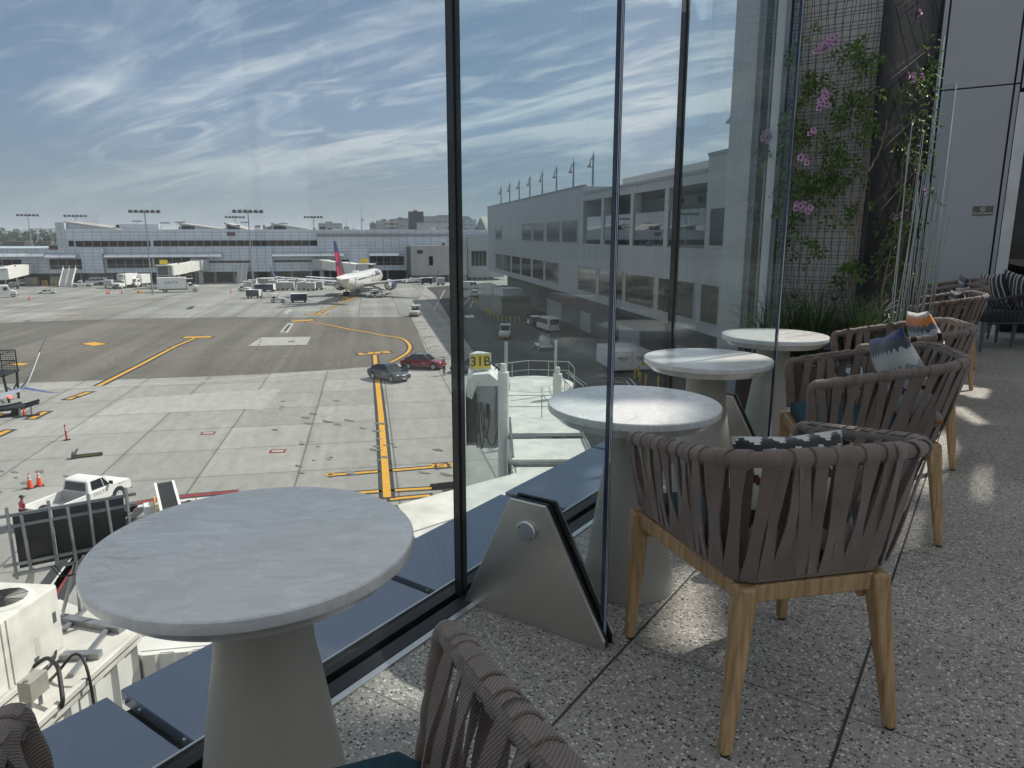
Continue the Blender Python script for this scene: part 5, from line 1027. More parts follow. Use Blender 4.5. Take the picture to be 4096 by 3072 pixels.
# hills and wood on the left horizon
hl = MB().m(mat('distant_hills', (.10, .11, .09), .9)); ring = []
for k in range(60): p = at_d(-700 + k * 45, 938, 6500); ring.append((p.x, p.y, CAMZ + 6500 * (.0035 + .003 * math.sin(k * .37) + .002 * math.sin(k * 1.1)))); 
hl.loft([[(x, y, GZ - 1) for x, y, z in ring], ring, [(x * 1.25, y * 1.25, GZ - 1) for x, y, z in ring]], caps=False, closed=False); struct(hl.build('hills'))
tr = random.Random(4); fm = leaf_mat('far_foliage', (.022, .04, .016), (.055, .08, .035), .05); wd = MB().m(fm)
for k in range(230):
    px = tr.uniform(-160, 330); d = tr.uniform(700, 1500); p = at_d(px, 938, d); h = tr.uniform(9, 17) * (d / 900) ** .8; r = h * tr.uniform(.18, .36)
    for j in range(70):
        u = tr.random(); q = Vector((p.x, p.y, GZ + h * (.15 + .85 * u))) + Vector((tr.gauss(0, 1), tr.gauss(0, 1), 0)) * r * (1.05 - u * tr.uniform(.5, .95)) * .6; s = tr.uniform(.5, 1.3) * h / 12
        n1 = Vector((tr.gauss(0, 1), tr.gauss(0, 1), tr.gauss(0, 1))).normalized(); n2 = n1.orthogonal().normalized(); n3 = n1.cross(n2); wd.add([q + n2 * s, q + n3 * s * .7, q - n2 * s, q - n3 * s * .7], [(0, 1, 2, 3)])
tag(wd.build('far_wood', smooth=False), 'dark distant belt of trees on the left horizon', 'trees', kind='stuff')
cr_ = thing('tower_crane', 'tiny hazy tower crane on the left skyline', 'crane', tuple(at_d(167, 938, 1500).xy) + (GZ,)); z_ = at_d(167, 917, 1500).z - GZ
MB().m(mgrey).cyl((0, 0, 0), (0, 0, z_ + 3), .8, n=6).build('tower', cr_); MB().m(mgrey).bar((-12, -14, z_), (18, 24, z_ + 1), 1.0).build('jib', cr_)
# ---------------------------------------------------------------- boarding bridges and what stands on them
corrm = mat('bridge_side', (.66, .655, .61), .5, var=.1, scale=.8)
def corr(mb, p, q, z0, z1, pitch=.62, dep=.09):            # trapezoid-ribbed sheet wall from p to q (outer face on the right of p->q)
    p = Vector((p[0], p[1], 0)); q = Vector((q[0], q[1], 0)); u = (q - p).normalized(); n = Vector((u.y, -u.x, 0)); L_ = (q - p).length; pts = []; s = 0
    while s < L_ - .01:
        for f, d in ((0, 0), (.14, dep), (.5, dep), (.64, 0)):
            if s + f * pitch <= L_: pts.append(p + u * (s + f * pitch) + n * d)
        s += pitch
    pts.append(q); back = [p - n * .12, q - n * .12]
    o = [Vector((v.x, v.y, z0)) for v in pts] + [Vector((v.x, v.y, z1)) for v in pts]; N = len(pts)
    mb.add(o, [(i, i + 1, N + i + 1, N + i) for i in range(N - 1)]); mb.add([(back[0].x, back[0].y, z0), (back[1].x, back[1].y, z0), (back[1].x, back[1].y, z1), (back[0].x, back[0].y, z1)], [(0, 1, 2, 3)]); return mb
RZ = -6.2
roofw = mat('bridge_roof', (.60, .585, .53), .6, var=.16, scale=1.3, bump=.15, bscale=9)
ra, rc = at_z(104, 2946, RZ), at_z(565, 2526, RZ); tv = (rc - ra).normalized(); lv = Vector((-tv.y, tv.x, 0)); cl = at_z(247, 2400, RZ); a0 = ra - tv * 9; fl = rc + lv * (cl - rc).dot(lv) * 1.5
t = thing('boarding_bridge', 'white ribbed boarding bridge below the nearest table, carrying a large cooling unit', 'boarding bridge', (0, 0, 0))
b = MB().m(roofw); b.prism([(v.x, v.y) for v in (a0, rc, cl + (cl - rc) * .02, cl + lv * 1.5 - tv * .6, a0 + lv * 4.6)], RZ - .18, RZ)
b.build('roof', t, smooth=False); b = MB().m(roofw)
for v0, v1 in ((a0 - lv * .02, rc - lv * .02),): b.bar(v0 + Vector((0, 0, .05)), v1 + Vector((0, 0, .05)), .10, .12)
b.build('roof_kerb', t, smooth=False, bevel=.02)
end2 = rc + Vector((.72, .70, 0)) * 9
b = MB().m(corrm); corr(b, a0 + lv * .12, rc + lv * .12, -10.4, RZ - .19); corr(b, rc + lv * .1, end2, -10.4, RZ - .5); corr(b, cl + lv * 1.5 - tv * .6, a0 + lv * 4.5, -10.4, RZ - .19); b.build('side_wall', t, smooth=False)
MB().m(corrm).prism([(v.x, v.y) for v in (rc, end2, end2 + tv * 3.2, rc + tv * .2 + lv * 1.2)], -10.4, RZ - .52).build('corridor', t, smooth=False)
p = at_z(735, 2545, RZ - .8); c0 = rc + Vector((.72, .70, 0)) * 3.4 + Vector((.05, -.1, 0)); MB().m(mat('grey_downpipe', (.25, .26, .27), .5)).cyl((c0.x, c0.y, -10.3), (c0.x, c0.y, RZ - .5), .16, n=14).build('downpipe', t)
for s_, z in ((1.5, .2), (7, .2)): 
    q = a0 + tv * s_ + lv * 2.2; MB().m(steelg).cyl((q.x, q.y, GZ), (q.x, q.y, -10.3), .35, n=16).build('support_column', t)
fl_ = MB().m(dgrey); q0, q1 = a0 + lv * .1, rc + lv * .1; fl_.prism([(v.x, v.y) for v in (a0 + lv * .1, rc + lv * .1, rc + lv * 3, a0 + lv * 4.4)], -10.5, -10.41); fl_.build('underside', t, smooth=False)
# cooling unit
hb = at_z(262, 2590, RZ + .15); hz_ = at_d(238, 2335, math.hypot(hb.x, hb.y)).z; hh = hz_ - hb.z
t = thing('cooling_unit', 'large white rooftop cooling unit with a round fan, on the boarding bridge', 'cooling unit', tuple(hb - Vector((0, 0, .15))), math.atan2(-tv.y, -tv.x))
dirty = mat('dirty_white_metal', (.70, .69, .63), .5, var=.16, scale=2.2, bump=.05)
HL, HD = 3.3, 1.15                                         # local x runs along the front, local -y is away from the terrace
u = MB().m(dirty); u.box(0, HL, -HD, -.02, .15, .15 + hh); u.build('casing', t, bevel=.015)
for x0, x1 in ((.02, 1.18), (1.22, 1.3), (1.34, 2.2), (2.24, HL - .02)): MB().m(dirty).box(x0, x1, -.02, .0, .2, .12 + hh).build('front_panel', t, bevel=.004)
MB().m(mat('base_rail_white', (.6, .6, .56), .5)).box(-.03, HL + .03, -HD - .03, .03, .06, .15).build('base_rail', t, bevel=.006)
MB().m(mat('dark_shaft', (.012, .012, .013), .6)).lathe([(.37, 0), (.37, .004)], 48, (.62, -.52, .151 + hh)).build('fan_shaft', t)
MB().m(dirty).lathe([(.375, 0), (.46, .0), (.46, .012), (.395, .04), (.375, .04)], 56, (.62, -.52, .15 + hh)).build('fan_ring', t)
g = MB().m(blackm)
for k in range(14): g.tube([(.62 + (.04 + .0245 * k) * math.cos(a), -.52 + (.04 + .0245 * k) * math.sin(a), .195 + hh) for a in [2 * PI * i / 40 for i in range(40)]], .004, 4, closed=True)
for k in range(8): a = k * PI / 4; g.bar((.62, -.52, .193 + hh), (.62 + .385 * math.cos(a), -.52 + .385 * math.sin(a), .193 + hh), .008)
g.build('fan_guard', t)
bl = MB().m(mgrey)
for k in range(4): a = k * PI / 2 + .3; P_f = lambda r, t_, z: (.62 + r * math.cos(a + t_), -.52 + r * math.sin(a + t_), z + hh); bl.add([P_f(.05, 0, .172), P_f(.34, -.2, .162), P_f(.35, .3, .188), P_f(.07, .8, .185)], [(0, 1, 2, 3)])
bl.build('fan_blade', t)
lab_ = mat('warning_label', (.62, .62, .58), .5); lo_ = mat('label_orange', (.5, .2, .06), .5)
for x, z in ((.62, .55), (1.78, .62)):
    m_ = MB().m(lab_); m_.box(x - .055, x + .055, .0005, .003, z - .2, z + .2); m_.m(lo_)
    for k in range(7): m_.box(x - .05, x + .05, .0031, .004, z - .18 + .055 * k, z - .172 + .055 * k)
    m_.build('warning_label', t, smooth=False)
for x, z in ((.68, .32), (2.02, .34)): MB().m(dgrey).box(x - .05, x + .05, .0, .012, z, z + .07).build('handle', t, bevel=.003)
b = MB().m(dgrey); b.box(.12, .20, .0005, .006, .75, .95); b.build('vent_slot', t, smooth=False)
for x in (.5, 2.4): MB().m(dgrey).box(x, x + .5, .031, .034, .07, .13).build('base_slot', t, smooth=False)
# frame with black panels standing on the bridge
t = thing('panel_frame', 'steel frame holding a row of black panels, braced on the bridge roof', 'display frame', (0, 0, 0)); DS = 15.4
TL, TR = at_d(14, 2062, DS), at_d(524, 2050, DS); zt_ = TL.z; zb_ = at_d(70, 2285, DS).z; uu = (TR - TL); uu.z = 0; Lp = uu.length; uu.normalize(); nn = Vector((uu.y, -uu.x, 0)); O = Vector((TL.x, TL.y, 0)); V = lambda s, o, z: O + uu * s + nn * o + Vector((0, 0, z))
H_ = zt_ - zb_; gs = mat('grey_strut', (.30, .31, .32), .42, metal=.6)
for k in range(3):
    for j, mm in ((0, dgrey), (1, blackm)):
        s0_, s1_ = (.06 + .302 * k) * Lp, (.06 + .302 * k + .285) * Lp
        if j == 0: MB().m(mat('black_panel', (.014, .015, .017), .45)).loft([[V(s0_, o, zb_ + .04), V(s1_, o, zb_ + .04), V(s1_, o, zt_ - .03), V(s0_, o, zt_ - .03)] for o in (-.10, -.02)]).build('panel', t, smooth=False)
        else: MB().m(mm).loft([[V(s0_ + .1, o, zb_ + .2), V(s1_ - .32, o, zb_ + .2), V(s1_ - .32, o, zt_ - .35), V(s0_ + .1, o, zt_ - .35)] for o in (-.02, .01)]).build('panel_box', t, smooth=False)
for f in (.01, .20, .86): MB().m(gs).bar(V(-.12, .03, zt_ - f * H_), V(Lp + .12, .03, zt_ - f * H_), .04, .055).build('rail', t, smooth=False)
for f in (.03, .345, .66, .975): MB().m(gs).bar(V(f * Lp, .07, zb_ - .12), V(f * Lp, .07, zt_ + .16), .045, .045).build('upright', t, smooth=False)
for f in (.145, .50, .82): MB().m(gs).bar(V(f * Lp, .13, zb_ + .0), V((f - .015) * Lp, .13, zt_ - .02), .045, .045).build('upright', t, smooth=False)
MB().m(gs).bar(V(0, .03, zb_ - .05), V(Lp, .03, zb_ - .05), .05, .06).build('rail', t, smooth=False)
for (f, zz), (px, py) in (((.50, .0), (252, 2448)), ((.50, .0), (318, 2444)), ((.15, 0), (60, 2470)), ((.16, 0), (118, 2450)), ((.84, 0), (415, 2475)), ((.86, .1), (430, 2466))): MB().m(gs).bar(V(f * Lp, .1, zb_ + .02), at_z(px, py, RZ + .05), .05, .05).build('brace', t, smooth=False)
for (a, bb) in (((452, 2490), (283, 2700)), ((345, 2428), (255, 2520))): MB().m(gs).bar(at_z(*a, RZ + .05), at_z(*bb, RZ + .05), .09, .06).build('floor_channel', t, smooth=False)
for (a, bb) in (((240, 2470), (488, 2518)), ((236, 2625), (402, 2618))): MB().m(gs).bar(at_z(*a, RZ + .06), at_z(*bb, RZ + .06), .16, .12).build('floor_beam', t, smooth=False)
cb = MB().m(black)
for st in ((.30, .5), (.33, .62)): cb.tube([V(st[0] * Lp, .12, zb_), V(st[0] * Lp + .12, .16, zb_ - .22), V(st[1] * Lp - .1, .16, zb_ - .25), V(st[1] * Lp, .12, zb_ + .02)], .012, 6)
cb.build('cable', t)
# junction box and conduits on the roof
t = thing('junction_box', 'small grey junction box on posts with black conduits on the bridge roof', 'junction box', (0, 0, 0)); p = at_z(150, 2835, RZ); jb = MB().m(mat('box_grey', (.33, .32, .28), .5))
q = p + Vector((0, 0, .25)); c_, s_ = tv, lv; jb.loft([[q + c_ * a + s_ * b_ + Vector((0, 0, z)) for a, b_ in ((-.2, -.1), (.2, -.1), (.2, .12), (-.2, .12))] for z in (0, .34)]); jb.build('box', t, bevel=.01)
MB().m(gs).bar(p + c_ * -.15, p + c_ * -.15 + Vector((0, 0, .62)), .05).build('post', t); MB().m(gs).bar(p + c_ * .12 + s_ * .03, p + c_ * .12 + s_ * .03 + Vector((0, 0, .25)), .05).build('post', t)
W_ = lambda px, py, h=0: at_z(px, py, RZ) + Vector((0, 0, h))
for r, pts in ((.035, [W_(140, 2720, .25), W_(200, 2720, .45), W_(248, 2770, .5), W_(258, 2840, .15), W_(245, 2830, 0)]), (.025, [W_(170, 2770, .1), W_(250, 2705, .1), W_(300, 2690, .45), W_(345, 2710, .5), W_(362, 2740, .2), rc.lerp(ra, .55) - lv * .12 + Vector((0, 0, -.4)), rc.lerp(ra, .55) - lv * .12 + Vector((0, 0, -2.5))]), (.022, [W_(120, 2760, .1), W_(205, 2700, .15), W_(230, 2660, .2), W_(226, 2615, .3)])):
    pth = Path(pts); Q = [pth.at(k / 30) for k in range(31)]
    for _ in range(5): Q = [Q[0]] + [(Q[i - 1] + Q[i] * 2 + Q[i + 1]) / 4 for i in range(1, 30)] + [Q[-1]]
    MB().m(black).tube(Q, r, 8).build('conduit', t)
# pale walkway roof beside the ledge
t = thing('walkway_roof', 'flat white walkway roof just below the blue grey ledge', 'roof', (0, 0, 0)); pts = [at_z(x, y, RZ) for x, y in ((1588, 2018), (1840, 1950), (2150, 1868))]
pts = pts + [Vector((-2.3, 23, RZ)), Vector((-2.3, 8, RZ)), at_z(1700, 2185, RZ), at_z(1655, 2146, RZ)]
MB().m(roofw).prism([(v.x, v.y) for v in pts], RZ - .25, RZ).build('roof', t, smooth=False, bevel=.03); c = sum(pts, Vector()) / len(pts)
MB().m(corrm).prism([((c + (v - c) * .96).x, (c + (v - c) * .96).y) for v in pts], -10.5, RZ - .252).build('side_wall', t, smooth=False)
MB().m(mgrey).bar(at_z(1630, 2135, RZ + .004), at_z(2070, 1995, RZ + .004), .05, .02).build('roof_seam', t, smooth=False)
# boarding bridge at gate 31B
BZ = -7.0
N0, N1 = at_z(2040, 1895, BZ), at_z(2400, 1880, BZ); F0, F1 = at_z(2070, 1560, BZ), at_z(2200, 1540, BZ)
ax = ((F0 + F1) / 2 - (N0 + N1) / 2).normalized(); rt = Vector((ax.y, -ax.x, 0)); Bo = (N0 + N1) / 2; BL = ((F0 + F1) / 2 - Bo).length; B = lambda s, o, h: Bo + ax * s + rt * o + Vector((0, 0, h)); HW = 1.65
t = thing('boarding_bridge', 'white boarding bridge with railed roof and a yellow gate sign, beyond the glass fin', 'boarding bridge', (0, 0, 0))
def bslab(mb, s0, s1, o0, o1, h0, h1): return mb.add([B(s, o, h) for h in (h0, h1) for s, o in ((s0, o0), (s1, o0), (s1, o1), (s0, o1))], [(3, 2, 1, 0), (4, 5, 6, 7), (0, 1, 5, 4), (1, 2, 6, 5), (2, 3, 7, 6), (3, 0, 4, 7)])
r_ = MB().m(roofw); bslab(r_, -7, 1.2, -HW + .1, HW - .1, -.35, -.2); bslab(r_, 1.4, 4.2, -HW, HW, -.12, .02); bslab(r_, 4.8, 7.2, -HW + .05, HW - .05, -.05, .10); bslab(r_, 7.6, BL + 2.2, -HW - .1, HW + .1, -.1, 0); r_.lathe([(2.3, -.15), (2.3, .02), (1.9, .1), (0, .16)], 32, tuple(B(BL + 1.0, 0, 0))); r_.build('roof', t, angle=40)
d_ = MB().m(dgrey); bslab(d_, 1.2, 1.4, -HW, HW, -.45, -.1); bslab(d_, 4.2, 4.8, -HW + .1, HW - .1, -.4, -.14); bslab(d_, 7.2, 7.6, -HW, HW, -.4, -.12)
for o in (-HW + .12, HW - .16): bslab(d_, 1.4, 7.4, o, o + .08, .1, .16)
d_.build('joint_gap', t, smooth=False)
w_ = MB().m(corrm); 
for s0, s1, o in ((-7, 4.3, HW - .15), (4.5, BL, HW - .02)):
    for sg in (-1, 1):
        p, q = B(s0, sg * o, 0), B(s1, sg * o, 0); p, q = (p, q) if sg > 0 else (q, p); corr(w_, p, q, BZ - 2.9, BZ - .11, .45, .06)
w_.build('side_wall', t, smooth=False); u_ = MB().m(dgrey); bslab(u_, -7, BL, -HW + .2, HW - .2, -3.1, -2.91); u_.build('underside', t, smooth=False)
rl_ = mat('railing_galvanised', (.42, .43, .41), .45, metal=.4)
def railing(pts, h=1.07, mids=(.5,), step=1.5):
    r = MB().m(rl_)
    for p, q in zip(pts, pts[1:]):
        n = max(1, round((q - p).length / step))
        for k in range(n + 1): v = p.lerp(q, k / n); r.cyl(v, v + Vector((0, 0, h)), .025, n=6)
        for m_ in (h,) + tuple(h * x for x in mids): r.cyl(p + Vector((0, 0, m_)), q + Vector((0, 0, m_)), .022, n=6)
    return r.build('railing', t)
railing([B(7.8, -HW, 0), B(BL - .4, -HW, 0), B(BL + 1.4, -HW - .5, 0), B(BL + 2.6, -.2, 0), B(BL + 2.2, HW + .5, 0), B(BL, HW + .6, 0)]); railing([B(BL, HW - .5, 0), B(8.0, HW, 0)]); railing([B(7.8, -HW, 0), B(7.8, HW, 0)])
def col(px, py, ptop, d, r, nm, m_):
    p = at_d(px, py, d); z = at_d(px, ptop, d).z; MB().m(m_).cyl((p.x, p.y, GZ + .3), (p.x, p.y, z), r, n=16).cyl((p.x, p.y, z), (p.x, p.y, z + .35), r * .55, r * .5, 12).build(nm, t); return p, z
p, z = col(2014, 1700, 1488, 29.5, .24, 'lift_column', corrm); col(2229, 1600, 1495, 36.5, .24, 'lift_column', corrm)
for px, d, pt in ((2024, 30.5, 1368), (2222, 37.5, 1362)): p = at_d(px, 1480, d); z = at_d(px, pt, d).z; MB().m(rl_).cyl((p.x, p.y, BZ - 1), (p.x, p.y, z), .075, n=8).build('mast_pipe', t)
p = at_d(2012, 1890, 29.0); MB().m(black).cyl((p.x - .5, p.y - .3, GZ + .6), (p.x + .5, p.y + .3, GZ + .6), .6, n=20).build('drive_wheel', t)
# cab end
cd = 38.5; cc = at_d(1950, 1500, cd); cz1 = at_d(1950, 1535, cd).z; cz0 = at_d(1950, 1785, cd).z; cu_ = Vector((-ray(1950, 1500).x, -ray(1950, 1500).y, 0)).normalized(); cr = Vector((-cu_.y, cu_.x, 0)); K = lambda r, f, z: Vector((cc.x, cc.y, 0)) + cr * r + cu_ * f + Vector((0, 0, z))
kb = MB().m(mat('cab_grey', (.40, .41, .40), .5)); 
kb.loft([[K(r, f, z) for r, f in ((-.65, .2), (.35, .45), (.55, .2), (.55, -2.6), (-.65, -2.6))] for z in (cz0, cz1)]); kb.loft([[K(r, f, z) for r, f in ((.57, .35), (.95, .5), (1.25, .1), (1.25, -2.2), (.57, -2.2))] for z in (cz0 + .1, cz1 + .05)]); kb.build('cab', t, smooth=False)
ow = MB().m(carglass); ow.add([K(.0 + .11 * math.cos(a), .42, (cz0 + cz1) / 2 + .35 + (.30 if math.sin(a) > 0 else -.30) + .11 * math.sin(a)) for a in [2 * PI * k / 24 for k in range(24)]] + [K(.0 + .11 * math.cos(a), .30, (cz0 + cz1) / 2 + .35 + (.30 if math.sin(a) > 0 else -.30) + .11 * math.sin(a)) for a in [2 * PI * k / 24 for k in range(24)]], [tuple(range(24))] + [(k, (k + 1) % 24, 24 + (k + 1) % 24, 24 + k) for k in range(24)]); ow.build('cab_window', t, smooth=False)
hd = MB().m(bridge_white); prof = [(-1.15, cz1 - .55), (-1.1, cz1 + .35), (-.75, cz1 + .62), (.1, cz1 + .66), (.6, cz1 + .25), (.55, cz1 - .02), (-.6, cz1 - .02), (-.85, cz1 - .75)]; hd.loft([[K(r, f, z) for r, z in prof] for f in (-2.8, .55)]); hd.build('hood', t, smooth=False)
be = MB().m(mat('bellows_black', (.02, .02, .022), .8))
for k in range(7): r0 = -1.2 + .09 * k; be.loft([[K(r0, .3, z0), K(r0 + .07, .34, z0), K(r0 + .07, -2.5, z0), K(r0, -2.5, z0)] for z0 in (cz0 + .15, cz1 - .5)])
be.build('bellows', t, smooth=False)
hs2 = MB().m(black)
for x0, dz, wdt in ((-.62, 1.5, .16), (-.5, 2.35, .32), (-.4, 1.7, .5), (-.3, 2.2, .95)): hs2.tube([K(x0 + wdt * q / 14, .62, cz1 - .9 - dz * math.sin(PI * q / 14) ** .7 - .5 * q / 14) for q in range(15)], .035, 6)
hs2.build('hose', t)
# 31B sign
sd = 38.8; sc = at_d(1920, 1447, sd); su = Vector((sc.y, -sc.x, 0)).normalized(); sgn = thing('gate_sign', 'triangular yellow gate sign reading 31B on the boarding bridge cab', 'sign', tuple(sc), math.atan2(su.y, su.x) + .16)
whs = mat('sign_frame_white', (.62, .62, .57), .5); yls = mat('sign_yellow', (.72, .50, .015), .5, var=.04)
MB().m(whs).prism([(-.58, -.03), (.62, -.03), (.1, .75), (-.1, .75)], -.47, .47).build('housing', sgn, bevel=.01, smooth=False); MB().m(yls).box(-.51, .56, -.042, -.031, -.38, .38).build('face', sgn, smooth=False)
lettering('31B', .74, bk, sgn, (.02, -.046, -.0), (PI / 2, 0, 0), extrude=.003, bold=.012); MB().m(whs).cyl((0, .2, -.47), (0, .2, -.9), .26, .05, 12).build('stem', sgn)
MB().m(rl_).cyl((-.0, .2, -.9), (0, .2, -1.35), .04, n=8).build('post', sgn); MB().m(emit('beacon_amber', (1, .25, .04), 2.5)).lathe([(.05, 0), (.06, .06), (.03, .12)], 12, (-.04, .05, -1.0)).build('beacon', sgn)
# boarding bridges at the far concourse
def far_bridge(label, root, cab, zf, sign, cabdir, W=3.0):
    px_ = 500 if sign == '27' else 1500
    t = thing('boarding_bridge', label, 'boarding bridge', (0, 0, 0)); a, b_ = root.copy(), cab.copy(); a.z = b_.z = 0; u = (b_ - a).normalized(); n = Vector((u.y, -u.x, 0)); L_ = (b_ - a).length; X = lambda s, o, z: a + u * s + n * o + Vector((0, 0, z))
    def bx(m_, s0, s1, hw, z0, z1, nm, dz0=0, dz1=0): return MB().m(m_).loft([[X(s, -hw, z0 + d), X(s, hw, z0 + d), X(s, hw, z1 + d), X(s, -hw, z1 + d)] for s, d in ((s0, dz0), (s1, dz1))]).build(nm, t, smooth=False)
    bx(lgrey, -2.2, 2.2, 1.9, zf - .3, zf + 3.0, 'rotunda'); bx(bridge_white, 2.2, L_ * .55, W / 2, zf, zf + 2.7, 'tunnel', 0, -.5); bx(bridge_white, L_ * .55, L_ * .96, W / 2 + .2, zf - .05, zf + 2.9, 'tunnel', -.5, -.9)
    bx(mgrey, L_ * .96, L_ * .96 + .9, W / 2 + .25, zf - .9, zf + 1.95, 'bellows'); c = X(L_ * .96 + 2.2, 0, 0); v = cabdir.normalized(); w = Vector((v.y, -v.x, 0)); D = lambda f, s, z: c + v * f + w * s + Vector((0, 0, z))
    MB().m(lgrey).loft([[D(-1.8, -1.7, z), D(1.6, -1.7, z), D(1.6, 1.7, z), D(-1.8, 1.7, z)] for z in (zf - .9, zf + 2.0)]).build('cab', t, smooth=False); MB().m(dgrey).loft([[D(1.6, -1.3, z), D(1.9, -1.3, z), D(1.9, 1.3, z), D(1.6, 1.3, z)] for z in (zf - .6, zf + 1.7)]).build('cab_shutter', t, smooth=False); MB().m(bridge_white).loft([[D(-1.9, -1.8, z), D(2.5, -1.8, z), D(2.5, 1.8, z), D(-1.9, 1.8, z)] for z in (zf + 2.0, zf + 2.2)]).build('hood', t, smooth=False)
    for s in (1.4, -1.4): q = X(L_ * .78, s, 0); MB().m(steelg).cyl((q.x, q.y, GZ + .5), (q.x, q.y, zf + 2.6), .22, n=10).build('lift_column', t)
    q = X(L_ * .78, 0, 0); MB().m(steelg).bar(X(L_ * .78, -1.5, GZ + 1.2), X(L_ * .78, 1.5, GZ + 1.2), .5).build('bogie', t)
    for s in (1.3, -1.3): q = X(L_ * .78, s, GZ + .55); MB().m(black).cyl(q - n * .2, q + n * .2, .55, n=14).build('wheel', t)
    q = X(0, 0, 0); MB().m(lgrey).cyl((q.x, q.y, GZ), (q.x, q.y, zf - .3), .7, n=14).build('support_column', t)
    if sign:
        g = X(L_ * .96 + 1.6, 0, zf + 3.0); tt = thing('gate_sign', 'small yellow gate sign on ' + ('the bridge behind the white catering truck' if px_ < 1000 else 'the bridge at the airliner nose'), 'sign', tuple(g), math.atan2(-g.x, g.y) * -1 * -1); MB().m(yls).box(-1.05, 1.05, -.2, .2, -.55, .6).build('face', tt, smooth=False); MB().m(dgrey).cyl((0, 0, -.9), (0, 0, -.55), .08, n=6).build('post', tt); tt.rotation_euler = (0, 0, math.atan2(g.x, -g.y)); lettering(sign, 1.0, bk, tt, (0, -.21, .02), (PI / 2, 0, 0), bold=.02)
    return t
far_bridge('sunlit white boarding bridge at the far left edge, reaching to a low grey wing', at_z(185, 1128), at_z(5, 1165), -9.6, None, Vector((-.2, -1, 0)))
far_bridge('grey cabbed boarding bridge standing behind the white catering truck', T2.w(sx_(T2, 800), 2, 0), at_z(672, 1150), -9.3, '27', ray(660, 1000) * -1)
far_bridge('grey boarding bridge reaching the nose of the parked airliner', T2.w(sx_(T2, 1285), 3, 0), at_z(1455, 1142), -9.3, '29', Vector((.9, .3, 0)))
# ---------------------------------------------------------------- vehicles
def put(t, px, py, az): p = at_z(px, py); t.location = p; t.rotation_euler = (0, 0, PI / 2 - R(az)); return t
def wheel(par, x, y, r=.36, w=.24, n=20, hub=None):
    o = MB().m(tyre).cyl((0, -w / 2, 0), (0, w / 2, 0), r, n=n).build('wheel', par, (x, y, r)); s = 1 if y > 0 else -1
    h = MB().m(hub or rimm); h.cyl((0, s * w / 2, 0), (0, s * (w / 2 + .012), 0), r * .62, n=n); h.m(blackm)
    for k in range(5): a = 2 * PI * (k + .5) / 5; h.cyl((math.cos(a) * r * .38, s * (w / 2 + .012), math.sin(a) * r * .38), (math.cos(a) * r * .38, s * (w / 2 + .016), math.sin(a) * r * .38), r * .11, n=8)
    h.build('rim', o); return o
def cabin(par, prof, wz, glassm, name='windows'):          # glasshouse whose width depends on height
    return MB().m(glassm).loft([[(x, s * wz(z), z) for x, z in prof] for s in (-1, 1)]).build(name, par, smooth=False)
headl = mat('headlamp', (.75, .76, .74), .1, spec=.9); taill = mat('tail_lamp', (.35, .01, .012), .2)
def lamp(par, x, y, z, m_, nm, sx=.04, sy=.18, sz=.08): return MB().m(m_).box(-sx, sx, -sy, sy, -sz, sz).build(nm, par, (x, y, z), bevel=.015)
def suv(label, paint, cat='car', coupe=False, roofm_=None, wheelr=.38):
    t = thing('sport_utility_car', label, cat); hw = .97
    b = MB().m(paint); b.side([(-2.36, .42), (-2.44, .72), (-2.34, 1.04), (-1.9, 1.10), (.80, 1.08), (1.45, 1.02), (2.02, .92), (2.34, .76), (2.44, .52), (2.36, .30), (1.0, .24), (-2.1, .24)], hw, .10, .93); b.build('body', t, angle=40, bevel=.03)
    top = [(-2.0, 1.08), (-1.75 if not coupe else -1.85, 1.28 if coupe else 1.42), (-1.15, 1.60), (-.2, 1.69), (.35, 1.64), (1.22, 1.05)]
    wz = lambda z: .90 - .36 * max(0, z - 1.05); cabin(t, top, wz, carglass)
    rf = MB().m(roofm_ or paint); rp = [p for p in top if p[1] > 1.5] ; rp = [(rp[0][0] - .1, rp[0][1] - .04)] + rp + [(rp[-1][0] + .12, rp[-1][1] - .06)]
    rf.loft([[(x, s * (wz(z) - .01), z + .012) for x, z in rp] + [(x, s * (wz(z) - .01), z + .04) for x, z in reversed(rp)] for s in (-1, 1)]); rf.build('roof', t, angle=50)
    for s in (-1, 1):
        pl_ = MB().m(paint)
        for x0, z0, x1, z1 in ((-.35, 1.08, -.45, 1.66), (-1.5, 1.08, -1.6, 1.52), (1.15, 1.06, .38, 1.63)): pl_.bar((x0, s * (wz(z0) + .004), z0), (x1, s * (wz(z1) + .004), z1), .09, .03)
        pl_.build('pillar', t, smooth=False); MB().m(paint).lathe([(.02, -.07), (.10, -.03), (.10, .04), (.03, .08)], 12).build('mirror', t, (.88, s * 1.02, 1.12))
        lamp(t, 2.24, s * .72, .80, headl, 'headlight', .06, .16, .07); lamp(t, -2.38, s * .66, .92, taill, 'tail_light', .04, .24, .06)
        MB().m(blackm).lathe([(.45, -.02), (.45, .02)], 20).build('wheel_arch', t, (0, 0, 0)).matrix_basis = Matrix.Translation((1.48, s * .955, wheelr + .02)) @ Matrix.Rotation(PI / 2, 4, 'X'); MB().m(blackm).lathe([(.45, -.02), (.45, .02)], 20).build('wheel_arch', t).matrix_basis = Matrix.Translation((-1.45, s * .955, wheelr + .02)) @ Matrix.Rotation(PI / 2, 4, 'X')
        for x in (1.48, -1.45): wheel(t, x, s * .88, wheelr, .25)
        MB().m(blackm).bar((-2.1, s * .965, .28), (2.1, s * .965, .28), .02, .12).build('sill', t, smooth=False)
        lettering('DELTA', .15, white, t, (.35, s * .972, .80), (PI / 2, 0, 0 if s < 0 else PI), extrude=.001)
    MB().m(blackm).box(2.36, 2.455, -.62, .62, .40, .60).build('grille', t, bevel=.02); MB().m(white).box(2.44, 2.465, -.24, .24, .36, .45).build('number_plate', t, smooth=False)
    return t
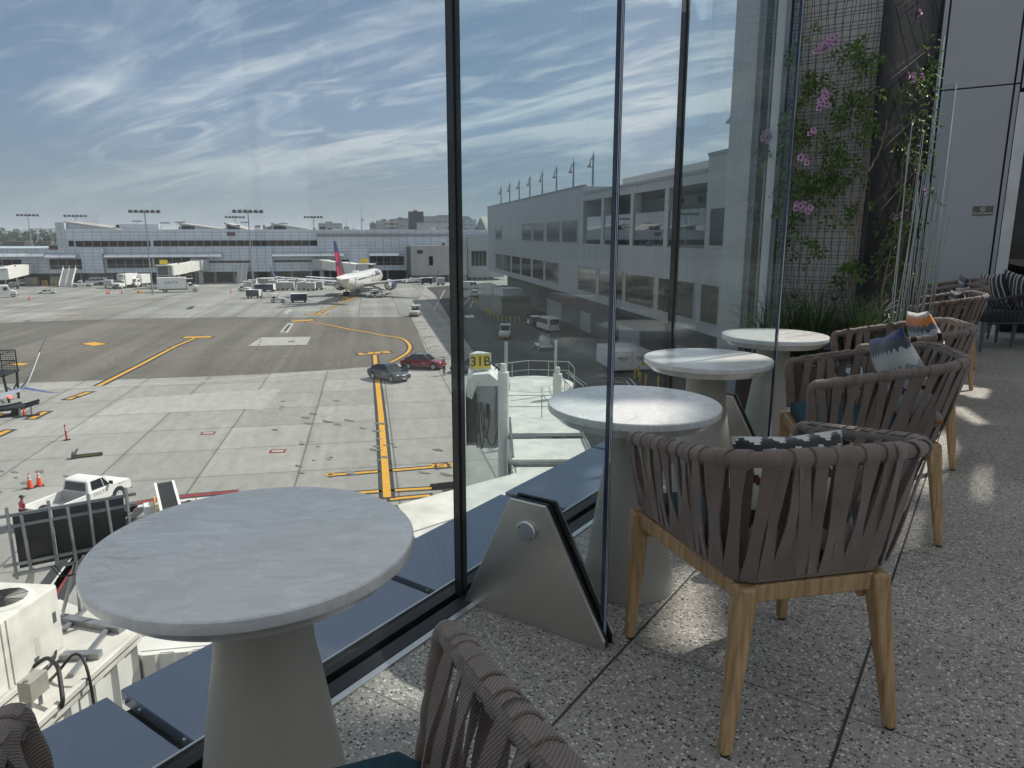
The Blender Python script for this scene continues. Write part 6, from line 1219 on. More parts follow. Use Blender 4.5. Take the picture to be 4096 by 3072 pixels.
carm = lambda n, c: mat(n, c, .22, spec=.6, coat=.8, var=.03)
s1 = suv('dark navy sport utility car with a door standing open, on the yellow lead in line', carm('navy_car_paint', (.012, .022, .04))); put(s1, 1556, 1518, 96)
dr = MB().m(carm('navy_car_paint', (.012, .022, .04))); dr.box(0, 1.0, -.03, .03, .35, 1.05); dr.m(carglass); dr.add([(.05, -.02, 1.05), (.98, -.02, 1.05), (.75, -.14, 1.6), (.4, -.14, 1.64), (.05, -.02, 1.05 + .01)], [(0, 1, 2, 3, 4)]); d_ = dr.build('open_door', s1, (.55, .97, 0), smooth=False); d_.rotation_euler = (0, 0, R(62)); 
s2 = suv('dark red coupe shaped sport utility car beside the worker in the orange vest', carm('red_car_paint', (.20, .008, .02)), coupe=True, roofm_=carm('black_roof', (.02, .02, .024))); put(s2, 1692, 1473, 66)
s3 = suv('dark car mostly hidden behind the black glazing post and gate sign', carm('black_car_paint', (.012, .013, .015))); put(s3, 1893, 1490, 250)
s4 = suv('black and white patrol car parked by the concourse doors', carm('black_car_paint2', (.015, .015, .017)), roofm_=white); put(s4, 2136, 1302, -48); MB().m(white).side([(-.6, .35), (-.6, 1.05), (.75, 1.05), (.9, .35)], .985, .01, .99).build('door_panel', s4, smooth=False)
s5 = suv('white sport utility car parked by the green generator housing', carm('white_car_paint', (.6, .6, .58))); put(s5, 1902, 1186, -30)
def van(label, paint, name='van', cat='van', L_=5.6, H=2.2, rows=3):
    t = thing(name, label, cat); hw = .98; a = L_ / 2
    MB().m(paint).side([(-a, .35), (-a - .02, 1.2), (-a + .12, H - .08), (-a + .4, H), (a - 1.9, H), (a - 1.35, H - .12), (a - .75, 1.35), (a - .1, 1.12), (a, .8), (a - .02, .35)], hw, .1, .95).build('body', t, angle=40, bevel=.03)
    for s in (-1, 1):
        x = a - 2.0
        for k in range(rows): MB().m(carglass).box(x - .95, x - .06, -.012, .012, 1.22, H - .28).build('side_window', t, (0, s * (hw + .001), 0), bevel=.01); x -= 1.02
        MB().m(carglass).add([(a - 1.9, 0, 1.22), (a - .95, 0, 1.3), (a - 1.38, 0, H - .25), (a - 1.9, 0, H - .25), (a - 1.9, s * .013, 1.22), (a - .95, s * .013, 1.3), (a - 1.38, s * .013, H - .25), (a - 1.9, s * .013, H - .25)], [(0, 1, 2, 3), (4, 7, 6, 5), (0, 4, 5, 1), (1, 5, 6, 2), (2, 6, 7, 3), (3, 7, 4, 0)]).build('door_window', t, (0, s * (hw + .002), 0), smooth=False)
        for x in (a - .95, -a + 1.15): wheel(t, x, s * .86, .36, .22)
        lamp(t, a - .03, s * .72, .86, headl, 'headlight', .04, .16, .1); lamp(t, -a, s * .82, 1.0, taill, 'tail_light', .03, .08, .2); MB().m(blackm).box(-.05, .05, -.1, .1, -.12, .12).build('mirror', t, (a - 1.0, s * 1.1, 1.4))
    MB().m(carglass).add([(a - .78, -.8, 1.36), (a - .78, .8, 1.36), (a - 1.32, .72, H - .14), (a - 1.32, -.72, H - .14), (a - .76, -.8, 1.39), (a - .76, .8, 1.39), (a - 1.30, .72, H - .11), (a - 1.30, -.72, H - .11)], [(3, 2, 1, 0), (4, 5, 6, 7), (0, 1, 5, 4), (1, 2, 6, 5), (2, 3, 7, 6), (3, 0, 4, 7)]).build('windscreen', t, smooth=False)
    MB().m(carglass).box(-a - .03, -a + .01, -.75, .75, 1.25, H - .25).build('rear_window', t, smooth=False); MB().m(blackm).box(a - .02, a + .03, -.6, .6, .55, .78).build('grille', t, smooth=False); MB().m(dgrey).box(a - .1, a + .06, -.95, .95, .32, .5).build('bumper', t, bevel=.03); return t
put(van('long white passenger van with dark side windows parked near the portable stairs', white, H=2.15, L_=6.0), 385, 1138, 205); put(van('white van half hidden behind the long passenger van', white, H=2.15, rows=2), 426, 1136, 150)
put(van('grey white van in the shade beside the link building columns', offwhite, H=2.2, rows=1), 1880, 1157, 40); put(van('white van with a dark rear window behind the service cart', offwhite, H=2.3, rows=3), 2192, 1322, -52)
def pickup(label, paint, txt=True, L_=5.4):
    t = thing('pickup_truck', label, 'pickup'); a = L_ / 2; hw = .98
    MB().m(paint).side([(-.2, .45), (-.2, 1.12), (.95, 1.16), (1.35, 1.18), (a - .15, 1.10), (a, .98), (a + .02, .5)], hw, .08, .96).build('front_body', t, angle=40, bevel=.03)
    ca = [(-.18, 1.12), (-.08, 1.72), (.1, 1.80), (.75, 1.80), (1.0, 1.72), (1.45, 1.18)]; wz = lambda z: .93 - .24 * max(0, z - 1.1)
    MB().m(paint).loft([[(x, s * wz(z), z) for x, z in ca] for s in (-1, 1)]).build('cab', t, angle=35, bevel=.04)
    MB().m(carglass).add([(-.175, -.72, 1.22), (-.175, .72, 1.22), (-.10, .66, 1.66), (-.10, -.66, 1.66), (-.215, -.72, 1.22), (-.215, .72, 1.22), (-.125, .66, 1.66), (-.125, -.66, 1.66)], [(0, 1, 2, 3), (7, 6, 5, 4), (0, 4, 5, 1), (1, 5, 6, 2), (2, 6, 7, 3), (3, 7, 4, 0)]).build('rear_window', t, smooth=False)
    MB().m(carglass).add([(1.40, -.78, 1.24), (1.40, .78, 1.24), (1.03, .70, 1.70), (1.03, -.70, 1.70), (1.44, -.78, 1.24), (1.44, .78, 1.24), (1.07, .70, 1.71), (1.07, -.70, 1.71)], [(3, 2, 1, 0), (4, 5, 6, 7), (0, 1, 5, 4), (1, 2, 6, 5), (2, 3, 7, 6), (3, 0, 4, 7)]).build('windscreen', t, smooth=False)
    for s in (-1, 1):
        P4 = lambda x, z, o: (x, s * (wz(z) + o), z); q = [(.06, 1.2), (1.25, 1.2), (.93, 1.68), (.12, 1.68)]
        MB().m(carglass).add([P4(x, z, .0) for x, z in q] + [P4(x, z, .014) for x, z in q], [(3, 2, 1, 0), (4, 5, 6, 7), (0, 1, 5, 4), (1, 2, 6, 5), (2, 3, 7, 6), (3, 0, 4, 7)]).build('door_window', t, smooth=False)
        MB().m(paint).bar((.86, s * (wz(1.2) + .018), 1.2), (.80, s * (wz(1.68) + .018), 1.68), .04, .02).build('window_post', t, smooth=False)
        MB().m(paint).box(-a, -.24, s * hw - .10 if s > 0 else -hw, hw if s > 0 else -hw + .10, .5, 1.10).build('bed_side', t, bevel=.025)
        for x in (a - .95, -a + 1.2):
            wheel(t, x, s * .88, .38, .24, hub=offwhite); MB().m(blackm).lathe([(.46, -.02), (.46, .02)], 20).build('wheel_arch', t).matrix_basis = Matrix.Translation((x, s * .972, .42)) @ Matrix.Rotation(PI / 2, 4, 'X')
        lamp(t, a, s * .74, .86, headl, 'headlight', .03, .15, .09); lamp(t, -a - .01, s * .88, .85, taill, 'tail_light', .02, .07, .17); MB().m(blackm).box(-.05, .05, -.1, .1, -.09, .09).build('mirror', t, (1.2, s * 1.08, 1.32))
        if txt: lettering('DELTA', .27, dgrey, t, (.55, s * (hw + .003), .93), (PI / 2, 0, 0 if s < 0 else PI), extrude=.001, space=1.25); lettering('101137', .12, dgrey, t, (a - .75, s * (hw + .003), 1.0), (PI / 2, 0, 0 if s < 0 else PI), extrude=.001)
    b = MB().m(mat('bed_liner_grey', (.36, .37, .37), .6)); b.box(-a + .03, -.24, -hw + .11, hw - .11, .56, .62); b.box(-.30, -.25, -hw + .11, hw - .11, .62, 1.1); b.build('bed_floor', t, smooth=False)
    MB().m(paint).box(-a - .02, -a + .06, -hw + .02, hw - .02, .52, 1.08).build('tailgate', t, bevel=.02); MB().m(chrome).box(-a - .18, -a - .05, -.9, .9, .42, .58).build('rear_bumper', t, bevel=.03); MB().m(chrome).box(a, a + .14, -.94, .94, .42, .62).build('front_bumper', t, bevel=.03); MB().m(dgrey).box(a, a + .03, -.55, .55, .74, .96).build('grille', t, smooth=False); MB().m(dgrey).box(-a + .2, a - .2, -.6, .6, .3, .5).build('chassis', t, smooth=False); return t
pk = pickup('white pickup truck with DELTA on its door, parked behind the panel frame', white); put(pk, 322, 2040, -18)
pk2 = dup(pk, (0, 0, 0), label='white pickup with a rooftop ladder rack near the portable stairs'); put(pk2, 330, 1148, 210); pk3 = dup(pk, (0, 0, 0), label='white pickup under the boarding bridge, right of the airliner tail'); put(pk3, 1640, 1132, 40)
pk4 = dup(pk, (0, 0, 0), label='grey white pickup in shade below the far left bridge'); put(pk4, 82, 1142, 30)
def box_truck(label, L_=8.2, boxh=2.75, boxw=1.25, txt=None, conv=True, lift=False, reefer=False):
    t = thing('box_truck', label, 'truck'); a = L_ / 2; bl_ = L_ - 2.9; z0 = 1.0
    b = MB().m(white); b.box(-a, -a + bl_, -boxw, boxw, z0, z0 + boxh); b.build('cargo_box', t, bevel=.04); MB().m(steelg).box(-a - .01, -a + bl_ + .01, -boxw - .01, boxw + .01, z0 - .12, z0 - .002).build('box_sill', t, smooth=False)
    c = a - 1.0
    if conv: MB().m(white).side([(c - 1.7, .6), (c - 1.7, 2.35), (c - 1.35, 2.45), (c - .75, 2.4), (c - .15, 1.72), (c + .95, 1.55), (c + 1.05, .65)], 1.02, .1, .95).build('cab', t, angle=40, bevel=.04); wsx = ((c - .12, 1.74), (c - .70, 2.34))
    else: MB().m(white).side([(c - 1.5, .6), (c - 1.5, 2.45), (c - 1.2, 2.55), (c + .2, 2.5), (c + .85, 1.6), (c + .98, 1.2), (c + 1.0, .55)], 1.02, .1, .95).build('cab', t, angle=40, bevel=.04); wsx = ((c + .84, 1.66), (c + .28, 2.42))
    (x0, za), (x1, zb) = wsx; MB().m(carglass).add([(x0, -.88, za), (x0, .88, za), (x1, .82, zb), (x1, -.82, zb), (x0 + .03, -.88, za + .03), (x0 + .03, .88, za + .03), (x1 + .03, .82, zb + .03), (x1 + .03, -.82, zb + .03)], [(3, 2, 1, 0), (4, 5, 6, 7), (0, 1, 5, 4), (1, 2, 6, 5), (2, 3, 7, 6), (3, 0, 4, 7)]).build('windscreen', t, smooth=False)
    for s in (-1, 1):
        MB().m(carglass).box(c - 1.25, c - .45, -.012, .012, 1.62, 2.2).build('door_window', t, (0, s * 1.022, 0), smooth=False); MB().m(blackm).box(-.06, .06, -.1, .1, -.25, .25).build('mirror', t, (c - .2, s * 1.2, 1.9))
        for x in (c + .1, -a + 1.7): wheel(t, x, s * .92, .48, .28, hub=offwhite)
        lamp(t, a + .02, s * .78, 1.0, headl, 'headlight', .03, .14, .1)
        if txt: lettering(txt, .95, mat('lettering_blue', (.03, .04, .10), .5), t, (-a + bl_ * .5, s * (boxw + .004), z0 + boxh * .55), (PI / 2, 0, 0 if s < 0 else PI), extrude=.002, space=1.15)
    MB().m(dgrey).box(a, a + .06, -.7, .7, .8, 1.3).build('grille', t, smooth=False); MB().m(dgrey).box(a - .05, a + .16, -1.0, 1.0, .45, .72).build('bumper', t, bevel=.04); MB().m(dgrey).box(-a + .2, a - .3, -.45, .45, .6, .88).build('chassis', t, smooth=False)
    if reefer: MB().m(lgrey).box(-a + bl_, -a + bl_ + .5, -.85, .85, z0 + 1.3, z0 + boxh - .1).build('cooling_pack', t, bevel=.04); MB().m(dgrey).box(-a + bl_ + .5, -a + bl_ + .52, -.6, .6, z0 + boxh - .55, z0 + boxh - .3).build('cooling_grille', t, smooth=False)
    if lift:
        s_ = MB().m(dgrey)
        for y in (-.7, .7): s_.bar((-a + .4, y, .95), (-a + bl_ - .4, y, .72), .12); s_.bar((-a + .4, y, .72), (-a + bl_ - .4, y, .95), .12)
        s_.build('scissor_lift', t, smooth=False); p_ = MB().m(lgrey); p_.box(-a + bl_, -a + bl_ + 1.6, -boxw, boxw, z0 + boxh - .5, z0 + boxh - .38); p_.m(rl_)
        for y in (-boxw, boxw): p_.bar((-a + bl_, y, z0 + boxh + .5), (-a + bl_ + 1.5, y, z0 + boxh + .5), .05); p_.bar((-a + bl_ + 1.5, y, z0 + boxh - .4), (-a + bl_ + 1.5, y, z0 + boxh + .5), .05)
        p_.build('loading_platform', t, smooth=False); r_ = MB().m(rl_)
        for y in (-1.1, 1.1): r_.bar((-a - 1.9, y, z0 + .9), (-a, y, z0 + .9), .06); r_.bar((-a - 1.9, y, z0), (-a - 1.9, y, z0 + .9), .06); r_.bar((-a - 1, y, z0), (-a - 1, y, z0 + .9), .06)
        r_.m(dgrey).box(-a - 2, -a, -1.1, 1.1, z0 - .1, z0); r_.build('rear_platform', t, smooth=False)
    return t
put(box_truck('white refrigerated box truck with a long nosed cab, left of its twin', 9.2, 3.0, reefer=True), 503, 1152, 148); put(box_truck('smaller white box truck with a blunt grey cab, beside the refrigerated truck', 7.4, 2.6, conv=False), 560, 1147, 150); put(box_truck('white catering truck with DELTA on its box, in front of the grey bridge', 9.8, 2.9, txt='DELTA', lift=True), 715, 1168, 36)
def step_van(label):
    t = thing('step_van', label, 'van'); MB().m(white).side([(-3.2, .5), (-3.2, 2.85), (-3.0, 3.0), (1.2, 3.0), (1.5, 2.85), (1.9, 1.75), (3.0, 1.5), (3.15, .6)], 1.1, .1, .96).build('body', t, angle=40, bevel=.05)
    for s in (-1, 1):
        MB().m(carglass).box(.45, 1.35, -.012, .012, 1.75, 2.5).build('door_window', t, (0, s * 1.102, 0), smooth=False); MB().m(dgrey).box(.33, .36, -.012, .012, .7, 2.8).build('door_seam', t, (0, s * 1.102, 0), smooth=False); lamp(t, 3.1, s * .8, 1.0, headl, 'headlight', .03, .13, .1)
        for x in (2.3, -1.9): wheel(t, x, s * .98, .46, .28, hub=offwhite)
    MB().m(carglass).add([(1.88, -.95, 1.8), (1.88, .95, 1.8), (1.55, .92, 2.78), (1.55, -.92, 2.78), (1.92, -.95, 1.82), (1.92, .95, 1.82), (1.59, .92, 2.8), (1.59, -.92, 2.8)], [(3, 2, 1, 0), (4, 5, 6, 7), (0, 1, 5, 4), (1, 2, 6, 5), (2, 3, 7, 6), (3, 0, 4, 7)]).build('windscreen', t, smooth=False); MB().m(dgrey).box(3.0, 3.28, -1.05, 1.05, .45, .7).build('bumper', t, bevel=.03); return t
put(step_van('white delivery step van cut off by the left edge of the view'), 8, 1190, 22)
def tug(label, rz=0):
    t = thing('tow_tractor', label, 'tow tractor'); MB().m(offwhite).side([(-1.6, .35), (-1.6, .85), (-.1, .95), (.0, 1.12), (1.5, 1.02), (1.62, .35)], .8, .06, .95).build('body', t, bevel=.03)
    c = MB().m(offwhite); c.box(-1.5, .1, -.75, .75, 1.9, 1.98)
    for x, y in ((-1.45, -.7), (-1.45, .7), (.0, -.7), (.0, .7)): c.bar((x, y, .85), (x, y, 1.9), .08)
    c.build('cab_frame', t, smooth=False); MB().m(pane_mat('cab_glass', (.5, .55, .55), 1.5, 1.2)).box(-.02, .02, -.66, .66, 1.1, 1.88).build('windscreen', t, smooth=False); MB().m(black).box(-1.1, -.6, -.5, .5, .85, 1.35).build('seat', t, bevel=.05); MB().m(dgrey).box(1.6, 1.72, -.78, .78, .3, .6).build('bumper', t, smooth=False)
    s_ = MB().m(yellow)
    for k in range(5): s_.box(1.721, 1.725, -.75 + .32 * k, -.60 + .32 * k, .32, .58)
    s_.build('hazard_stripe', t, smooth=False)
    for s in (-1, 1):
        for x in (1.0, -1.0): wheel(t, x, s * .72, .36, .25, hub=offwhite)
        lamp(t, 1.62, s * .55, .85, headl, 'headlight', .02, .1, .08)
    return t
tg = put(tug('white tow tractor driving alone along the concourse shadow edge'), 1661, 1264, 150); TG = 'airport tow tractors'; tg['group'] = TG
for px, py, az, lab in ((1112, 1210, 40, 'white tow tractor in front of the lone navy baggage cart'), (2020, 1352, 150, 'white tow tractor in the shade below the green generator housing'), (980, 1165, 60, 'white tow tractor among the baggage carts by the portable stairs'), (1512, 1190, 30, 'white tractor behind the belt loader under the airliner')): put(dup(tg, (0, 0, 0), label=lab, group=TG), px, py, az)
# baggage carts
def cart(label, curtain, topc, L_=3.0, H=2.05):
    t = thing('baggage_cart', label, 'baggage cart'); a = L_ / 2; MB().m(topc).box(-a, a, -.8, .8, H - .12, H).build('roof', t, bevel=.03); MB().m(dgrey).box(-a, a, -.75, .75, .42, .55).build('bed', t, smooth=False)
    for x in (-a + .02, a - .06): MB().m(topc).box(x, x + .05, -.78, .78, .55, H - .12).build('end_panel', t, smooth=False)
    for s in (-1, 1): MB().m(curtain).box(-a + .07, a - .07, -.01, .01, .56, H - .14).build('curtain', t, (0, s * .76, 0), smooth=False)
    for x in (-a + .5, a - .5):
        for s in (-1, 1): MB().m(tyre).cyl((x, s * .55, .24), (x, s * .72, .24), .24, n=14).build('wheel', t)
    MB().m(dgrey).bar((a, 0, .38), (a + .8, 0, .32), .08).build('tow_bar', t, smooth=False); return t
nc = put(cart('lone navy curtained baggage cart with a white end, behind the tow tractor', navy, white, 3.6), 1196, 1210, 38); BG = 'navy curtained baggage carts'; nc['group'] = BG
for px, py, az, lab in ((1018, 1192, 70, 'navy baggage cart with a white roof and a small emblem, nearest the portable stairs'), (1042, 1166, 40, 'navy baggage cart half hidden behind the grey cargo containers'), (1073, 1166, 60, 'dark navy baggage cart at the front of the container rows'), (1706, 1137, 40, 'navy baggage cart in the shade under the connector block')): put(dup(nc, (0, 0, 0), label=lab, group=BG), px, py, az)
cgrey = mat('cargo_container_grey', (.40, .41, .41), .5, metal=.2, var=.16, scale=1.5); cn = put(cart('', mat('container_curtain', (.33, .34, .34), .6, var=.2), white, 2.4, 2.25), 992, 1157, 40); CG = 'grey cargo containers on dollies in rows beside the airliner'
clab = 'grey white cargo container on a dolly, in the rows left of the airliner tail'; cn['label'] = clab; cn['group'] = CG
for px, py in ((1012, 1150), (1043, 1143), (1060, 1141), (1078, 1143), (1096, 1140), (1120, 1137), (1148, 1140), (1128, 1150), (1094, 1152), (1124, 1161), (1138, 1158), (1160, 1161), (1168, 1148), (1208, 1150), (1207, 1161), (1222, 1158), (1244, 1163), (1276, 1159), (1256, 1150)): put(dup(cn, (0, 0, 0), label=clab, group=CG), px, py, 40 + wr.uniform(-12, 12))
o = dup(cn, (0, 0, 0), label='low white cargo cart at the connector block doorway'); put(o, 1762, 1141, 40); o['group'] = 'cargo carts by the connector block'
# belt loaders and low dollies
def belt_loader(label, rise=.5):
    t = thing('belt_loader', label, 'belt loader'); MB().m(white).side([(-2.0, .3), (-2.05, .75), (-.5, .8), (1.9, .8), (2.1, .6), (2.05, .3)], .95, .06, .95).build('body', t, bevel=.03)
    b = MB().m(white); 
    for y in (-.1, .78): b.bar((-3.4, y, .95), (3.4, y, .95 + rise * 2), .14, .22)
    b.build('belt_rail', t, smooth=False, bevel=.02); MB().m(mat('conveyor_belt', (.014, .015, .016), .7)).bar((-3.35, .34, .97), (3.35, .34, .97 + rise * 2), .76, .08).build('belt', t, smooth=False)
    MB().m(mat('belt_joint', (.07, .075, .08), .6)).bar((-.2, -.03, 1.5), (-.2, .72, 1.5), .06, .01).build('belt_joint', t, smooth=False)
    MB().m(black).box(-.9, .1, -.9, -.2, .8, 1.25).build('seat', t, bevel=.06); MB().m(black).lathe([(.16, -.012), (.19, 0), (.16, .012), (.15, 0)], 20).build('steering_wheel', t).matrix_basis = Matrix.Translation((.45, -.55, 1.32)) @ Matrix.Rotation(R(-35), 4, 'Y'); MB().m(dgrey).box(.35, .9, -.92, -.15, .8, 1.15).build('dashboard', t, bevel=.04)
    y_ = MB().m(yellow); y_.bar((.9, -.95, .8), (.95, -.95, 1.7), .05); y_.bar((-.6, -.14, 1.1), (1.0, -.14, 1.35), .06); y_.bar((-.6, .95, 1.1), (1.8, .95, 1.5), .06); y_.bar((-.3, 1.0, .8), (-.3, 1.0, 1.2), .05); y_.bar((1.6, 1.0, .8), (1.6, 1.0, 1.45), .05); y_.build('guard_rail', t, smooth=False)
    MB().m(white).box(1.3, 2.0, 1.0, 1.5, .75, 1.2).build('side_box', t, bevel=.03)
    for s in (-1, 1):
        for x in (1.3, -1.3): wheel(t, x, s * .85, .34, .22)
    return t
bn = put(belt_loader('white belt loader with a black conveyor belt and yellow rails, beyond the nearest table', .35), 722, 2128, -64); b2 = dup(bn, (0, 0, 0), label='white belt loader raised to the airliner rear hold'); put(b2, 1500, 1188, 38); b3 = dup(bn, (0, 0, 0), label='low belt loader with yellow end parked on the open far apron'); put(b3, 188, 1174, 25); b3.scale = (1, 1, .75)
for b in (bn, b2, b3): b['group'] = 'belt loaders'
# cargo loader platform under the airliner, and dark loader frames on the left
def loader(label):
    t = thing('cargo_loader', label, 'cargo loader'); MB().m(offwhite).box(-4, 4, -1.5, 1.5, .4, 1.0).build('chassis', t, bevel=.05); MB().m(mat('loader_deck', (.42, .33, .12), .6)).box(-3.6, 4.6, -1.7, 1.7, 2.5, 2.75).build('platform', t, smooth=False); s_ = MB().m(mgrey)
    for y in (-1.2, 1.2): s_.bar((-3, y, 1), (3, y, 2.5), .16); s_.bar((-3, y, 2.5), (3, y, 1), .16)
    s_.build('scissor', t, smooth=False); MB().m(yellow).box(-4.9, -4.1, -.8, .8, .4, 2.0).build('operator_box', t, bevel=.04)
    for x in (-3, 3):
        for y in (-1.4, 1.4): wheel(t, x, y, .45, .3)
    return t
put(loader('cargo loader with a raised yellow deck at the airliner side'), 1475, 1168, 40)
t = thing('lift_frame', 'black lift frame with a mesh cage behind the winglet, at the left edge', 'lift'); put(t, 8, 1604, -45); b = MB().m(blackm)
for x in (-1.3, 1.3):
    for y in (-1.0, 1.0): b.bar((x * .7, y, 0), (x, y, 2.6), .16)
b.bar((-1.4, -1.1, 2.6), (1.4, -1.1, 2.6), .18); b.bar((-1.4, 1.1, 2.6), (1.4, 1.1, 2.6), .18); b.box(-1.5, 1.5, -1.1, 1.1, 2.5, 2.62); b.bar((-.9, -1, .4), (.9, -1, 1.4), .1); b.bar((.9, -1, .4), (-.9, -1, 1.4), .1); b.bar((-.9, 1, .4), (.9, 1, 1.4), .1); b.build('legs', t, smooth=False); c = MB().m(blackm)
for x in (-1.4, 1.4):
    for y in (-1.05, 1.05): c.bar((x, y, 2.6), (x, y, 4.5), .07)
for z in (3.5, 4.5): c.bar((-1.4, -1.05, z), (1.4, -1.05, z), .07); c.bar((-1.4, 1.05, z), (1.4, 1.05, z), .07); c.bar((1.4, -1.05, z), (1.4, 1.05, z), .07); c.bar((-1.4, -1.05, z), (-1.4, 1.05, z), .07)
for k in range(11): c.bar((1.4, -1.0 + .2 * k, 2.6), (1.4, -1.0 + .2 * k, 4.5), .03); c.bar((1.4, -1.05, 2.7 + .17 * k), (1.4, 1.05, 2.7 + .17 * k), .03)
c.build('cage', t, smooth=False); MB().m(steelg).lathe([(.0, -.4), (.35, -.25), (.4, .2), (.1, .4)], 14).build('drum', t, (0, 0, 3.4))
t = thing('dark_dolly', 'low black dolly with forks beside the small red cone, at the left edge', 'dolly'); put(t, 28, 1662, 25); b = MB().m(blackm); b.box(-2.2, 1.4, -.9, .9, .55, .75); b.bar((1.2, -.6, .65), (2.4, -.6, .95), .2); b.bar((1.2, .5, .65), (2.4, .5, .95), .2); b.bar((-2, -.9, .7), (1.2, -.7, 1.15), .12); b.build('frame', t, smooth=False); MB().m(yellow).bar((-.8, -.7, .3), (-.2, -.7, .3), .2).build('stop_block', t, smooth=False); f_ = MB().m(dgrey); f_.bar((.6, -1.5, .12), (2.4, -1.5, .12), .14); f_.bar((1.0, -1.4, .15), (1.0, -.8, .7), .14); f_.bar((1.8, -1.4, .15), (1.8, -.8, .7), .14); f_.build('stabiliser', t, smooth=False)
for x in (-1.6, .6):
    for y in (-.75, .75): MB().m(tyre).cyl((x, y - .1, .28), (x, y + .1, .28), .28, n=14).build('wheel', t)
t = thing('tow_bar_head', 'short black tow bar lying on the apron near the red delineator', 'tow bar'); put(t, 345, 1828, 32); b = MB().m(blackm); b.box(-.75, 1.0, -.11, .11, .05, .22); b.build('bar', t, bevel=.01); MB().m(mat('worn_yellow', (.35, .25, .05), .7)).box(-.5, .9, -.115, -.111, .1, .17).build('stripe', t, smooth=False); c = MB().m(dgrey); c.box(-.85, -.55, -.25, .25, .05, .35); c.bar((-.7, 0, .3), (-.45, .1, .62), .09); c.bar((-.8, -.1, .3), (-.75, -.05, .5), .07); c.build('hitch', t, bevel=.01)
# generator housing, lavatory cart, cargo box
t = thing('generator_housing', 'grey green generator housing with louvred end behind a row of yellow bollards', 'generator', (0, 0, 0)); gg = mat('grey_green_metal', (.22, .235, .20), .55, var=.1); A_, B__ = at_z(1915, 1240), at_z(2005, 1262); E_ = at_z(2078, 1257); u = (B__ - A_).normalized(); n_ = Vector((-u.y, u.x, 0)); n_ = n_ if n_.dot(E_ - B__) > 0 else -n_; w_ = 6.4; hG = at_d(2000, 1185, math.hypot(B__.x, B__.y)).z
Lg = (B__ - A_).length; Xg = lambda s, o, z: Vector((A_.x, A_.y, 0)) + u * s + n_ * o + Vector((0, 0, z))
def gb(m_, s0, s1, o0, o1, z0, z1, nm, **k): return MB().m(m_).add([Xg(s, o, z) for z in (z0, z1) for s, o in ((s0, o0), (s1, o0), (s1, o1), (s0, o1))], [(3, 2, 1, 0), (4, 5, 6, 7), (0, 1, 5, 4), (1, 2, 6, 5), (2, 3, 7, 6), (3, 0, 4, 7)]).build(nm, t, smooth=False, **k)
gb(gg, 0, Lg * .49, 0, w_, GZ, hG - .3, 'casing', bevel=.05); gb(gg, Lg * .51, Lg, 0, w_, GZ, hG, 'casing', bevel=.05)
for k in range(14): z = GZ + .4 + (hG - GZ - .8) * k / 14; gb(dgrey, Lg + .001, Lg + .05, .3, w_ - .3, z, z + .12, 'louvre')
gb(lgrey, Lg * .55, Lg * .95, .6, w_ - 1.6, hG, hG + 1.3, 'exhaust_box'); gb(mgrey, Lg * .1, Lg * .25, 2.5, 4.5, hG - .3, hG + 1.2, 'fan_unit'); gb(mgrey, Lg * .3, Lg * .42, 3, 4.2, hG - .3, hG + 1.5, 'fan_unit')
boll = MB().m(mat('bollard_yellow', (.50, .34, .04), .6, var=.15)); boll.lathe([(.11, 0), (.11, 1.05), (.09, 1.13), (.03, 1.16)], 12); b0 = None; BL_ = 'yellow bollard in the long row guarding the generator housing'
pp_ = [at_z(1890 + (1965 - 1890) * k / 13, 1205 + (1268 - 1205) * k / 13) for k in range(14)] + [at_z(x, y) for x, y in ((1976, 1277), (1993, 1281), (2009, 1284), (2025, 1286), (2041, 1289), (2060, 1291), (2077, 1292))]
for p in pp_:
    if b0 is None: b0 = boll.build('bollard', loc=p); o = b0
    else: o = b0.copy(); C.objects.link(o); o.location = p
    tag(o, BL_, 'bollard', 'yellow bollards round the generator housing')
for px, py in ((2539, 1514), (2553, 1506), (2560, 1530), (2583, 1540), (2633, 1548)): o = b0.copy(); C.objects.link(o); o.location = at_z(px, py); tag(o, 'yellow bollard in the small cluster beside the white cargo box', 'bollard', 'yellow bollards beside the white cargo box')
for px, py in ((172, 1144), (181, 1144), (189, 1144), (207, 1144), (226, 1144)): o = b0.copy(); C.objects.link(o); o.location = at_z(px, py); o.scale = (1.6, 1.6, 1.5); tag(o, 'yellow bollard in front of the far concourse, left of the portable stairs', 'bollard', 'yellow bollards by the portable stairs')
t = thing('service_cart', 'white lavatory service cart with pipes and hoses in front of the white van', 'service cart'); put(t, 2172, 1398, -50); MB().m(white).box(-1.7, 1.7, -.85, .85, .5, .7).build('chassis', t, bevel=.03); MB().m(offwhite).cyl((-1.4, 0, 1.25), (.3, 0, 1.25), .55, n=20).build('tank', t); g_ = MB().m(lgrey)
rq = random.Random(8)
for k in range(22): x, y = rq.uniform(-1.5, 1.5), rq.uniform(-.8, .8); g_.cyl((x, y, .7), (x + rq.uniform(-.2, .2), y, rq.uniform(1.3, 2.1)), .05, n=6)
g_.build('pipes', t)
for k in range(4): MB().m(mgrey).tube([(.5 + .25 * k, -.8, .9), (.6 + .25 * k, -1.0, 1.5), (.75 + .2 * k, -.5, 1.9), (.6 + .2 * k, .2, 1.6)], .06, 6).build('hose', t)
for x in (-1.2, 1.2):
    for s in (-1, 1): wheel(t, x, s * .85, .36, .2, hub=offwhite)
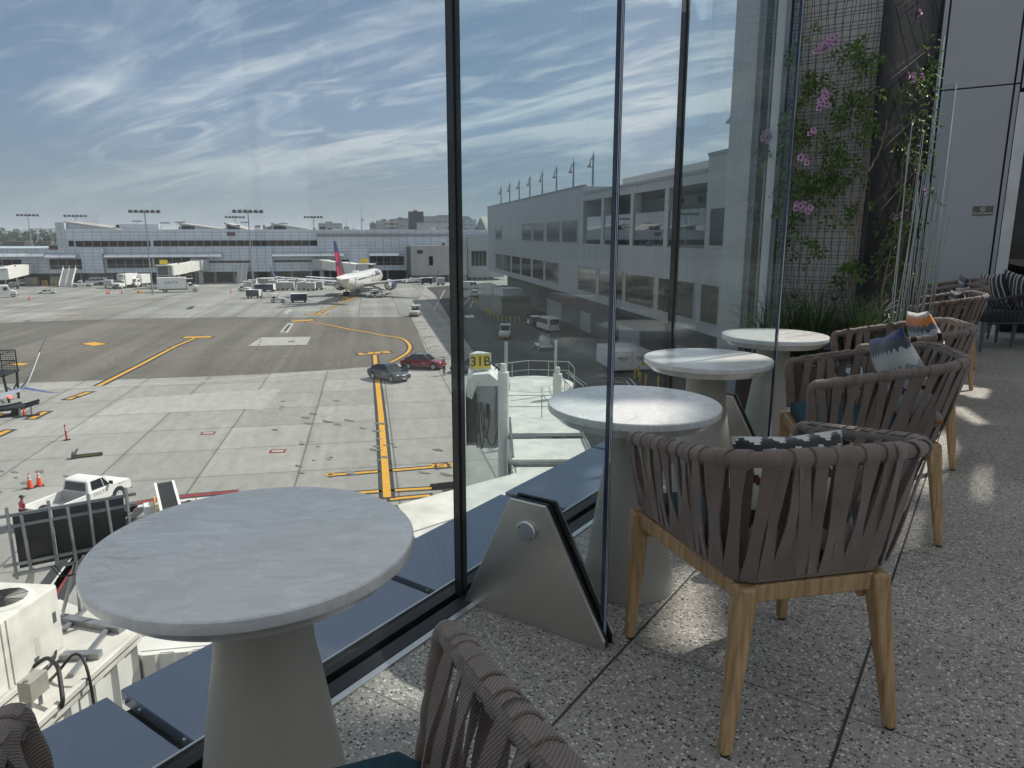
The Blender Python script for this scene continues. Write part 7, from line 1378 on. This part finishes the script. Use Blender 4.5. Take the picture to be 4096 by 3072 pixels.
t = thing('cargo_box', 'large white cargo box lettered FIRST SYSTEM on its two end doors', 'cargo box', (0, 0, 0)); A_, B__, E_ = at_z(2385, 1452), at_z(2452, 1492), at_z(2550, 1474); u = (B__ - A_); Ll = u.length; u.normalize(); n_ = Vector((u.y, -u.x, 0)); n_ = n_ if n_.dot(E_ - B__) > 0 else -n_; we = 4.4; hB = at_d(2452, 1408, math.hypot(B__.x, B__.y)).z
ang = math.atan2(n_.y, n_.x); t.location = (B__.x, B__.y, GZ); t.rotation_euler = (0, 0, ang); sgn_ = -1 if (Vector((-n_.y, n_.x, 0)).dot(u) > 0) else 1; hB -= GZ       # local x runs along the lettered end
y0, y1 = sorted((0, sgn_ * Ll)); MB().m(mat('cargo_white', (.58, .59, .60), .5, var=.12)).box(0, we, y0, y1, .22, hB).build('body', t, bevel=.05); ye = 0 if sgn_ > 0 else 0; so = -1 if sgn_ > 0 else 1
for k in range(2): MB().m(white).box(.12 + k * 2.15, 2.1 + k * 2.15, min(so * .0, so * .04), max(so * .0, so * .04), .35, hB - .15).build('door', t, bevel=.02)
for k in range(2): lettering('FIRST', .52, dgrey, t, (1.1 + 2.15 * k, so * .045, hB * .66), (PI / 2, 0, 0 if so < 0 else PI), bold=.01); lettering('SYSTEM', .2, dgrey, t, (1.1 + 2.15 * k, so * .045, hB * .53), (PI / 2, 0, 0 if so < 0 else PI))
MB().m(yellow).box(3.3, 4.0, min(0, so * .05), max(0, so * .05), .8, 1.2).build('caution_label', t, smooth=False); f_ = MB().m(dgrey); [f_.box(a, b, y0 + .1, y1 - .1, 0, .22) for a, b in ((.2, .5), (we - .5, we - .2))]; f_.build('skid', t, smooth=False)
# portable stairs
def stairs(label, px, py, az, H=3.4, run=3.6, w=2.2):
    t = thing('portable_stairs', label, 'stairs'); put(t, px, py, az); s_ = MB().m(lgrey); n = 14
    for k in range(n): x = run * (1 - 2 * k / n) / 1 * .5; s_.box(-x - .0, -x + run / n + .02, -w / 2 + .1, w / 2 - .1, H * k / n, H * (k + 1) / n)
    s_.build('steps', t, smooth=False)
    for y in (-w / 2, 0, w / 2): m_ = MB().m(white); m_.bar((-run / 2, y, .3), (run / 2, y, H + .3), .08, .5 if y else .1); m_.bar((-run / 2, y, 1.0), (run / 2, y, H + 1.0), .07); m_.build('handrail', t, smooth=False)
    MB().m(lgrey).box(run / 2, run / 2 + 1.4, -w / 2, w / 2, H - .15, H).build('landing', t, smooth=False); return t
stairs('portable white railed stairs leading up to the far concourse on the left', 275, 1146, -42, H=5.0, run=4.2, w=3.4); stairs('portable white railed stairs beside the grey containers', 972, 1133, -42, H=5.2, run=4.0, w=2.8)
for px, py, lab in ((130, 1143, 'brown crate unit under the left boarding bridge'), (232, 1140, 'tan equipment box by the yellow bollards')): t = thing('equipment_crate', lab, 'crate'); put(t, px, py, 40); m_ = mat('crate_tan', (.30, .26, .19), .7); MB().m(m_).box(-1.6, 1.6, -1, 1, .15, 2.5).build('box', t, bevel=.05); MB().m(dgrey).box(-1.5, 1.5, -.9, .9, 0, .15).build('skid', t, smooth=False); MB().m(mgrey).box(-1.3, -.2, -1.01, -1.0, .5, 2.2).build('door', t, smooth=False)
t = thing('box_trailer', 'grey box trailer left of the refrigerated truck', 'trailer'); put(t, 437, 1152, 130); MB().m(lgrey).box(-1.6, 1.6, -1.0, 1.0, .6, 2.3).build('body', t, bevel=.04); [MB().m(tyre).cyl((0, s * .8, .35), (0, s * 1.0, .35), .35, n=14).build('wheel', t) for s in (-1, 1)]; MB().m(dgrey).bar((1.6, 0, .5), (2.4, 0, .5), .1).build('tow_bar', t, smooth=False)
# cones, delineators, chocks
def cone(label, h=.95, collars=True):
    t = thing('traffic_cone', label, 'traffic cone'); r = h * .19; MB().m(orange).lathe([(r, .03), (r * .95, .06), (r * .2, h - .02), (r * .15, h)], 24).build('cone_body', t); MB().m(black).box(-r * 1.3, r * 1.3, -r * 1.3, r * 1.3, 0, .035).build('base', t, bevel=.01)
    if collars:
        for z0, z1 in ((.55, .67), (.74, .88)): f = lambda z: (r * .95 + (r * .2 - r * .95) * (z * h - .06) / (h - .08)) + .004; MB().m(mat('reflective_collar', (.68, .68, .66), .35)).lathe([(f(z0), z0 * h), (f(z1), z1 * h)], 24).build('collar', t)
    return t
c1 = cone('orange traffic cone with two white collars, left of the pair by the pickup'); put(c1, 121.5, 1952.5, 0); o = dup(c1, (0, 0, 0), label='orange traffic cone with two white collars, right of the pair by the pickup'); put(o, 158.5, 1943, 20)
c2_ = cone('small red cone beside the black dolly at the left', .72, False); put(c2_, 98, 1664, 10)
for px, py, lab in ((118, 1200, 'tiny red cone in front of the white step van'), (428, 1176, 'tiny red cone in front of the refrigerated truck, left of a pair'), (437, 1176, 'tiny red cone in front of the refrigerated truck, right of a pair'), (488, 1175, 'tiny red cone in front of the smaller box truck'), (924, 1171, 'tiny red cone left of the portable stairs'), (1750, 1172, 'tiny red cone in the shade right of the airliner wing')): o = dup(c2_, (0, 0, 0), label=lab); put(o, px, py, 0); o.scale = (1.6, 1.6, 1.5)
for o in [c1, c2_] + [o for o in C.objects if o.name.startswith('traffic_cone')]: o['group'] = 'traffic cones on the apron'
def delin(label, px, py, sc=1, lean=0):
    t = thing('delineator_post', label, 'delineator'); put(t, px, py, 0); MB().m(redp).lathe([(.065, .03), (.065, 1.02), (.045, 1.06), (.06, 1.14), (.03, 1.2)], 14).build('post', t)
    for z in (.72, .88): MB().m(mat('reflective_collar', (.68, .68, .66), .35)).lathe([(.068, z), (.068, z + .09)], 14).build('collar', t)
    MB().m(black).lathe([(.26, 0), (.25, .03), (.1, .05)], 18).build('base', t); t.scale = (sc,) * 3; t.rotation_euler = (0, R(lean), 0); return t
delin('leaning red delineator post with two white bands, standing alone on the near apron', 267.5, 1759.5, 1, -3); delin('tiny red delineator post near the airliner tail', 1346, 1212, 1.2)
for px, py, lab in ((1382, 1198, 'small yellow wheel chock box under the airliner tail'), (560, 1171, 'small yellow chock right of the box trucks')): o = MB().m(yellow).prism([(-.6, -.45), (.6, -.45), (.6, .45), (-.6, .45)], .05, .55); o.m(blackm).box(-.5, .5, -.4, .4, 0, .05); o = o.build('wheel_chock', loc=at_z(px, py), bevel=.08); tag(o, lab, 'wheel chock')
for px, py, az, lab in ((1770, 1943, 40, 'upper of two black rubber wheel chocks lying on the gate markings'), (1777, 1955, 43, 'lower of two black rubber wheel chocks lying on the gate markings')): o = MB().m(black).add([(-.75, -.14, 0), (.75, -.14, 0), (.75, .14, 0), (-.75, .14, 0), (-.75, 0, .2), (.75, 0, .2)], [(3, 2, 1, 0), (0, 1, 5, 4), (2, 3, 4, 5), (0, 4, 3), (1, 2, 5)]).build('wheel_chock', loc=at_z(px, py), rz=PI / 2 - R(az), bevel=.02); tag(o, lab, 'wheel chock', 'black rubber wheel chocks')
# ---------------------------------------------------------------- airliner
acw = mat('airliner_white', (.70, .70, .67), .28, var=.05, scale=.3, coat=.3); acg = mat('wing_grey', (.48, .50, .53), .35, metal=.2, var=.08, scale=.4); acn = mat('fin_navy', (.012, .025, .10), .35); acr = mat('fin_red', (.50, .012, .045), .35); acr2 = mat('fin_dark_red', (.27, .01, .03), .35)
t = thing('airliner', 'white twin jet airliner with a red and blue fin, parked at the far concourse', 'airliner'); put(t, 1445, 1182, -33)
def foil(c, th, n=14):
    up = [(c * (.5 - .5 * math.cos(PI * k / n)), th * c * 2.2 * (.2969 * math.sqrt(.5 - .5 * math.cos(PI * k / n)) - .126 * (.5 - .5 * math.cos(PI * k / n)) - .3516 * (.5 - .5 * math.cos(PI * k / n)) ** 2 + .2843 * (.5 - .5 * math.cos(PI * k / n)) ** 3 - .1015 * (.5 - .5 * math.cos(PI * k / n)) ** 4)) for k in range(n + 1)]
    return [(-x, z) for x, z in up] + [(-x, -z * .75) for x, z in reversed(up[1:-1])]
RF = 1.88; prof = [(-23.4, .05, 5.6), (-23.2, .28, 5.55), (-21, .75, 5.3), (-18, 1.25, 4.95), (-14, 1.7, 4.45), (-11, RF, 4.15), (-4, RF, 4.05), (12, RF, 4.05), (17, RF, 4.05), (19.5, 1.75, 3.95), (21.3, 1.4, 3.75), (22.6, .95, 3.5), (23.4, .45, 3.3), (23.7, .08, 3.2)]
MB().m(acw).loft([[(x, r * math.cos(a), z + r * 1.03 * math.sin(a)) for a in [2 * PI * k / 36 for k in range(36)]] for x, r, z in prof]).build('fuselage', t, angle=80)
ns = MB().m(mat('tail_cone_metal', (.16, .16, .16), .4, metal=.6)); ns.cyl((-23.3, 0, 5.58), (-23.9, 0, 5.66), .26, .18, 14); ns.build('exhaust_cone', t)
for s in (-1, 1):
    w = MB().m(acg); w.loft([[(x0 + x, y, z0 + z) for x, z in foil(c, th)] for x0, y, z0, c, th in ((5.2, s * 1.2, 3.0, 8.4, .07), (3.4, s * 5.2, 3.45, 5.6, .065), (-3.2, s * 17.5, 4.75, 2.3, .055), (-4.0, s * 19.2, 4.95, 1.9, .05))]); w.build('wing', t, angle=60)
    wl_ = MB().m(acn); wl_.loft([[(x0 + x, y + z * (1 if s < 0 else -1) * si, z0 + z * (1 - si)) for x, z in foil(c, .05)] for x0, y, z0, c, si in ((-4.0, s * 19.2, 4.95, 1.9, 0), (-4.35, s * 19.75, 5.25, 1.6, .6), (-5.0, s * 20.15, 6.2, 1.2, 1), (-6.0, s * 20.5, 7.6, .6, 1))]); wl_.build('winglet', t, angle=60)
    MB().m(acw).loft([[(x0 + x, y, z0 + z) for x, z in foil(c, .07)] for x0, y, z0, c in ((-16.6, s * .8, 5.3, 4.3), (-20.4, s * 7.2, 5.95, 1.7))]).build('tailplane', t, angle=60)
    e = MB().m(acn); e.loft([[(x, s * 6.4 + r * math.cos(a), 2.25 + r * math.sin(a)) for a in [2 * PI * k / 24 for k in range(24)]] for x, r in ((7.6, 1.12), (7.7, 1.25), (6.6, 1.38), (4.4, 1.32), (3.2, 1.12))]); e.build('engine', t, angle=50)
    MB().m(chrome).loft([[(x, s * 6.4 + r * math.cos(a), 2.25 + r * math.sin(a)) for a in [2 * PI * k / 24 for k in range(24)]] for x, r in ((3.3, 1.0), (2.2, .74), (1.6, .55))]).build('exhaust', t, angle=50); MB().m(acw).bar((5.4, s * 6.4, 3.35), (1.6, s * 6.4, 3.5), .35, .8).build('pylon', t, bevel=.1)
    for k in range(3): MB().m(acg).loft([[(x, s * (4 + 4.2 * k) + r * math.cos(a), 3.0 + .42 * k + r * math.sin(a)) for a in [2 * PI * q / 10 for q in range(10)]] for x, r in ((1.2 - 2.2 * k, .03), (.2 - 2.2 * k, .22), (-2.0 - 2.2 * k, .2), (-3.6 - 2.0 * k, .03))]).build('flap_fairing', t)
    g = MB().m(steelg); g.cyl((-.6, s * 3.6, .5), (-.6, s * 3.3, 3.1), .16, n=8); g.build('main_gear', t)
    for dx in (-1.1, .2):
        for dy in (-.35, .35): MB().m(tyre).cyl((dx - .2, s * 3.6 + dy - .18, .5), (dx - .2, s * 3.6 + dy + .18, .5), .5, n=16).build('wheel', t)
    wn_ = MB().m(mat('cabin_window', (.05, .055, .06), .2))
    for k in range(46):
        x = 15.5 - .58 * k
        if -1.2 < x < -.4 or 7 < x < 7.6: continue
        if x > -11: wn_.add([(x - .12, s * (RF + .0), 4.42), (x + .12, s * RF, 4.42), (x + .12, s * (RF * .985), 4.78), (x - .12, s * (RF * .985), 4.78), (x - .12, s * (RF + .02), 4.42), (x + .12, s * (RF + .02), 4.42), (x + .12, s * (RF * .985 + .02), 4.78), (x - .12, s * (RF * .985 + .02), 4.78)], [(0, 1, 2, 3), (4, 7, 6, 5), (0, 4, 5, 1), (1, 5, 6, 2), (2, 6, 7, 3), (3, 7, 4, 0)])
    wn_.build('cabin_windows', t, smooth=False)
    for x in (17, 6, -12.5): MB().m(lgrey).box(x - .42, x + .42, -.012, .012, 3.6, 5.3).build('door', t, (0, s * (RF if x > -11 else 1.83), 0), smooth=False)
    lettering('DELTA', 1.5, acn, t, (12.5, s * 1.74, 5.0), (PI / 2 - R(20) * 1, 0, 0 if s < 0 else PI), extrude=.02, space=1.1, bold=.02)
def finp(f): return (-15.6 - 6.6 * f, -22.6 - 1.0 * f - .0)    # leading and trailing edge at height fraction f
fb, fh_ = 5.7, 7.9
def fpt(c, f, s, o=0): le = -15.2 - 6.9 * f; te = -22.4 - 1.9 * f; x = le + (te - le) * c; th = (.32 * (1 - f * .6)) * math.sin(PI * min(1, max(0, c)) ** .6) + o; return (x, s * th, fb + fh_ * f)
fin = MB()
for (m_, reg) in ((acn, 0),):
    fin.m(acn); rings = []
    for f in [k / 8 for k in range(9)]: rings.append([fpt(c, f, 1) for c in [k / 8 for k in range(9)]] + [fpt(c, f, -1) for c in [k / 8 for k in range(7, 0, -1)]])
    fin.loft(rings)
fin.build('tail_fin', t, angle=60)
for s in (-1, 1):
    for m_, poly in ((acr, [(.0, .62), (.98, .66), (.98, .60), (.60, .34), (.60, .0), (.86, .0), (.86, .30), (.98, .38), (.98, .0), (.99, .0), (.99, .64)]),):
        pass
    a_ = MB().m(acr); a_.add([fpt(*q, s, .03) for q in ((.30, .68), (.97, .72), (.97, .40), (.70, .46))], [(0, 1, 2, 3)]); a_.add([fpt(*q, s, .03) for q in ((.72, .36), (.96, .30), (.96, .0), (.74, .0))], [(0, 1, 2, 3)]); a_.m(acr2); a_.add([fpt(*q, s, .03) for q in ((.18, .60), (.28, .66), (.62, .42), (.62, .0), (.38, .0), (.38, .36))], [(0, 1, 2, 3, 4, 5)]); a_.build('fin_emblem', t, smooth=False)
MB().m(acw).loft([[(x, y * 1.0, z) for x, z in ((-6.5, 5.85), (-6.2, 6.35), (-4.2, 6.4), (-3.6, 5.9))] for y in (-.7, .7)]).build('satellite_dome', t, bevel=.15)
MB().m(steelg).cyl((16.5, 0, .4), (16.3, 0, 2.6), .12, n=8).build('nose_gear', t); [MB().m(tyre).cyl((16.5, s * .3 - .12, .4), (16.5, s * .3 + .12, .4), .4, n=14).build('wheel', t) for s in (-1, 1)]
# wing tip of another airliner at the left edge
wt = at_d(118, 1550, 52); az_ = R(-57 - 90 + 4); t = thing('airliner_wing', 'outer wing of another airliner with a split blue winglet, at the left edge', 'airliner', tuple(wt), 0)
sp = Vector((-ray(0, 1500).y, ray(0, 1500).x, 0)).normalized(); sp = sp if sp.dot(at_d(0, 1500, 50) - at_d(200, 1500, 50)) > 0 else -sp; fw = Vector((ray(100, 1500).x, ray(100, 1500).y, 0)).normalized()
Wp = lambda out, f, z: -sp * out - fw * f + Vector((0, 0, z))   # out towards the tip, f towards the photographer
def sect(out, z, c, f0, th, tilt): return [Wp(out + zz * math.sin(tilt), f0 + x + c, z + zz * math.cos(tilt)) for x, zz in foil(c, th)]
MB().m(acg).loft([sect(-14, -1.1, 3.6, 2.6, .1, 0), sect(-3, -.28, 1.9, .7, .1, 0), sect(-1.2, -.05, 1.6, .5, .1, 0), sect(-.4, .18, 1.5, .3, .1, -.5)]).build('wing', t, angle=60)
bw = mat('winglet_blue', (.05, .09, .22), .35); MB().m(bw).loft([sect(-.4, .18, 1.5, .3, .09, -.5), sect(.0, .6, 1.25, .0, .08, -1.1), sect(.75, 2.1, .7, -.6, .07, -1.25), sect(1.15, 2.75, .4, -1.0, .05, -1.2), sect(1.35, 3.05, .06, -1.3, .05, -1.1)]).build('winglet', t, angle=60)
MB().m(bw).loft([sect(-.3, .15, .95, .3, .09, .4), sect(.9, -.38, .5, -.1, .07, .4), sect(1.5, -.62, .12, -.5, .06, .3)]).build('winglet', t, angle=60)
MB().m(offwhite).tube([Wp(-.4, 1.62, .19), Wp(.0, 1.2, .6), Wp(.75, .1, 2.1)], .035, 6).build('leading_edge', t); MB().m(emit('port_light', (1, .12, .08), 2.0)).box(-.12, .12, -.08, .08, -.07, .07).build('navigation_light', t, tuple(Wp(-1.0, 2.15, -.05)), bevel=.02)
# ---------------------------------------------------------------- people
skin = mat('skin', (.20, .10, .06), .55, var=.05); hair_ = mat('dark_hair', (.012, .010, .009), .7); trous = mat('dark_trousers', (.018, .02, .026), .85); vest_o = mat('orange_vest', (.72, .06, .025), .7); vest_y = mat('lime_vest', (.50, .62, .03), .7); shirt = mat('maroon_sleeve', (.16, .02, .03), .85)
def skinned(name, par, mt, vs, es, rs, root=0, sub=1):
    me = bpy.data.meshes.new(name); me.from_pydata(vs, es, []); me.materials.append(mt); o = bpy.data.objects.new(name, me); C.objects.link(o); o.parent = par
    o.modifiers.new('skin', 'SKIN'); me.skin_vertices if False else None
    if not me.skin_vertices: 
        bm = bmesh.new(); bm.from_mesh(me); bm.verts.layers.skin.verify(); bm.to_mesh(me); bm.free()
    for i, d in enumerate(me.skin_vertices[0].data): d.radius = (rs[i], rs[i]) if not isinstance(rs[i], tuple) else rs[i]; d.use_root = i == root
    m = o.modifiers['skin']; m.use_smooth_shade = True; s = o.modifiers.new('sub', 'SUBSURF'); s.levels = s.render_levels = sub; return o
def person(label, px, py, az, vest, arms='down', hat=None, sleeve=None, stride=.12):
    t = thing('person', label, 'person'); put(t, px, py, az)
    J = {'pelvis': (0, 0, .95), 'waist': (0, 0, 1.1), 'chest': (.01, 0, 1.32), 'neck': (.0, 0, 1.48), 'head0': (.02, 0, 1.57), 'head1': (.03, 0, 1.68), 'head2': (.01, 0, 1.755), 'hipL': (0, .09, .92), 'kneeL': (.03 + stride * .4, .10, .50), 'ankL': (stride, .10, .09), 'toeL': (stride + .17, .11, .035), 'hipR': (0, -.09, .92), 'kneeR': (.03 - stride * .3, -.10, .50), 'ankR': (-stride, -.10, .09), 'toeR': (-stride + .17, -.11, .035)}
    for s, k in ((1, 'L'), (-1, 'R')):
        J['sh' + k] = (0, s * .185, 1.42)
        if arms == 'front': J['el' + k] = (.06, s * .24, 1.16); J['wr' + k] = (.26, s * .10, 1.16); hd_ = Vector((1, -s * .45, .05))
        else: J['el' + k] = (-.03, s * .25, 1.15); J['wr' + k] = (.05, s * .27, .91); hd_ = Vector((.15, -s * .05, -1))
        w = Vector(J['wr' + k]); hd_.normalize(); sd = hd_.cross(Vector((0, 1, 0)) if arms != 'front' else Vector((0, 0, 1))).normalized(); J['pa' + k] = tuple(w + hd_ * .07)
        for q, off in enumerate((-.028, -.009, .011, .03)): J['f%d' % q + k] = tuple(w + hd_ * (.13 + (.012, .022, .018, 0)[q]) + sd * off + Vector((0, -s * .02, 0))); J['g%d' % q + k] = tuple(w + hd_ * (.165 + (.012, .022, .018, 0)[q]) + sd * off * .9 + Vector((0, -s * .04, 0)))
        J['t0' + k] = tuple(w + hd_ * .06 + sd * .045); J['t1' + k] = tuple(w + hd_ * .10 + sd * .055)
    E_ = [('pelvis', 'waist'), ('waist', 'chest'), ('chest', 'neck'), ('neck', 'head0'), ('head0', 'head1'), ('head1', 'head2')]
    for k in 'LR': E_ += [('pelvis', 'hip' + k), ('hip' + k, 'knee' + k), ('knee' + k, 'ank' + k), ('ank' + k, 'toe' + k), ('chest', 'sh' + k), ('sh' + k, 'el' + k), ('el' + k, 'wr' + k), ('wr' + k, 'pa' + k), ('pa' + k, 't0' + k), ('t0' + k, 't1' + k)] + [e for q in range(4) for e in (('pa' + k, 'f%d' % q + k), ('f%d' % q + k, 'g%d' % q + k))]
    rad = {'pelvis': .13, 'waist': .12, 'chest': .135, 'neck': .055, 'head0': .07, 'head1': .088, 'head2': .06, 'hip': .085, 'knee': .055, 'ank': .04, 'toe': .035, 'sh': .06, 'el': .042, 'wr': .03, 'pa': .035, 't0': .011, 't1': .009, 'f0': .01, 'f1': .01, 'f2': .01, 'f3': .009, 'g0': .008, 'g1': .008, 'g2': .008, 'g3': .007}
    def chain(name, keys, edges, mt, grow, par=t): ks = list(keys); skinned(name, par, mt, [J[k] for k in ks], [(ks.index(a), ks.index(b)) for a, b in edges], [(rad.get(k) or rad[k[:-1]]) + grow for k in ks])
    chain('body', J, E_, skin, 0)
    leg = [k for k in J if k[:3] in ('pel', 'hip', 'kne', 'ank')]; chain('trousers', leg, [e for e in E_ if e[0] in leg and e[1] in leg], trous, .014)
    tor = [k for k in ('pelvis', 'waist', 'chest', 'shL', 'shR')]; chain('vest', tor, [e for e in E_ if e[0] in tor and e[1] in tor], vest, .022)
    for k in 'LR': chain('sleeve', ['sh' + k, 'el' + k], [('sh' + k, 'el' + k)], sleeve or trous, .012); chain('shoe', ['ank' + k, 'toe' + k], [('ank' + k, 'toe' + k)], black, .014)
    st = MB().m(mat('reflective_tape', (.6, .6, .56), .4)); st.lathe([(.162, 0), (.162, .045)], 20).build('reflective_band', t, (0, 0, 1.12))
    hm = MB().m(hat or hair_); hm.lathe([(.098, 0), (.102, .03), (.085, .085), (.03, .115)], 18, (0, 0, 0)); hm.box(.05, .19, -.075, .075, .0, .014) if hat else None; hm.build('cap' if hat else 'hair', t, (.005, 0, 1.70)); f_ = MB().m(mat('eye_dark', (.02, .015, .012), .3)); [f_.cyl((.113, s * .033, 1.655), (.118, s * .033, 1.655), .011, n=8) for s in (-1, 1)]; f_.build('eyes', t); MB().m(skin).cyl((.105, 0, 1.645), (.135, 0, 1.615), .012, .018, 8).build('nose', t); [MB().m(skin).lathe([(.012, -.03), (.022, 0), (.012, .03)], 8).build('ear', t, (.02, s * .092, 1.64)) for s in (-1, 1)]; MB().m(mat('lips', (.16, .05, .04), .5)).box(.108, .118, -.028, .028, 1.583, 1.595).build('mouth', t); return t
person('worker in an orange vest and dark trousers standing by the red car', 1776, 1502, -20, vest_o, 'front', stride=.07)
person('worker in a red vest and dark cap walking behind the panel frame', 102, 2112, 0, mat('red_vest', (.68, .03, .04), .7), 'down', hat=mat('dark_cap', (.03, .028, .025), .8), sleeve=shirt)
person('worker in a lime vest, left of two by the grey boarding bridge', 801, 1132, 100, vest_y, 'down'); person('worker in a lime vest, right of two by the grey boarding bridge', 817, 1131, 150, vest_y, 'front')
# ---------------------------------------------------------------- hazy air
hm_ = bpy.data.materials.new('haze'); hm_.use_nodes = True; hn = hm_.node_tree.nodes; hn.clear(); ho = hn.new('ShaderNodeOutputMaterial'); pv = hn.new('ShaderNodeVolumePrincipled')
pv.inputs['Density'].default_value = .00017; pv.inputs['Color'].default_value = (.86, .92, 1, 1); pv.inputs['Anisotropy'].default_value = .2; hm_.node_tree.links.new(pv.outputs[0], ho.inputs['Volume'])
hz_o = MB().m(hm_).box(-9500, 9500, -9500, 9500, GZ - 2, 90).build('haze', smooth=False); hz_o['kind'] = 'stuff'; hz_o['label'] = 'thin pale haze filling the air over the airfield'
